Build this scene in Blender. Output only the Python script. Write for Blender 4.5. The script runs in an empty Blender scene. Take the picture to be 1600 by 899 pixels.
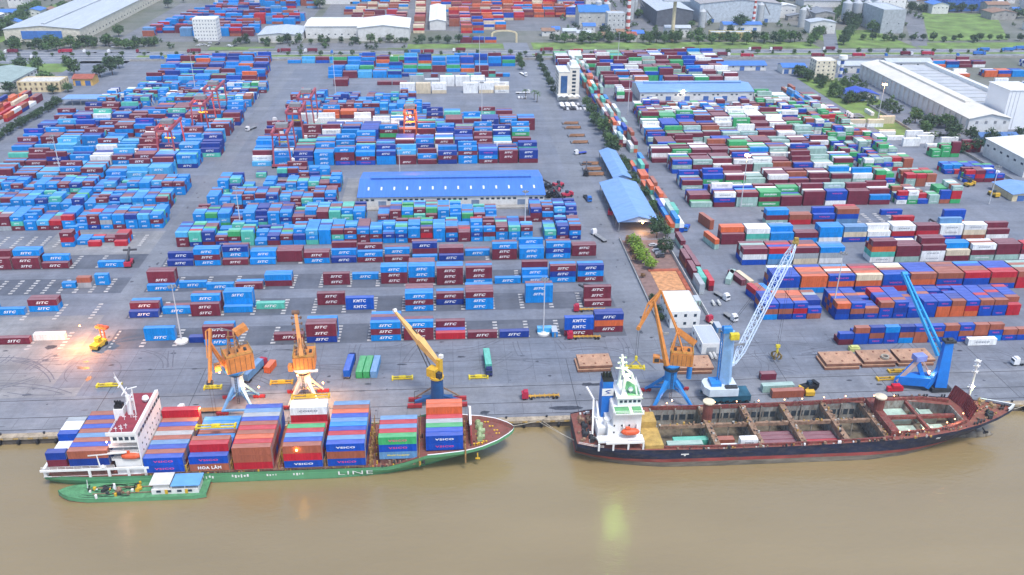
import bpy, math, random
from math import radians as R, sin, cos, pi
from mathutils import Vector, Matrix
from mathutils.bvhtree import BVHTree
S = bpy.context.scene
COL = S.collection
# ---------------------------------------------------------------- camera, sky, sun, exposure
CAM_POS = Vector((0.0, -256.7, 180.85))
F_PX, PITCH, YAW, ROLL = 1364.0, R(26.45), R(4.43), R(-0.70)
fw = Vector((sin(YAW)*cos(PITCH), cos(YAW)*cos(PITCH), -sin(PITCH)))
rt0 = Vector((cos(YAW), -sin(YAW), 0))
dn0 = fw.cross(rt0)
if dn0.z > 0: dn0 = -dn0
rt = rt0*cos(ROLL) + dn0*sin(ROLL)
dn = -rt0*sin(ROLL) + dn0*cos(ROLL)
cd = bpy.data.cameras.new('camera')
cd.sensor_width = 36.0
cd.lens = 36.0*F_PX/1600.0
cd.clip_start = 1.0; cd.clip_end = 6000.0
cam = bpy.data.objects.new('camera', cd); COL.objects.link(cam)
up = -dn; bk = -fw
cam.matrix_world = Matrix(((rt.x, up.x, bk.x, CAM_POS.x), (rt.y, up.y, bk.y, CAM_POS.y), (rt.z, up.z, bk.z, CAM_POS.z), (0, 0, 0, 1)))
S.camera = cam
SUN_EL, SUN_AZ = R(64), R(152)          # azimuth clockwise from +Y (north): light from behind the camera, a little left
world = bpy.data.worlds.new('World'); S.world = world; world.use_nodes = True
nt = world.node_tree; nt.nodes.clear()
sky = nt.nodes.new('ShaderNodeTexSky'); sky.sky_type = 'NISHITA'; sky.sun_disc = False
sky.sun_elevation = SUN_EL; sky.sun_rotation = SUN_AZ; sky.air_density = 1.0; sky.dust_density = 1.6; sky.ozone_density = 1.0
bg = nt.nodes.new('ShaderNodeBackground'); bg.inputs['Strength'].default_value = 0.13
wo = nt.nodes.new('ShaderNodeOutputWorld')
nt.links.new(sky.outputs[0], bg.inputs[0]); nt.links.new(bg.outputs[0], wo.inputs[0])
sl = bpy.data.lights.new('sun', 'SUN'); sl.energy = 1.5; sl.angle = R(14); sl.color = (1.0, 0.96, 0.91)
so = bpy.data.objects.new('sun', sl); COL.objects.link(so)
sd = Vector((sin(SUN_AZ)*cos(SUN_EL), cos(SUN_AZ)*cos(SUN_EL), sin(SUN_EL)))
so.rotation_euler = sd.to_track_quat('Z', 'Y').to_euler(); so.location = (0, 0, 900)
S.view_settings.view_transform = 'Standard'; S.view_settings.look = 'None'
S.view_settings.exposure = 1.16; S.view_settings.gamma = 1.0; S.view_settings.use_curve_mapping = False
S.cycles.max_bounces = 5; S.cycles.diffuse_bounces = 2; S.cycles.glossy_bounces = 2; S.cycles.transmission_bounces = 2
S.cycles.volume_bounces = 0; S.cycles.caustics_reflective = False; S.cycles.caustics_refractive = False
S.cycles.sample_clamp_indirect = 3.0
rnd = random.Random(7)

def P(u, v, z=0.0):                      # measured photo pixel -> point on the horizontal plane at height z
    d = fw*F_PX + rt*(u-800) + dn*(v-449.5)
    return CAM_POS + d*((z-CAM_POS.z)/d.z)
def PX(p):                               # world point -> photo pixel
    d = Vector(p)-CAM_POS; t = d.dot(fw)
    return 800+F_PX*d.dot(rt)/t, 449.5+F_PX*d.dot(dn)/t, t

# ---------------------------------------------------------------- materials
MATS = {}
def M(name, rgb, rough=0.7, var=0.18, scale=0.35, metal=0.0, dirt=0.0, dirtcol=(0.12, 0.09, 0.06), bump=0.0, detail=4.0, objvar=0.0, stretch=None, spec=0.35):
    if name in MATS: return MATS[name]
    m = bpy.data.materials.new(name); m.use_nodes = True
    n = m.node_tree; b = n.nodes['Principled BSDF']
    b.inputs['Roughness'].default_value = rough; b.inputs['Metallic'].default_value = metal
    b.inputs['Specular IOR Level'].default_value = spec
    tc = n.nodes.new('ShaderNodeTexCoord')
    src = tc.outputs['Object']
    if stretch:
        mp = n.nodes.new('ShaderNodeMapping'); mp.inputs['Scale'].default_value = stretch
        n.links.new(src, mp.inputs[0]); src = mp.outputs[0]
    nz = n.nodes.new('ShaderNodeTexNoise'); nz.inputs['Scale'].default_value = scale; nz.inputs['Detail'].default_value = detail
    n.links.new(src, nz.inputs['Vector'])
    mr = n.nodes.new('ShaderNodeMapRange'); mr.inputs[1].default_value = 0.3; mr.inputs[2].default_value = 0.7
    mr.inputs[3].default_value = 1-var; mr.inputs[4].default_value = 1+var
    n.links.new(nz.outputs[0], mr.inputs[0])
    fac = mr.outputs[0]
    if objvar:
        oi = n.nodes.new('ShaderNodeObjectInfo'); ge = n.nodes.new('ShaderNodeNewGeometry')
        ad = n.nodes.new('ShaderNodeMath'); ad.operation = 'ADD'
        n.links.new(oi.outputs['Random'], ad.inputs[0]); n.links.new(ge.outputs['Random Per Island'], ad.inputs[1])
        m2 = n.nodes.new('ShaderNodeMath'); m2.operation = 'MULTIPLY_ADD'
        m2.inputs[1].default_value = objvar; m2.inputs[2].default_value = 1-objvar
        n.links.new(ad.outputs[0], m2.inputs[0])
        m3 = n.nodes.new('ShaderNodeMath'); m3.operation = 'MULTIPLY'
        n.links.new(fac, m3.inputs[0]); n.links.new(m2.outputs[0], m3.inputs[1]); fac = m3.outputs[0]
    mx = n.nodes.new('ShaderNodeMix'); mx.data_type = 'RGBA'; mx.blend_type = 'MULTIPLY'; mx.inputs[0].default_value = 1.0
    mx.inputs[6].default_value = (*rgb, 1)
    n.links.new(fac, mx.inputs[7])
    out = mx.outputs[2]
    if dirt:
        n2 = n.nodes.new('ShaderNodeTexNoise'); n2.inputs['Scale'].default_value = scale*2.3; n2.inputs['Detail'].default_value = 6; n2.inputs['Roughness'].default_value = 0.7
        n.links.new(src, n2.inputs['Vector'])
        r2 = n.nodes.new('ShaderNodeMapRange'); r2.inputs[1].default_value = 0.47; r2.inputs[2].default_value = 0.66; r2.inputs[4].default_value = dirt
        n.links.new(n2.outputs[0], r2.inputs[0])
        x2 = n.nodes.new('ShaderNodeMix'); x2.data_type = 'RGBA'; x2.inputs[7].default_value = (*dirtcol, 1)
        n.links.new(r2.outputs[0], x2.inputs[0]); n.links.new(out, x2.inputs[6]); out = x2.outputs[2]
    n.links.new(out, b.inputs['Base Color'])
    if bump:
        bp = n.nodes.new('ShaderNodeBump'); bp.inputs['Strength'].default_value = bump
        n.links.new(nz.outputs[0], bp.inputs['Height']); n.links.new(bp.outputs[0], b.inputs['Normal'])
    MATS[name] = m
    return m
def emit(name, rgb, strength):
    if name in MATS: return MATS[name]
    m = bpy.data.materials.new(name); m.use_nodes = True
    b = m.node_tree.nodes['Principled BSDF']
    b.inputs['Base Color'].default_value = (*rgb, 1)
    b.inputs['Emission Color'].default_value = (*rgb, 1); b.inputs['Emission Strength'].default_value = strength
    MATS[name] = m; return m

# ---------------------------------------------------------------- mesh builder
class MB:
    def __init__(s): s.v = []; s.f = []; s.m = []
    def face(s, pts, m=0):
        i = len(s.v); s.v += [tuple(p) for p in pts]; s.f.append(tuple(range(i, i+len(pts)))); s.m.append(m)
    def box(s, x0, x1, y0, y1, z0, z1, m=0, mt=None, nobottom=False):
        i = len(s.v)
        s.v += [(x0,y0,z0),(x1,y0,z0),(x1,y1,z0),(x0,y1,z0),(x0,y0,z1),(x1,y0,z1),(x1,y1,z1),(x0,y1,z1)]
        fs = [(4,5,6,7),(0,1,5,4),(1,2,6,5),(2,3,7,6),(3,0,4,7)]
        if not nobottom: fs.append((3,2,1,0))
        for k, q in enumerate(fs):
            s.f.append(tuple(i+a for a in q)); s.m.append(mt if (k == 0 and mt is not None) else m)
    def obox(s, c, size, M3, m=0):       # box centred at c with axes given by a 3x3 rotation
        i = len(s.v); c = Vector(c)
        for dx, dy, dz in ((-1,-1,-1),(1,-1,-1),(1,1,-1),(-1,1,-1),(-1,-1,1),(1,-1,1),(1,1,1),(-1,1,1)):
            s.v.append(tuple(c + M3 @ Vector((dx*size[0]/2, dy*size[1]/2, dz*size[2]/2))))
        for q in ((4,5,6,7),(0,1,5,4),(1,2,6,5),(2,3,7,6),(3,0,4,7),(3,2,1,0)):
            s.f.append(tuple(i+a for a in q)); s.m.append(m)
    def rbox(s, c, size, ang, m=0): s.obox(c, size, Matrix.Rotation(ang, 3, 'Z'), m)
    def bar(s, p, q, w, h=None, m=0, w2=None):
        p = Vector(p); q = Vector(q); d = q-p; L = d.length
        if L < 1e-6: return
        z = d/L; x = z.cross(Vector((0,0,1)))
        if x.length < 1e-3: x = Vector((1,0,0))
        x.normalize(); y = x.cross(z); h = h or w; k = (w2/w) if w2 else 1.0
        i = len(s.v)
        for o, sc in ((p,1.0),(q,k)):
            for a, b in ((-1,-1),(1,-1),(1,1),(-1,1)):
                s.v.append(tuple(o + x*(a*w*sc/2) + y*(b*h*sc/2)))
        for f in ((0,1,2,3),(7,6,5,4),(0,4,5,1),(1,5,6,2),(2,6,7,3),(3,7,4,0)):
            s.f.append(tuple(i+a for a in f)); s.m.append(m)
    def tube(s, p, q, r0, r1=None, n=10, m=0, mcap=None):
        p = Vector(p); q = Vector(q); r1 = r0 if r1 is None else r1
        z = (q-p).normalized(); x = z.orthogonal().normalized(); y = z.cross(x); i = len(s.v)
        for o, r in ((p,r0),(q,r1)):
            for k in range(n):
                a = 2*pi*k/n; s.v.append(tuple(o + x*(cos(a)*r) + y*(sin(a)*r)))
        for k in range(n):
            k2 = (k+1) % n; s.f.append((i+k, i+k2, i+n+k2, i+n+k)); s.m.append(m)
        mc = m if mcap is None else mcap
        s.f.append(tuple(i+n+k for k in range(n))); s.m.append(mc)
        s.f.append(tuple(i+n-1-k for k in range(n))); s.m.append(mc)
    def ring(s, c, r, w, h, n=16, m=0):  # flat torus-like kerb ring
        for k in range(n):
            a, b = 2*pi*k/n, 2*pi*(k+1)/n
            pts = [(c[0]+rr*cos(t), c[1]+rr*sin(t)) for t in (a, b) for rr in (r-w, r)]
            (ix0,iy0),(ox0,oy0),(ix1,iy1),(ox1,oy1) = pts; z0, z1 = c[2], c[2]+h
            s.face([(ix0,iy0,z1),(ox0,oy0,z1),(ox1,oy1,z1),(ix1,iy1,z1)], m)
            s.face([(ox0,oy0,z0),(ox1,oy1,z0),(ox1,oy1,z1),(ox0,oy0,z1)], m)
            s.face([(ix1,iy1,z0),(ix0,iy0,z0),(ix0,iy0,z1),(ix1,iy1,z1)], m)
    def prism(s, poly, z0, z1, m=0, mt=None):
        n = len(poly); i = len(s.v)
        s.v += [(x,y,z0) for x, y in poly] + [(x,y,z1) for x, y in poly]
        for k in range(n):
            k2 = (k+1) % n; s.f.append((i+k,i+k2,i+n+k2,i+n+k)); s.m.append(m)
        s.f.append(tuple(i+n+k for k in range(n))); s.m.append(m if mt is None else mt)
        s.f.append(tuple(i+n-1-k for k in range(n))); s.m.append(m)
    def ball(s, c, r, m=0, n=8, sz=1.0):
        rows = n//2; i = len(s.v)
        for a in range(rows+1):
            t = pi*a/rows
            for k in range(n):
                p = 2*pi*k/n; s.v.append((c[0]+r*sin(t)*cos(p), c[1]+r*sin(t)*sin(p), c[2]+r*sz*cos(t)))
        for a in range(rows):
            for k in range(n):
                k2 = (k+1) % n; s.f.append((i+a*n+k, i+(a+1)*n+k, i+(a+1)*n+k2, i+a*n+k2)); s.m.append(m)
    def add(s, verts, faces, fn, m=0):
        i = len(s.v); s.v += [fn(v) for v in verts]
        s.f += [tuple(i+a for a in f) for f in faces]; s.m += [m]*len(faces)
    def mesh(s, name, mats):
        me = bpy.data.meshes.new(name); me.from_pydata(s.v, [], s.f)
        for mm in (mats if isinstance(mats, (list, tuple)) else [mats]): me.materials.append(mm)
        me.polygons.foreach_set('material_index', s.m); me.update()
        return me
    def build(s, name, mats, parent=None, loc=None, smooth=False):
        me = s.mesh(name, mats)
        if smooth: me.polygons.foreach_set('use_smooth', [True]*len(me.polygons))
        return link(name, me, parent, loc)
def link(name, data, parent=None, loc=None, rz=0.0):
    o = bpy.data.objects.new(name, data); COL.objects.link(o)
    if loc is not None: o.location = loc
    if rz: o.rotation_euler = (0, 0, rz)
    if parent: o.parent = parent
    return o
def tag(o, label=None, cat=None, group=None, kind=None):
    if label: o['label'] = label
    if cat: o['category'] = cat
    if group: o['group'] = group
    if kind: o['kind'] = kind
    return o
def thing(name, label, cat, loc=(0,0,0), rz=0.0, group=None):
    return tag(link(name, None, None, loc, rz), label, cat, group)
def struct(name, mb, mats): return tag(mb.build(name, mats), kind='structure')
def dup(root, loc, rz, label, group=None):
    r = root.copy(); COL.objects.link(r); r.location = loc; r.rotation_euler = (0,0,rz); r['label'] = label
    if group: r['group'] = group
    for ch in root.children:
        c = ch.copy(); COL.objects.link(c); c.parent = r
        for g in ch.children:
            d = g.copy(); COL.objects.link(d); d.parent = c
    return r
_txt = {}
def text(s, shear=0.0, bold=0.0):        # lettering outline filled as a flat mesh, cap height 1, centred on x
    k = (s, shear, bold)
    if k in _txt: return _txt[k]
    c = bpy.data.curves.new('t', 'FONT'); c.body = s; c.size = 1.0; c.resolution_u = 2; c.shear = shear; c.offset = bold; c.align_x = 'CENTER'; c.space_character = 1.12
    o = bpy.data.objects.new('t', c); COL.objects.link(o)
    bpy.context.view_layer.update()
    me = bpy.data.meshes.new_from_object(o.evaluated_get(bpy.context.evaluated_depsgraph_get()))
    vs = [tuple(v.co) for v in me.vertices]; fs = [tuple(p.vertices) for p in me.polygons]
    bpy.data.objects.remove(o); bpy.data.curves.remove(c); bpy.data.meshes.remove(me)
    xs = [v[0] for v in vs]; ys = [v[1] for v in vs]
    cx = (min(xs)+max(xs))/2; cy = (min(ys)+max(ys))/2; h = max(ys)-min(ys)
    vs = [((v[0]-cx)/h, (v[1]-cy)/h) for v in vs]
    _txt[k] = (vs, fs, (max(xs)-min(xs))/h); return _txt[k]
def lamp(name, loc, energy, rgb, radius=0.4, parent=None):
    l = bpy.data.lights.new(name, 'POINT'); l.energy = energy; l.color = rgb; l.shadow_soft_size = radius
    return link(name, l, parent, loc)
# ---------------------------------------------------------------- setting: water, quay, ground, roads
def water_mat():
    m = bpy.data.materials.new('river water'); m.use_nodes = True; n = m.node_tree; b = n.nodes['Principled BSDF']
    tc = n.nodes.new('ShaderNodeTexCoord')
    nz = n.nodes.new('ShaderNodeTexNoise'); nz.inputs['Scale'].default_value = 0.012; nz.inputs['Detail'].default_value = 3
    n.links.new(tc.outputs['Object'], nz.inputs['Vector'])
    cr = n.nodes.new('ShaderNodeMix'); cr.data_type = 'RGBA'
    cr.inputs[6].default_value = (0.26, 0.193, 0.09, 1); cr.inputs[7].default_value = (0.31, 0.24, 0.125, 1)
    n.links.new(nz.outputs[0], cr.inputs[0]); n.links.new(cr.outputs[2], b.inputs['Base Color'])
    b.inputs['Roughness'].default_value = 0.07; b.inputs['IOR'].default_value = 1.75
    mp = n.nodes.new('ShaderNodeMapping'); mp.inputs['Scale'].default_value = (0.35, 0.9, 1); mp.inputs['Rotation'].default_value = (0, 0, R(25))
    n.links.new(tc.outputs['Object'], mp.inputs[0])
    w1 = n.nodes.new('ShaderNodeTexNoise'); w1.inputs['Scale'].default_value = 0.9; w1.inputs['Detail'].default_value = 5; w1.inputs['Roughness'].default_value = 0.6
    n.links.new(mp.outputs[0], w1.inputs['Vector'])
    rz_ = n.nodes.new('ShaderNodeTexNoise'); rz_.inputs['Scale'].default_value = 0.03; rz_.inputs['Detail'].default_value = 4
    mp2 = n.nodes.new('ShaderNodeMapping'); mp2.inputs['Scale'].default_value = (0.25, 1.2, 1); n.links.new(tc.outputs['Object'], mp2.inputs[0]); n.links.new(mp2.outputs[0], rz_.inputs['Vector'])
    rr_ = n.nodes.new('ShaderNodeMapRange'); rr_.inputs[1].default_value = 0.35; rr_.inputs[2].default_value = 0.65; rr_.inputs[3].default_value = 0.04; rr_.inputs[4].default_value = 0.12
    n.links.new(rz_.outputs[0], rr_.inputs[0]); n.links.new(rr_.outputs[0], b.inputs['Roughness'])
    cm = n.nodes.new('ShaderNodeMix'); cm.data_type = 'RGBA'; cm.blend_type = 'MULTIPLY'; cm.inputs[0].default_value = 0.35
    n.links.new(cr.outputs[2], cm.inputs[6]); n.links.new(rz_.outputs[0], cm.inputs[7]); n.links.new(cm.outputs[2], b.inputs['Base Color'])
    bp = n.nodes.new('ShaderNodeBump'); bp.inputs['Strength'].default_value = 0.55; bp.inputs['Distance'].default_value = 0.3
    n.links.new(w1.outputs[0], bp.inputs['Height']); n.links.new(bp.outputs[0], b.inputs['Normal'])
    return m
w = MB(); w.face([(-2500,-900,-2.5),(2500,-900,-2.5),(2500,-1.2,-2.5),(-2500,-1.2,-2.5)]); struct('river_water', w, water_mat())

def pave_mat(name, c0, c1, s1=0.03, streak=0.25):
    m = bpy.data.materials.new(name); m.use_nodes = True; n = m.node_tree; b = n.nodes['Principled BSDF']
    tc = n.nodes.new('ShaderNodeTexCoord')
    def noise(sc, det, rough=0.6, stretch=None):
        src = tc.outputs['Object']
        if stretch:
            mp = n.nodes.new('ShaderNodeMapping'); mp.inputs['Scale'].default_value = stretch; n.links.new(src, mp.inputs[0]); src = mp.outputs[0]
        z = n.nodes.new('ShaderNodeTexNoise'); z.inputs['Scale'].default_value = sc; z.inputs['Detail'].default_value = det; z.inputs['Roughness'].default_value = rough
        n.links.new(src, z.inputs['Vector']); return z.outputs[0]
    def rng(x, a, bb, lo, hi):
        r = n.nodes.new('ShaderNodeMapRange'); r.inputs[1].default_value = a; r.inputs[2].default_value = bb; r.inputs[3].default_value = lo; r.inputs[4].default_value = hi
        n.links.new(x, r.inputs[0]); return r.outputs[0]
    def mul(a, bb):
        k = n.nodes.new('ShaderNodeMath'); k.operation = 'MULTIPLY'; n.links.new(a, k.inputs[0]); n.links.new(bb, k.inputs[1]); return k.outputs[0]
    mx = n.nodes.new('ShaderNodeMix'); mx.data_type = 'RGBA'; mx.inputs[6].default_value = (*c0, 1); mx.inputs[7].default_value = (*c1, 1)
    n.links.new(rng(noise(s1, 6, 0.65), 0.35, 0.65, 0, 1), mx.inputs[0])
    f = mul(rng(noise(0.5, 5, 0.7), 0.25, 0.75, 0.82, 1.15), rng(noise(0.12, 5, 0.65, (0.18, 1.0, 1.0)), 0.3, 0.7, 1-streak, 1+streak*0.6))
    f = mul(f, rng(noise(0.1, 5, 0.65, (1.0, 0.15, 1.0)), 0.3, 0.7, 1-streak*0.7, 1+streak*0.4))
    m2 = n.nodes.new('ShaderNodeMix'); m2.data_type = 'RGBA'; m2.blend_type = 'MULTIPLY'; m2.inputs[0].default_value = 1
    n.links.new(mx.outputs[2], m2.inputs[6]); n.links.new(f, m2.inputs[7]); n.links.new(m2.outputs[2], b.inputs['Base Color'])
    b.inputs['Roughness'].default_value = 0.75
    MATS[name] = m; return m
ASPH = pave_mat('yard asphalt', (0.14, 0.16, 0.20), (0.19, 0.205, 0.24))
CONC = pave_mat('apron concrete', (0.168, 0.182, 0.213), (0.225, 0.235, 0.258), 0.05, 0.3)
PALE = pave_mat('pale concrete', (0.20, 0.21, 0.225), (0.27, 0.27, 0.27), 0.06, 0.3)
ROAD = pave_mat('road asphalt', (0.155, 0.17, 0.20), (0.19, 0.205, 0.232), 0.04, 0.2)
EARTH = pave_mat('far ground', (0.10, 0.115, 0.075), (0.19, 0.185, 0.17), 0.012, 0.2)
def sheet(mb, x0, x1, y0, y1, z, m=0): mb.face([(x0,y0,z),(x1,y0,z),(x1,y1,z),(x0,y1,z)], m)
g = MB(); sheet(g, -3500, 3500, 600, 5200, -0.02); sheet(g, -3500, -345, 0, 600, -0.02); sheet(g, 440, 3500, 0, 600, -0.02); struct('ground', g, EARTH)
g = MB(); sheet(g, -345, 440, 24, 604, 0.0); struct('yard_pavement', g, ASPH)
g = MB(); sheet(g, -345, 440, 1.6, 24, 0.004); struct('quay_apron', g, CONC)
g = MB(); sheet(g, -345, -147.5, 43, 88, 0.012); sheet(g, -345, -139, 24, 42.9, 0.012); sheet(g, -205, -150, 150, 182, 0.012)
sheet(g, -62, -50, 180, 262, 0.012); sheet(g, -135, -64, 255, 262, 0.012); struct('concrete_pavement', g, PALE)
g = MB(); sheet(g, 73.5, 87.5, 30, 606, 0.012); sheet(g, -150, -139.5, 30, 606, 0.013); struct('yard_road', g, ROAD)
# quay edge: capping beam, wall, fenders as its surface detail
q = MB(); q.box(-700, 700, -0.9, 1.6, -0.9, 0.12, 0); q.box(-700, 700, -0.4, 1.5, -6, -0.92, 1)
for k in range(-70, 71): q.box(k*5-0.9, k*5+0.9, -1.0, -0.905, -0.75, -0.15, 2)
struct('quay_wall', q, [M('quay beam', (0.36, 0.30, 0.22), 0.85, 0.25, 0.3, dirt=0.6, dirtcol=(0.12, 0.1, 0.08)), M('quay face', (0.12, 0.10, 0.08), 0.9, 0.3), M('quay yellow', (0.45, 0.30, 0.10), 0.8, 0.4, 0.8, dirt=0.6)])
RAILM = M('rail steel', (0.035, 0.035, 0.04), 0.6)
q = MB()
for y in (3.6, 10.9, 22.0): q.box(-330, 430, y-0.14, y+0.14, 0.0, 0.03)
for x in (-128, -96, 45, 128, 165, 212): q.box(x-0.1, x+0.1, 3.8, 41, 0.0, 0.02)
for y in (41.3,): q.box(-330, 120, y-0.08, y+0.08, 0.0, 0.02)
struct('crane_rail', q, RAILM)
STAIN = M('oil stain', (0.045, 0.048, 0.06), 0.45, 0.4, 0.8)
q = MB(); rs = random.Random(3)
def blob(x, y, rx, ry, n=14, z=0.016):
    q.face([(x+rx*cos(2*pi*k/n)*rs.uniform(0.6, 1.1), y+ry*sin(2*pi*k/n)*rs.uniform(0.6, 1.1), z+rs.random()*0.002) for k in range(n)])
for x, y, a, b_ in ((56, 21.5, 9, 0.9), (51, 21.7, 2.5, 1.3), (41, 3.0+3.5, 8, 1.6), (11, 5.2, 2.2, 1.4), (-143, 44, 2.6, 1.2), (-131, 91, 1.2, 2.8), (145, 38.5, 8, 0.35), (106, 36, 4, 0.8), (-162, 61, 3.0, 1.8), (-138.5, 36, 1.2, 2.0), (-20, 40, 2.2, 0.7), (3.3, 44.6, 2.1, 0.8), (-157, 26, 2.2, 0.8), (52, 0.2+3, 5, 0.8), (-182, 36, 2.4, 0.7), (-178, 28, 1.9, 0.8)): blob(x, y, a, b_)
for _ in range(150): blob(rs.uniform(-330, 240), rs.uniform(3, 60), rs.uniform(0.3, 1.6), rs.uniform(0.2, 0.8), 9, 0.018)
for _ in range(50): blob(rs.choice((rs.uniform(-149, -141), rs.uniform(75, 87), rs.uniform(118, 136))), rs.uniform(60, 420), rs.uniform(0.3, 0.9), rs.uniform(0.6, 1.8), 9, 0.018)
struct('oil_stains', q, STAIN)
# far road parallel to the quay, with kerbs, lane lines and a planted median
g = MB(); sheet(g, -2500, 2500, 607, 622, 0.03, 0); sheet(g, -2500, 2500, 632, 648, 0.03, 0); sheet(g, 60, 86, 604, 690, 0.045, 0); sheet(g, -430, -300, 596, 660, 0.04, 0)
for y in (607.3, 621.6, 632.4, 647.6): g.box(-2500, 2500, y-0.15, y+0.15, 0.0, 0.15, 1)
for k in range(-60, 60):
    for y in (614.5, 640): sheet(g, k*14, k*14+6, y-0.2, y+0.2, 0.06, 1)
g.face([(396,648,0.05),(411,648,0.05),(600,1140,0.05),(580,1140,0.05)], 0); sheet(g, -345, 60, 596, 606.5, 0.04, 0)
struct('road', g, [ROAD, M('road line white', (0.7, 0.7, 0.68), 0.8)])
GRASSC = M('grass', (0.13, 0.21, 0.05), 0.9, 0.45, 0.06, dirt=0.6, dirtcol=(0.13, 0.13, 0.06))
g = MB(); sheet(g, -2500, 2500, 622.5, 631.5, 0.03); sheet(g, 90, 395, 655, 690, 0.03); sheet(g, 412, 500, 655, 760, 0.03); sheet(g, -60, 60, 660, 684, 0.03)
g.face([(531,690,0.03),(628,700,0.03),(716,874,0.03),(622,884,0.03)]); sheet(g, 505, 900, 650, 684, 0.025); sheet(g, -460, -345, 560, 596, 0.02); sheet(g, -240, -80, 657, 672, 0.02)
g.face([(-560,700,0.03),(-460,690,0.03),(-420,960,0.03),(-500,960,0.03)]); g.box(318, 341, 335, 520, 0.0, 0.12); g.box(318, 360, 425, 520, 0.0, 0.10)
tag(g.build('grass', GRASSC), 'short green grass on verges and field beyond the road', 'grass', kind='stuff')
g = MB(); g.face([(500,666,0.04),(517,666,0.04),(621,884,0.04),(595,884,0.04)]); sheet(g, -175, -40, 664, 690, 0.035); sheet(g, -200, -80, 655, 664, 0.03); sheet(g, -345, -160, 700, 960, 0.02); sheet(g, -150, 260, 760, 1250, 0.02)
struct('far_pavement', g, pave_mat('far paving', (0.13, 0.14, 0.155), (0.19, 0.19, 0.20), 0.03))
g = MB(); sheet(g, 89.5, 111.5, 86, 158, 0.016, 0); g.box(96.2, 108.8, 99, 119.5, 0.0, 0.1, 1); g.box(95.4, 110.4, 119.6, 122, 0.0, 0.35, 2); g.box(108.9, 110.9, 98, 119.5, 0.0, 0.35, 2)
struct('garden_pavement', g, [M('brick paving', (0.20, 0.13, 0.115), 0.85, 0.25, 0.4), M('orange sand', (0.52, 0.25, 0.11), 0.9, 0.35, 0.5, dirt=0.5, dirtcol=(0.35, 0.25, 0.16)), M('red tile', (0.33, 0.09, 0.05), 0.8, 0.3)])

# ---------------------------------------------------------------- buildings
WHITE = M('white paint', (0.72, 0.72, 0.70), 0.6, 0.06, 0.4, dirt=0.25, dirtcol=(0.42, 0.39, 0.34))
WALLW = M('white wall', (0.62, 0.62, 0.60), 0.75, 0.08, 0.2, dirt=0.3, dirtcol=(0.36, 0.33, 0.28))
CREAM = M('cream wall', (0.62, 0.52, 0.33), 0.75, 0.1, 0.3, dirt=0.25)
ROOFB = M('blue sheet roof', (0.055, 0.17, 0.52), 0.45, 0.10, 0.15, dirt=0.25, dirtcol=(0.12, 0.22, 0.45), stretch=(6, 0.4, 1))
ROOFL = M('faded blue roof', (0.16, 0.30, 0.56), 0.5, 0.12, 0.2, dirt=0.4, dirtcol=(0.30, 0.38, 0.52), stretch=(0.5, 3, 1))
ROOFG = M('pale grey roof', (0.42, 0.46, 0.50), 0.5, 0.08, 0.1, dirt=0.3, dirtcol=(0.30, 0.32, 0.34), stretch=(3, 0.3, 1))
ROOFW = M('white roof', (0.66, 0.67, 0.66), 0.55, 0.06, 0.1, dirt=0.3, dirtcol=(0.48, 0.46, 0.42), stretch=(3, 0.3, 1))
ROOFV = M('grey green roof', (0.26, 0.33, 0.31), 0.6, 0.15, 0.2)
TILE = M('red tile roof', (0.30, 0.09, 0.06), 0.8, 0.2, 0.6)
GLASS = M('window glass', (0.03, 0.05, 0.075), 0.15, 0.2, 1.0)
DOORB = M('blue door', (0.05, 0.13, 0.35), 0.5, 0.1)
GREYM = M('grey steel', (0.22, 0.23, 0.24), 0.5, 0.15, 0.6, dirt=0.3)
DARK = M('dark steel', (0.035, 0.037, 0.042), 0.55, 0.2, 0.8)
CONCW = M('concrete wall', (0.33, 0.32, 0.30), 0.85, 0.2, 0.3, dirt=0.4)
def gable(mb, x0, x1, y0, y1, ze, zr, axis, ov=0.8, t=0.25, m=0):
    if axis == 'x':
        ym = (y0+y1)/2
        A = [(x0-ov,y0-ov,ze),(x1+ov,y0-ov,ze),(x1+ov,ym,zr),(x0-ov,ym,zr)]; B = [(x1+ov,y1+ov,ze),(x0-ov,y1+ov,ze),(x0-ov,ym,zr),(x1+ov,ym,zr)]
    else:
        xm = (x0+x1)/2
        A = [(x0-ov,y1+ov,ze),(x0-ov,y0-ov,ze),(xm,y0-ov,zr),(xm,y1+ov,zr)]; B = [(x1+ov,y0-ov,ze),(x1+ov,y1+ov,ze),(xm,y1+ov,zr),(xm,y0-ov,zr)]
    for Q in (A, B):
        mb.face(Q, m); D = [(p[0],p[1],p[2]-t) for p in Q]; mb.face(D[::-1], m)
        for k in range(4): mb.face([Q[k], D[k], D[(k+1) % 4], Q[(k+1) % 4]], m)
def walls(mb, x0, x1, y0, y1, ze, zr, axis, m=0):
    mb.box(x0, x1, y0, y1, 0, ze-0.26, m)
    if axis == 'x':
        ym = (y0+y1)/2
        for x in (x0, x1): mb.face([(x,y0,ze-0.26),(x,y1,ze-0.26),(x,ym,zr-0.26)], m)
    else:
        xm = (x0+x1)/2
        for y in (y0, y1): mb.face([(x0,y,ze-0.26),(x1,y,ze-0.26),(xm,y,zr-0.26)], m)
def quad_part(name, parent, mat, x0, x1, y0, y1, z0, z1):
    b = MB(); b.box(x0, x1, y0, y1, z0, z1); return b.build(name, mat, parent)
KEEP = []
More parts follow.
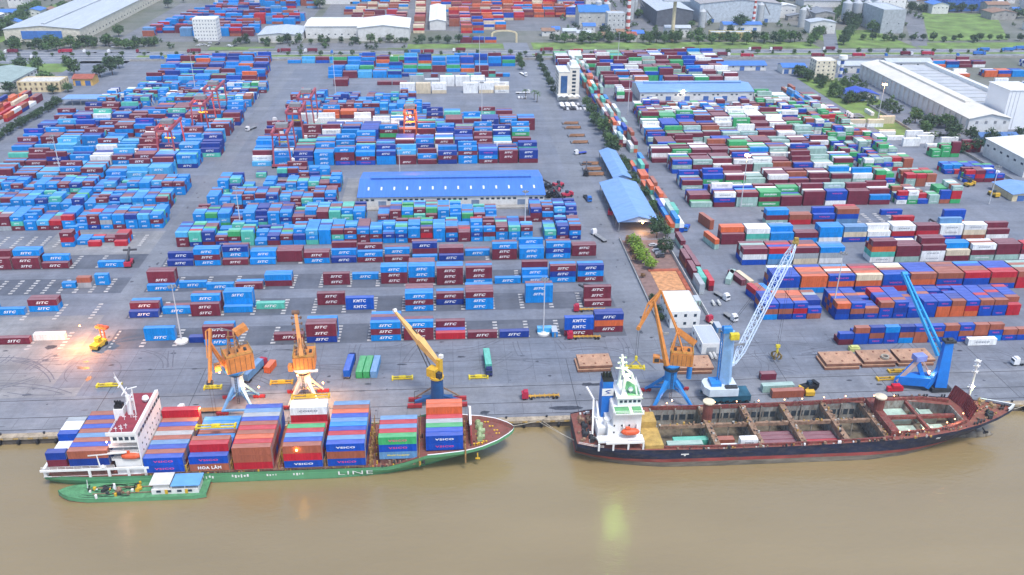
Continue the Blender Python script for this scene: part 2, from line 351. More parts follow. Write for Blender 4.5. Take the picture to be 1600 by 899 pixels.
def warehouse(name, label, cat, x0, x1, y0, y1, ze, zr, axis, roof, wall, ndoor=0, nwin=0, vent=True, doormat=None, winrow=0.6, group=None, nsky=0, sidewin=0):
    KEEP.append((x0, x1, y0, y1)); t = thing(name, label, cat, ((x0+x1)/2, (y0+y1)/2, 0), 0, group); cx, cy = (x0+x1)/2, (y0+y1)/2
    X0, X1, Y0, Y1 = x0-cx, x1-cx, y0-cy, y1-cy
    b = MB(); walls(b, X0, X1, Y0, Y1, ze, zr, axis); b.build('wall', wall, t)
    b = MB(); gable(b, X0, X1, Y0, Y1, ze, zr, axis); rf = b.build('roof', roof, t)
    if vent:
        b = MB()
        if axis == 'x': gable(b, X0+6, X1-6, -1.6, 1.6, zr+0.9, zr+1.6, 'x', 0.2); b.box(X0+6, X1-6, -1.4, 1.4, zr-0.4, zr+0.62)
        else: gable(b, -1.6, 1.6, Y0+6, Y1-6, zr+0.9, zr+1.6, 'y', 0.2); b.box(-1.4, 1.4, Y0+6, Y1-6, zr-0.4, zr+0.62)
        b.build('ridge_vent', roof, rf)
    for k in range(ndoor):
        x = X0+(X1-X0)*(k+0.5)/ndoor; quad_part('door', t, doormat or DOORB, x-2.2, x+2.2, Y0-0.12, Y0+0.05, 0.02, min(4.2, ze-1))
    for k in range(nwin):
        x = X0+(X1-X0)*(k+0.5)/nwin
        if ndoor and min(abs(x-(X0+(X1-X0)*(j+0.5)/ndoor)) for j in range(ndoor)) < 3.6: continue
        quad_part('window', t, GLASS, x-0.9, x+0.9, Y0-0.08, Y0+0.05, ze*winrow, ze*winrow+1.1)
    for k in range(sidewin):
        y = Y0+(Y1-Y0)*(k+0.5)/sidewin; xs = X1 if cx < 0 else X0
        quad_part('window', t, GLASS, xs-0.08, xs+0.08, y-1.2, y+1.2, ze*winrow, ze*winrow+1.3)
    for k in range(nsky):
        x = X0+(X1-X0)*(k+0.7)/(nsky+0.4); f = 0.42; y = Y0*(1-f); z = ze+(zr-ze)*f
        sl_ = math.atan2(zr-ze, -Y0+0.8); b = MB(); b.obox((x, y, z+0.12), (0.9, 3.6, 0.12), Matrix.Rotation(sl_, 3, 'X')); b.build('skylight', WHITE, rf)
    return t
def block(name, label, cat, x0, x1, y0, y1, h, wall, roof, cols, rows, faces='f', par=0.6, group=None, winmat=None, win=(1.2, 1.3)):
    KEEP.append((x0, x1, y0, y1)); t = thing(name, label, cat, ((x0+x1)/2, (y0+y1)/2, 0), 0, group); X, Y = (x1-x0)/2, (y1-y0)/2
    b = MB(); b.box(-X, X, -Y, Y, 0, h, 0); b.build('wall', wall, t)
    b = MB(); b.box(-X+0.3, X-0.3, -Y+0.3, Y-0.3, h, h+0.12, 0)
    for a in ((-X,X,-Y,-Y+0.29),(-X,X,Y-0.29,Y),(-X,-X+0.29,-Y+0.29,Y-0.29),(X-0.29,X,-Y+0.29,Y-0.29)): b.box(*a, h, h+par, 1)
    b.build('roof', [roof, wall], t)
    for r in range(rows):
        z = h*(r+0.4)/rows
        for c in range(cols):
            x = -X+2*X*(c+0.5)/cols
            if 'f' in faces: quad_part('window', t, winmat or GLASS, x-win[0]/2, x+win[0]/2, -Y-0.07, -Y+0.03, z, z+win[1])
        n2 = max(1, int(cols*Y/X))
        for c in range(n2):
            y = -Y+2*Y*(c+0.5)/n2
            if 'l' in faces: quad_part('window', t, winmat or GLASS, -X-0.07, -X+0.03, y-win[0]/2, y+win[0]/2, z, z+win[1])
            if 'r' in faces: quad_part('window', t, winmat or GLASS, X-0.03, X+0.07, y-win[0]/2, y+win[0]/2, z, z+win[1])
    return t
warehouse('warehouse', 'long bright blue roofed warehouse with white walls in the middle of the yard', 'warehouse', -51, 54, 210, 252, 7, 10.4, 'x', ROOFB, WALLW, 4, 34, True, M('grey blue door', (0.16,0.22,0.32)), 0.62, None, 14)
# lean-to loading platform of the long warehouse
for o in [o for o in COL.objects if o.name == 'warehouse']:
    b = MB(); b.box(-52, 50, -25.5, -21.2, 0, 1.0); b.build('loading_platform', CONCW, o)
warehouse('warehouse', 'light blue roofed white warehouse among the stacks of the right yard', 'warehouse', 157, 251, 441, 476, 8, 11.2, 'x', ROOFL, WALLW, 6, 24)
def shed(label, x0, x1, y0, y1, ze, zr, mat):
    cx, cy = (x0+x1)/2, (y0+y1)/2; t = thing('open_shed', label, 'shed', (cx, cy, 0)); X, Y = (x1-x0)/2, (y1-y0)/2
    b = MB(); gable(b, -X, X, -Y, Y, ze, zr, 'y', 0.5); b.build('roof', mat, t)
    n = int(Y*2/8)
    for k in range(n+1):
        y = -Y+2*Y*k/n
        for x in (-X+0.3, X-0.3):
            b = MB(); b.box(x-0.18, x+0.18, y-0.18, y+0.18, 0, ze-0.3); b.build('post', GREYM, t)
    b = MB(); b.face([(-X,-Y+0.05,ze-0.3),(X,-Y+0.05,ze-0.3),(0,-Y+0.05,zr-0.3)]); b.face([(-X,Y-0.05,ze-0.3),(X,Y-0.05,ze-0.3),(0,Y-0.05,zr-0.3)]); b.build('gable_panel', mat, t)
    return t
sh1 = shed('wide pale blue gabled open shed between main road and tree row, nearest the quay', 89.5, 111, 169, 231, 6, 9.2, ROOFL)
shed('narrower pale blue open shed behind the wide one, beside timber racks', 99.5, 110, 240, 294, 5.6, 7.6, ROOFL)
block('office_building', 'two storey white office with flat white roof beside the sand court', 'building', 92.5, 105.2, 63.5, 83, 7.6, WHITE, ROOFW, 3, 2, 'fl', 0.35)
ob = block('gatehouse', 'single storey white building with pale grey roof in front of the office', 'building', 100.3, 108.3, 41.5, 57, 4.6, WHITE, ROOFG, 2, 1, 'l', 0.3)
quad_part('door', ob, M('grey shutter', (0.30,0.32,0.34)), -2.0, 2.0, -7.84, -7.7, 0.02, 3.0)
tw = thing('office_tower', 'tall cream white office tower with dark window strips beside the main road', 'building', (99.6, 462, 0))
b = MB(); b.box(-8.6, 0.5, -11, 12, 0, 22); b.box(0.5, 8.6, -9.5, 10, 0, 25); b.box(-9.6, -1.0, -15.5, -11, 0, 4.2); b.build('wall', M('cream white wall', (0.66,0.62,0.54), 0.7, 0.06), tw)
b = MB(); b.box(-8.9, 0.4, -11.3, 12.3, 22, 22.5); b.box(0.6, 8.9, -9.8, 10.3, 25, 25.5); b.box(2, 7, -4, 6, 25.5, 28.5); b.build('roof', ROOFW, tw)
b = MB(); b.box(-6.9, -1.5, -11.14, -11.0, 5, 19); b.build('glass_front', M('blue glass', (0.03,0.09,0.22), 0.12), tw)
for k in range(7): quad_part('window', tw, GLASS, 2.6, 5.6, -9.62, -9.5, 3.2+k*3.0, 4.9+k*3.0)
for k in range(6):
    for y in (-7, -2, 3, 8): quad_part('window', tw, GLASS, -8.72, -8.6, y-1.2, y+1.2, 3+k*3.1, 4.6+k*3.1)
t = thing('canopy', 'white scalloped fabric canopy in front of the office tower', 'canopy', (99, 444, 0)); b = MB()
for k in range(4):
    for j in range(6):
        a0, a1 = pi*j/6, pi*(j+1)/6; x = -9+k*4.5
        b.face([(x+4.4*j/6,-3.5,4+1.1*sin(a0)),(x+4.4*(j+1)/6,-3.5,4+1.1*sin(a1)),(x+4.4*(j+1)/6,3.5,4+1.1*sin(a1)),(x+4.4*j/6,3.5,4+1.1*sin(a0))])
b.build('fabric', WHITE, t); 
for x in (-8.8, 0, 8.8):
    for y in (-3.2, 3.2): b = MB(); b.tube((x,y,0),(x,y,4.0),0.15,n=6); b.build('post', GREYM, t)
# big white warehouse at the right: main gable hall, lower saw-roof hall and a tall block
t = thing('factory_hall', 'huge white roofed factory hall with buttressed side wall at the right', 'factory', (400, 430, 0))
b = MB(); walls(b, -23, 8, -92, 92, 12.5, 15.5, 'y'); b.box(8.1, 42, -70, 92, 0, 10.5)
for k in range(23):
    y = -90+k*8; b.box(-24.2, -23.05, y-0.35, y+0.35, 0, 11.5)
b.build('wall', WALLW, t)
b = MB(); gable(b, -23, 8, -92, 92, 12.6, 16, 'y', 1.0); b.box(-9.5, -5.5, -60, 86, 15.6, 17); rf = b.build('roof', M('cream white roof', (0.62,0.60,0.54), 0.55, 0.08, 0.1, dirt=0.3, dirtcol=(0.45,0.43,0.38)), t)
b = MB(); b.box(9.2, 42, -70, 92, 10.52, 11.0)
for k in range(12): b.box(9.4, 41.5, -64+k*12, -63.2+k*12, 11.0, 11.7)
b.build('lower_roof', M('grey white roof', (0.42,0.44,0.46), 0.6, 0.12, 0.1), t)
b = MB(); b.box(38, 42, -70, 92, 11.02, 14); b.build('raised_strip', ROOFW, t)
for k in range(4): quad_part('louvre', t, GREYM, -18+k*7, -16+k*7, -92.15, -91.95, 8.5, 10.6)
t = thing('tower_block', 'tall plain white block at the near end of the factory hall', 'building', (423, 361, 0))
b = MB(); b.box(-11.5, 11, -9, 18, 0, 29); b.build('wall', M('bright white wall', (0.72,0.74,0.77), 0.5, 0.03), t)
b = MB(); b.box(-12, 11.5, -9.5, 18.5, 29, 29.5); b.build('roof', ROOFW, t)
for x in (-9.5, -6.5, -3.5): quad_part('rib', t, M('pale grey panel', (0.45,0.47,0.5)), x-0.2, x+0.2, -9.15, -8.95, 0, 28)
warehouse('lodge', 'low blue roofed lodge with turquoise doors under the factory hall', 'building', 377, 405, 318, 332, 4, 6.2, 'x', M('blue tile roof', (0.07,0.15,0.33), 0.6), M('cyan wall', (0.35,0.55,0.52)), 3, 0, False, M('turquoise door', (0.06,0.45,0.36)))
warehouse('warehouse', 'white walled warehouse with tall ribbed side at the right edge', 'warehouse', 363, 420, 246, 292, 12, 14, 'y', ROOFW, WALLW, 0, 0, False, sidewin=6)
warehouse('hut', 'small blue roofed yellow hut near the loaders at the right edge', 'hut', 331, 352, 205, 226, 4.5, 6, 'y', ROOFL, CREAM, 2, 0, False)
block('apartment_block', 'five storey cream apartment block behind the factory trees', 'building', 331, 350, 512, 527, 17, M('pale cream wall', (0.66,0.60,0.47)), ROOFW, 4, 5, 'fl')
t = thing('water_tower', 'blue and white banded water tower beside the cream apartment block', 'tower', (354, 510, 0))
b = MB()
for k in range(6): b.tube((0,0,k*3),(0,0,k*3+3),1.6,1.6,12,k % 2)
b.build('shaft', [WHITE, M('tower blue', (0.05,0.12,0.42))], t); b = MB(); b.tube((0,0,18),(0,0,19.5),1.6,4,14,0); b.tube((0,0,19.5),(0,0,22.5),4,3.6,14,0); b.build('tank', WHITE, t)
warehouse('house', 'long deep blue roofed house among trees by the factory hall', 'house', 330, 357, 438, 455, 5, 8.5, 'y', M('royal blue roof', (0.03,0.07,0.40), 0.5), WALLW, 3, 0, False)
for i, (x, y, w_, d, h, rf, lb) in enumerate([(322,545,22,14,6,ROOFB,'blue roofed shed beyond the apartment block trees'), (385,548,40,16,7,ROOFG,'grey roofed row house beside the far road'), (440,560,44,14,7,ROOFG,'long grey roofed house behind the factory hall'), (277,560,46,16,5,ROOFB,'blue roofed open market hall by the far road')]):
    warehouse('house', lb, 'house', x-w_/2, x+w_/2, y-d/2, y+d/2, h, h+2.6, 'x', rf, WALLW, 3, 8, False)
# left side buildings
block('villa', 'cream colonial villa with arched windows left of the yard', 'building', -352, -318, 486, 505, 8, M('villa yellow', (0.62,0.50,0.30), 0.75, 0.15), M('villa roof', (0.52,0.50,0.45)), 8, 2, 'fr', 0.8, None, M('villa window', (0.16,0.12,0.08)), (1.6, 2.2))
warehouse('house', 'orange yellow house behind the villa', 'house', -316, -300, 508, 522, 6, 8.5, 'x', TILE, M('orange wall', (0.60,0.36,0.10)), 2, 0, False)
warehouse('warehouse', 'grey green roofed warehouse at the left edge', 'warehouse', -400, -358, 486, 540, 8, 11, 'y', ROOFV, WALLW, 0, 0, False, sidewin=8)
t = thing('open_shed', 'flat blue roofed truck shed beyond the left stacks', 'shed', (-283, 448, 0)); b = MB(); b.box(-17, 18, -7, 7, 5.2, 5.6); b.build('roof', ROOFL, t)
for k in range(6): b = MB(); b.box(-16+k*6.5-0.2, -16+k*6.5+0.2, -6.7, -6.3, 0, 5.2); b.build('post', GREYM, t)
warehouse('warehouse', 'very long pale grey roofed warehouse in the upper left', 'warehouse', -455, -379, 702, 1120, 13, 16.5, 'y', ROOFG, M('pale cream panel', (0.58,0.54,0.44)), 0, 0, True, sidewin=40, winrow=0.25)
b = MB(); b.box(-437.5, -397, 701.2, 701.9, 3, 11); tag(b.build('gable_sign', M('blue board', (0.05,0.16,0.45))), 'blue board across the front of the long grey warehouse', 'board')
block('office_building', 'white six storey office slab in front of the blue far stacks', 'building', -264, -240, 705, 722, 22, WHITE, ROOFW, 8, 6, 'fr', 0.6, None, M('grey window', (0.22,0.24,0.27)))
warehouse('warehouse', 'wide white roofed warehouse in the upper middle, left hall', 'warehouse', -150, -94, 716, 772, 13, 15, 'x', ROOFW, WALLW, 0, 8, False, winrow=0.3)
warehouse('warehouse', 'white roofed warehouse hall adjoining the wide one on its right', 'warehouse', -93, -39, 700, 762, 14, 17, 'y', ROOFW, WALLW, 1, 0, False, GREYM)
warehouse('warehouse', 'low white ridged warehouse left of the wide white halls', 'warehouse', -196, -152, 694, 745, 8, 10, 'y', ROOFG, WALLW, 0, 0, False)
warehouse('warehouse', 'flat white roofed strip warehouse at the top edge of the view', 'warehouse', -300, -122, 955, 1000, 14, 15, 'x', ROOFW, WALLW, 0, 0, False)
warehouse('warehouse', 'slender white warehouse beside the far red stacks', 'warehouse', -18, 0, 765, 880, 10, 12, 'y', ROOFW, WALLW, 0, 0, False, sidewin=12)
t = thing('gate', 'pale arched gateway spanning the road into the far yard', 'gate', (62, 692, 0)); b = MB()
for x in (-13, 13): b.box(x-1, x+1, -1.5, 1.5, 0, 9)
for k in range(10):
    a0, a1 = pi*k/10, pi*(k+1)/10; b.bar((-13*cos(a0), 0, 9+3.2*sin(a0)), (-13*cos(a1), 0, 9+3.2*sin(a1)), 1.4, 1.4)
b.build('arch', CREAM, t)
warehouse('factory_hall', 'blue hipped roof plant building beside the striped chimney', 'factory', 155, 190, 782, 815, 17, 23, 'x', M('cobalt roof', (0.04,0.17,0.45), 0.5), M('grey cream wall', (0.45,0.45,0.42)), 3, 10, False)
warehouse('factory_hall', 'open grey kiln hall with pale slanted roof behind the conveyor post', 'factory', 247, 290, 785, 880, 18, 22, 'y', ROOFG, M('dark grey wall', (0.10,0.11,0.13)), 0, 0, False)
warehouse('factory_hall', 'large grey factory with white roof strips at the upper right', 'factory', 305, 405, 812, 960, 22, 27, 'y', M('grey brown roof', (0.30,0.29,0.29)), M('pale blue wall', (0.45,0.50,0.55)), 3, 0, True)
warehouse('factory_hall', 'low blue shed in front of the large grey factory', 'factory', 318, 362, 752, 768, 8, 10, 'x', ROOFB, WALLW, 3, 0, False)
block('plant_block', 'pale grey plant block left of the striped chimney', 'building', 183, 203, 752, 768, 20, M('plant grey', (0.48,0.49,0.48)), ROOFG, 4, 4, 'f')
block('factory_hall', 'low yellow office with many windows under the large factory', 'building', 290, 337, 706, 716, 7, M('yellow wall', (0.58,0.48,0.22)), ROOFG, 12, 2, 'f')
def chimney(label, x, y, h, r, mats, n):
    t = thing('chimney', label, 'chimney', (x, y, 0)); b = MB()
    for k in range(n): b.tube((0,0,h*k/n),(0,0,h*(k+1)/n), r*(1-0.35*k/n), r*(1-0.35*(k+1)/n), 14, k % 2, 1)
    b.build('shaft', mats, t); b = MB(); b.tube((0,0,0),(0,0,1.5), r*1.25, r*1.25, 14); b.build('plinth', CONCW, t); return t
CR, CW = M('chimney red', (0.42,0.08,0.06)), M('chimney white', (0.7,0.7,0.68))
chimney('tall red and white striped chimney behind the grass verge', 209, 764, 52, 2.6, [CR, CW], 13)
chimney('red and white striped chimney farther back at the top edge', 199, 861, 55, 2.4, [CR, CW], 13)
chimney('shorter red and white striped chimney right of the grey factory', 355, 762, 33, 2.2, [CR, CW], 11)
t = thing('conveyor_tower', 'slim cream post carrying a wide flat head in front of the kiln hall', 'tower', (245, 698, 0)); b = MB(); b.tube((0,0,0),(0,0,42),2.0,1.8,12); b.build('shaft', CREAM, t)
b = MB(); b.box(-14, 14, -8, 8, 42, 43.5); b.box(-5, 5, -5, 5, 43.5, 46); b.build('head', ROOFG, t)
for k in range(4):
    t = thing('silo', ('first','second','third','rightmost')[k]+' of the grey steel silos in a row at upper right', 'silo', (484+k*12.5, 805, 0)); b = MB(); b.tube((0,0,5),(0,0,24),5.7,5.7,18); b.tube((0,0,24),(0,0,28),5.7,0.6,18)
    b.build('barrel', M('galvanised steel', (0.38,0.41,0.44), 0.4, 0.1, 0.5, stretch=(1,1,4)), t); b = MB(); b.tube((0,0,0),(0,0,4.95),1.2,5.5,18); b.build('hopper', CONCW, t)
block('mill', 'tall grey mill block right of the silos', 'building', 497, 524, 738, 790, 26, M('mill grey', (0.36,0.39,0.41)), ROOFG, 2, 1, 'f')
block('mill', 'white stepped plant building above the silos', 'building', 545, 580, 850, 890, 30, WHITE, ROOFW, 4, 4, 'f')
warehouse('factory_hall', 'bright blue plant building at the far right edge of the field', 'factory', 660, 720, 895, 935, 16, 20, 'x', ROOFB, M('cobalt wall', (0.05,0.14,0.45)), 2, 0, False)
warehouse('warehouse', 'long dark roofed warehouse behind the field', 'warehouse', 480, 640, 930, 960, 8, 10, 'x', M('slate roof', (0.2,0.22,0.25)), WALLW, 0, 0, False)
hr = random.Random(11)
HC = ['grey', 'red', 'white', 'cream', 'blue', 'brown']; HM = [ROOFG, TILE, ROOFW, M('cream roof', (0.5,0.45,0.36)), ROOFB, M('brown roof', (0.25,0.15,0.1))]
hs = []
for k in range(26):
    x = 725+hr.uniform(-35, 190); y = 690+hr.uniform(0, 330); hs.append((x, y))
for k in range(14): hs.append((-570+hr.uniform(-40, 30), 760+hr.uniform(0, 260)))
for k in range(9): hs.append((110+k*13+hr.uniform(-3,3), 700+hr.uniform(-4, 40)))
ho = 0
for x, y in hs:
    c = hr.randrange(6); w_ = hr.uniform(8, 16); d = hr.uniform(8, 14); h = hr.uniform(4, 10)
    u, v, _ = PX((x, y, 0))
    if u < -40 or u > 1640 or v < -40: continue
    ho += 1
    side = 'right of the green field' if x > 600 else ('in the upper left corner' if x < 0 else 'beside the striped chimney')
    warehouse('house', f'small {HC[c]} roofed house {side}', 'house', x-w_/2, x+w_/2, y-d/2, y+d/2, h, h+2.5, 'x', HM[c], WALLW, 0, 2, False, group='small houses in the distance')
# denser industry and housing along the top of the view
dr = random.Random(31)
KINDS = [('grey shed', ROOFG, WALLW), ('white shed', ROOFW, WALLW), ('blue shed', ROOFB, WALLW), ('rusty shed', M('brown roof', (0.25,0.15,0.1)), CONCW), ('dark shed', M('slate roof', (0.2,0.22,0.25)), CONCW)]
spots = []
for k in range(70):
    x = dr.choice((dr.uniform(150, 480), dr.uniform(150, 420), dr.uniform(-330, -130), dr.uniform(640, 900))); y = dr.uniform(775, 1180)
    if 395+(y-650)*0.545-16 < x < 415+(y-650)*0.545+16: continue
    if any(abs(x-a) < 30 and abs(y-c) < 26 for a, c in spots): continue
    if (145 < x < 300 and y < 890) or (295 < x < 415 and y < 970) or (470 < x < 600 and y < 900): continue
    if x < -120 and y < 1010: continue
    u, v, _ = PX((x, y, 8))
    if not (-30 < u < 1630 and v > -30): continue
    spots.append((x, y)); nm, rf, wl = dr.choice(KINDS); w_, d, h = dr.uniform(14, 40), dr.uniform(12, 24), dr.uniform(6, 16)
    warehouse('factory_shed', f'{nm} in the far industrial belt at the top of the view', 'shed', x-w_/2, x+w_/2, y-d/2, y+d/2, h, h+3, dr.choice('xy'), rf, wl, 0, 4, False, group='far industrial sheds')
fill = 0
for k in range(900):
    if fill > 42: break
    x = dr.choice((dr.uniform(140, 480), dr.uniform(140, 480), dr.uniform(-600, -470), dr.uniform(520, 900))); y = dr.uniform(715, 1160)
    w_, d, h = dr.uniform(10, 30), dr.uniform(9, 20), dr.uniform(5, 15)
    if x-w_/2 < 416+(y-650)*0.545 and x+w_/2 > 392+(y-650)*0.545: continue
    if y < 905 and 470+(y-666)*0.5 < x < 655+(y-690)*0.48: continue
    if any(a-5 < x+w_/2 and x-w_/2 < b_+5 and c_-5 < y+d/2 and y-d/2 < d_+5 for a, b_, c_, d_ in KEEP): continue
    u, v, _ = PX((x, y, 8))
    if not (-30 < u < 1630 and v > -30): continue
    fill += 1; nm, rf, wl = dr.choice(KINDS)
    warehouse('factory_shed', f'{nm} in the far industrial belt at the top of the view', 'shed', x-w_/2, x+w_/2, y-d/2, y+d/2, h, h+2.5, dr.choice('xy'), rf, wl, 0, 3, False, group='far industrial sheds')
for k, (x, y, h) in enumerate(((180,800,26),(193,812,22),(225,830,30),(232,845,24),(300,780,18),(420,780,20),(438,815,16),(372,790,24))):
    t = thing('tank_tower', 'grey process silo among the plant buildings', 'silo', (x,y,0), 0, 'process silos'); b = MB(); b.tube((0,0,0),(0,0,h),4,4,14); b.tube((0,0,h),(0,0,h+3),4,0.5,14); b.build('barrel', M('process grey', (0.40,0.42,0.43), 0.5, 0.15), t)
    b = MB(); b.bar((4.2,0,0),(4.2,0,h+2),0.6,0.6); b.bar((4.2,0,h+1),(14,6,h*0.5),0.9,0.9); b.build('pipe', GREYM, t)
# slab joints and tyre tracks on the apron
q = MB()
for y in (30.2, 36.4, 47.5, 53.5): sheet(q, -330, 420, y-0.06, y+0.06, 0.017)
for k in range(-30, 40): sheet(q, k*10.5-0.05, k*10.5+0.05, 24.2, 57, 0.017)
for k in range(-30, 40): sheet(q, k*10.5+4-0.05, k*10.5+4+0.05, 4.0, 10.5, 0.017)
struct('slab_joints', q, M('joint dark', (0.07,0.075,0.09), 0.8))
q = MB(); tr_ = random.Random(5)
for k in range(46):
    x = tr_.uniform(-260, 230); y = tr_.uniform(26, 56); a = tr_.choice((0, 0, 0.25, -0.3, 1.3, 1.8)); L = tr_.uniform(12, 40); cv = tr_.uniform(-0.03, 0.03)
    for off in (-1.0, 1.0):
        px, py, th = x-off*sin(a), y+off*cos(a), a
        for j in range(9):
            nx, ny = px+cos(th)*L/9, py+sin(th)*L/9; w_ = 0.22; ox, oy = -sin(th)*w_, cos(th)*w_
            if 25 < py < 57.5 and 25 < ny < 57.5: q.face([(px-ox,py-oy,0.019+k*0.0001),(nx-ox,ny-oy,0.019+k*0.0001),(nx+ox,ny+oy,0.019+k*0.0001),(px+ox,py+oy,0.019+k*0.0001)])
            px, py = nx, ny; th += cv*L/9*2
for k in range(10):
    cx, cy, r0 = (112+k % 3*1.5, 33+k % 2, 9+k*0.35) if k < 4 else (tr_.choice((-140, -70, 20, 80, 130))+tr_.uniform(-5, 5), 42+tr_.uniform(-3, 3), tr_.uniform(6, 11))
    for j in range(14):
        a0, a1 = 2.0+j*0.16+k, 2.0+(j+1)*0.16+k; pts = [(cx+r*cos(a), cy+r*sin(a), 0.0195+k*0.0001) for a, r in ((a0,r0),(a1,r0),(a1,r0+0.35),(a0,r0+0.35))]
        if all(25 < p[1] < 57.5 for p in pts): q.face(pts)
struct('tyre_marks', q, M('tyre mark', (0.115,0.124,0.15), 0.8, 0.2))
# ---------------------------------------------------------------- vegetation
def leafmat(name, rgb): return M(name, rgb, 0.75, 0.35, 0.9, objvar=0.45, detail=2)
LEAF = dict(dark=leafmat('dark foliage', (0.045, 0.085, 0.035)), mid=leafmat('mid foliage', (0.07, 0.13, 0.04)), lime=leafmat('lime foliage', (0.17, 0.27, 0.03)), dry=leafmat('dry foliage', (0.24, 0.13, 0.05)))
BARK = M('bark', (0.12, 0.085, 0.06), 0.9, 0.3, 2.0)
def crown_mesh(seed, flat=0.85, clumps=40, per=20, leaf=0.30):
    r = random.Random(seed); b = MB()
    for c in range(clumps):
        while True:
            p = Vector((r.uniform(-1,1), r.uniform(-1,1), r.uniform(-1,1)))
            if 0.25 < p.length < 0.95: break
        p.z *= flat
        for _ in range(per):
            q = p + Vector((r.gauss(0,0.17), r.gauss(0,0.17), r.gauss(0,0.14)))
            n = Vector((r.gauss(0,1), r.gauss(0,1), r.gauss(0.5,1))).normalized(); a = n.orthogonal().normalized(); d = n.cross(a); s = leaf*r.uniform(0.6, 1.2)
            b.face([q-a*s*0.5, q+d*s*0.32, q+a*s*0.5, q-d*s*0.32])
    return b
def palm_mesh(seed):
    r = random.Random(seed); b = MB()
    for k in range(14):
        a = 2*pi*k/14+r.uniform(-.2,.2); pr = Vector((0,0,0)); el = r.uniform(0.2,1.0)
        for j in range(4):
            L = 0.34; e = el-j*0.5; nx = pr+Vector((cos(a)*cos(e), sin(a)*cos(e), sin(e)))*L; sd_ = Vector((-sin(a), cos(a), 0))*(0.13-0.025*j)
            b.face([pr-sd_, pr+sd_, nx+sd_*0.8, nx-sd_*0.8]); pr = nx
    return b
CROWN = {}
for kind in LEAF:
    CROWN[kind] = [crown_mesh(k*7+1, 0.8+0.12*(k % 3)).mesh('crown', LEAF[kind]) for k in range(3)]
PALM = palm_mesh(5).mesh('fronds', LEAF['mid'])
def trunk_mesh():
    b = MB(); b.tube((0,0,0),(0.02,0,0.62),0.075,0.05,7)
    for a in (0.3, 2.3, 4.4): b.tube((0.02,0,0.55),(0.42*cos(a),0.42*sin(a),1.05),0.04,0.015,5)
    return b.mesh('trunk', BARK)
TRUNK = trunk_mesh()
vr = random.Random(21)
TREES = []
def tree(x, y, r, kind, label, group, hz=None): TREES.append((x, y, r, kind, label, group, vr.uniform(0, 6), r*vr.uniform(0.9, 1.25), vr.randrange(3)))
def plant_trees():
    def size(t): u, v, d = PX((t[0], t[1], t[2])); return -t[2]/d if (-40 < u < 1640 and v > -30) else 1
    TREES.sort(key=size); m = MB(); mats = [LEAF[k] for k in LEAF]+[BARK]; keys = list(LEAF)
    for i, (x, y, r, kind, label, group, rz, h, ci) in enumerate(TREES):
        if i < 290:
            t = thing('tree', label, 'tree', (x, y, 0), rz, group)
            k = link('trunk', TRUNK, t, (0,0,0)); k.scale = (r, r, h*1.1)
            c = link('crown', CROWN[kind][ci], t, (0,0,h*1.25)); c.scale = (r, r, h*0.85)
        else:
            for me, sc, dz, mi in ((CROWN[kind][ci], (r,r,h*0.85), h*1.25, keys.index(kind)), (TRUNK, (r,r,h*1.1), 0, 4)):
                ca, sa = cos(rz), sin(rz)
                m.add([tuple(v.co) for v in me.vertices], [tuple(p.vertices) for p in me.polygons], lambda v: (x+(ca*v[0]-sa*v[1])*sc[0], y+(sa*v[0]+ca*v[1])*sc[1], dz+v[2]*sc[2]), mi)
    lite = crown_mesh(77, 0.9, 14, 9, 0.5); tr2 = random.Random(123); n_ = 0
    while n_ < 620:
        z_ = tr2.random()
        if z_ < 0.5: x, y = tr2.uniform(125, 520), tr2.uniform(690, 1180)
        elif z_ < 0.62: x, y = tr2.uniform(-560, -462), tr2.uniform(690, 1000)
        elif z_ < 0.72: x, y = tr2.uniform(-460, -30), tr2.uniform(656, 700)
        elif z_ < 0.86: x, y = tr2.uniform(500, 900), tr2.uniform(650, 1150)
        else: x, y = tr2.uniform(318, 372), tr2.uniform(325, 560)
        n_ += 1
        if any(a-3 < x < b_+3 and c_-3 < y < d_+3 for a, b_, c_, d_ in KEEP): continue
        if 393+(y-650)*0.545 < x < 416+(y-650)*0.545 and y > 640: continue
        if y > 600 and 525+(y-690)*0.5 < x < 632+(y-690)*0.48 and 690 < y < 880: continue
        if 300 < y < 430 and x < 342: continue
        s_ = tr2.uniform(1.6, 4.2); rz = tr2.uniform(0, 6); ca, sa = cos(rz), sin(rz); kk = tr2.choice((0, 1, 1))
        m.add(lite.v, lite.f, lambda v: (x+(ca*v[0]-sa*v[1])*s_, y+(sa*v[0]+ca*v[1])*s_, s_*1.0+v[2]*s_*0.9), kk)
    tag(m.build('far_trees', mats), 'many small trees scattered among the far factories and along the far road', 'trees', 'farther trees', 'stuff')
def palm(x, y, label):
    t = thing('palm_tree', label, 'palm', (x, y, 0), vr.uniform(0, 6)); b = MB(); b.tube((0,0,0),(0.3,0,7),0.3,0.2,7); b.build('trunk', BARK, t)
    c = link('fronds', PALM, t, (0.3,0,7)); c.scale = (3.4, 3.4, 3.0)
G1 = 'trees along the lane behind the open sheds'
for k in range(22):
    y = 165+k*12.2+vr.uniform(-3,3); tree(113.2+vr.uniform(-1.2,1.2)-(0.0 if y < 300 else 2.5), y, vr.uniform(2.4,3.3) if y < 300 else vr.uniform(3.6,5.0), 'dark' if k % 3 else 'mid', 'dark green tree in the hedge row between sheds and stacked containers', G1)
for k, y in enumerate((470,492,505,520,540,562,585,600)): tree(89.5+vr.uniform(-1,1), y, 3.2, 'dark', 'small roadside tree left of the cream office tower', 'trees beside the office tower')
for k, y in enumerate((560,580,600)): tree(70+vr.uniform(-2,2), y, 3.6, 'mid', 'tree at the far right corner of the middle yard', 'trees at the yard corner')
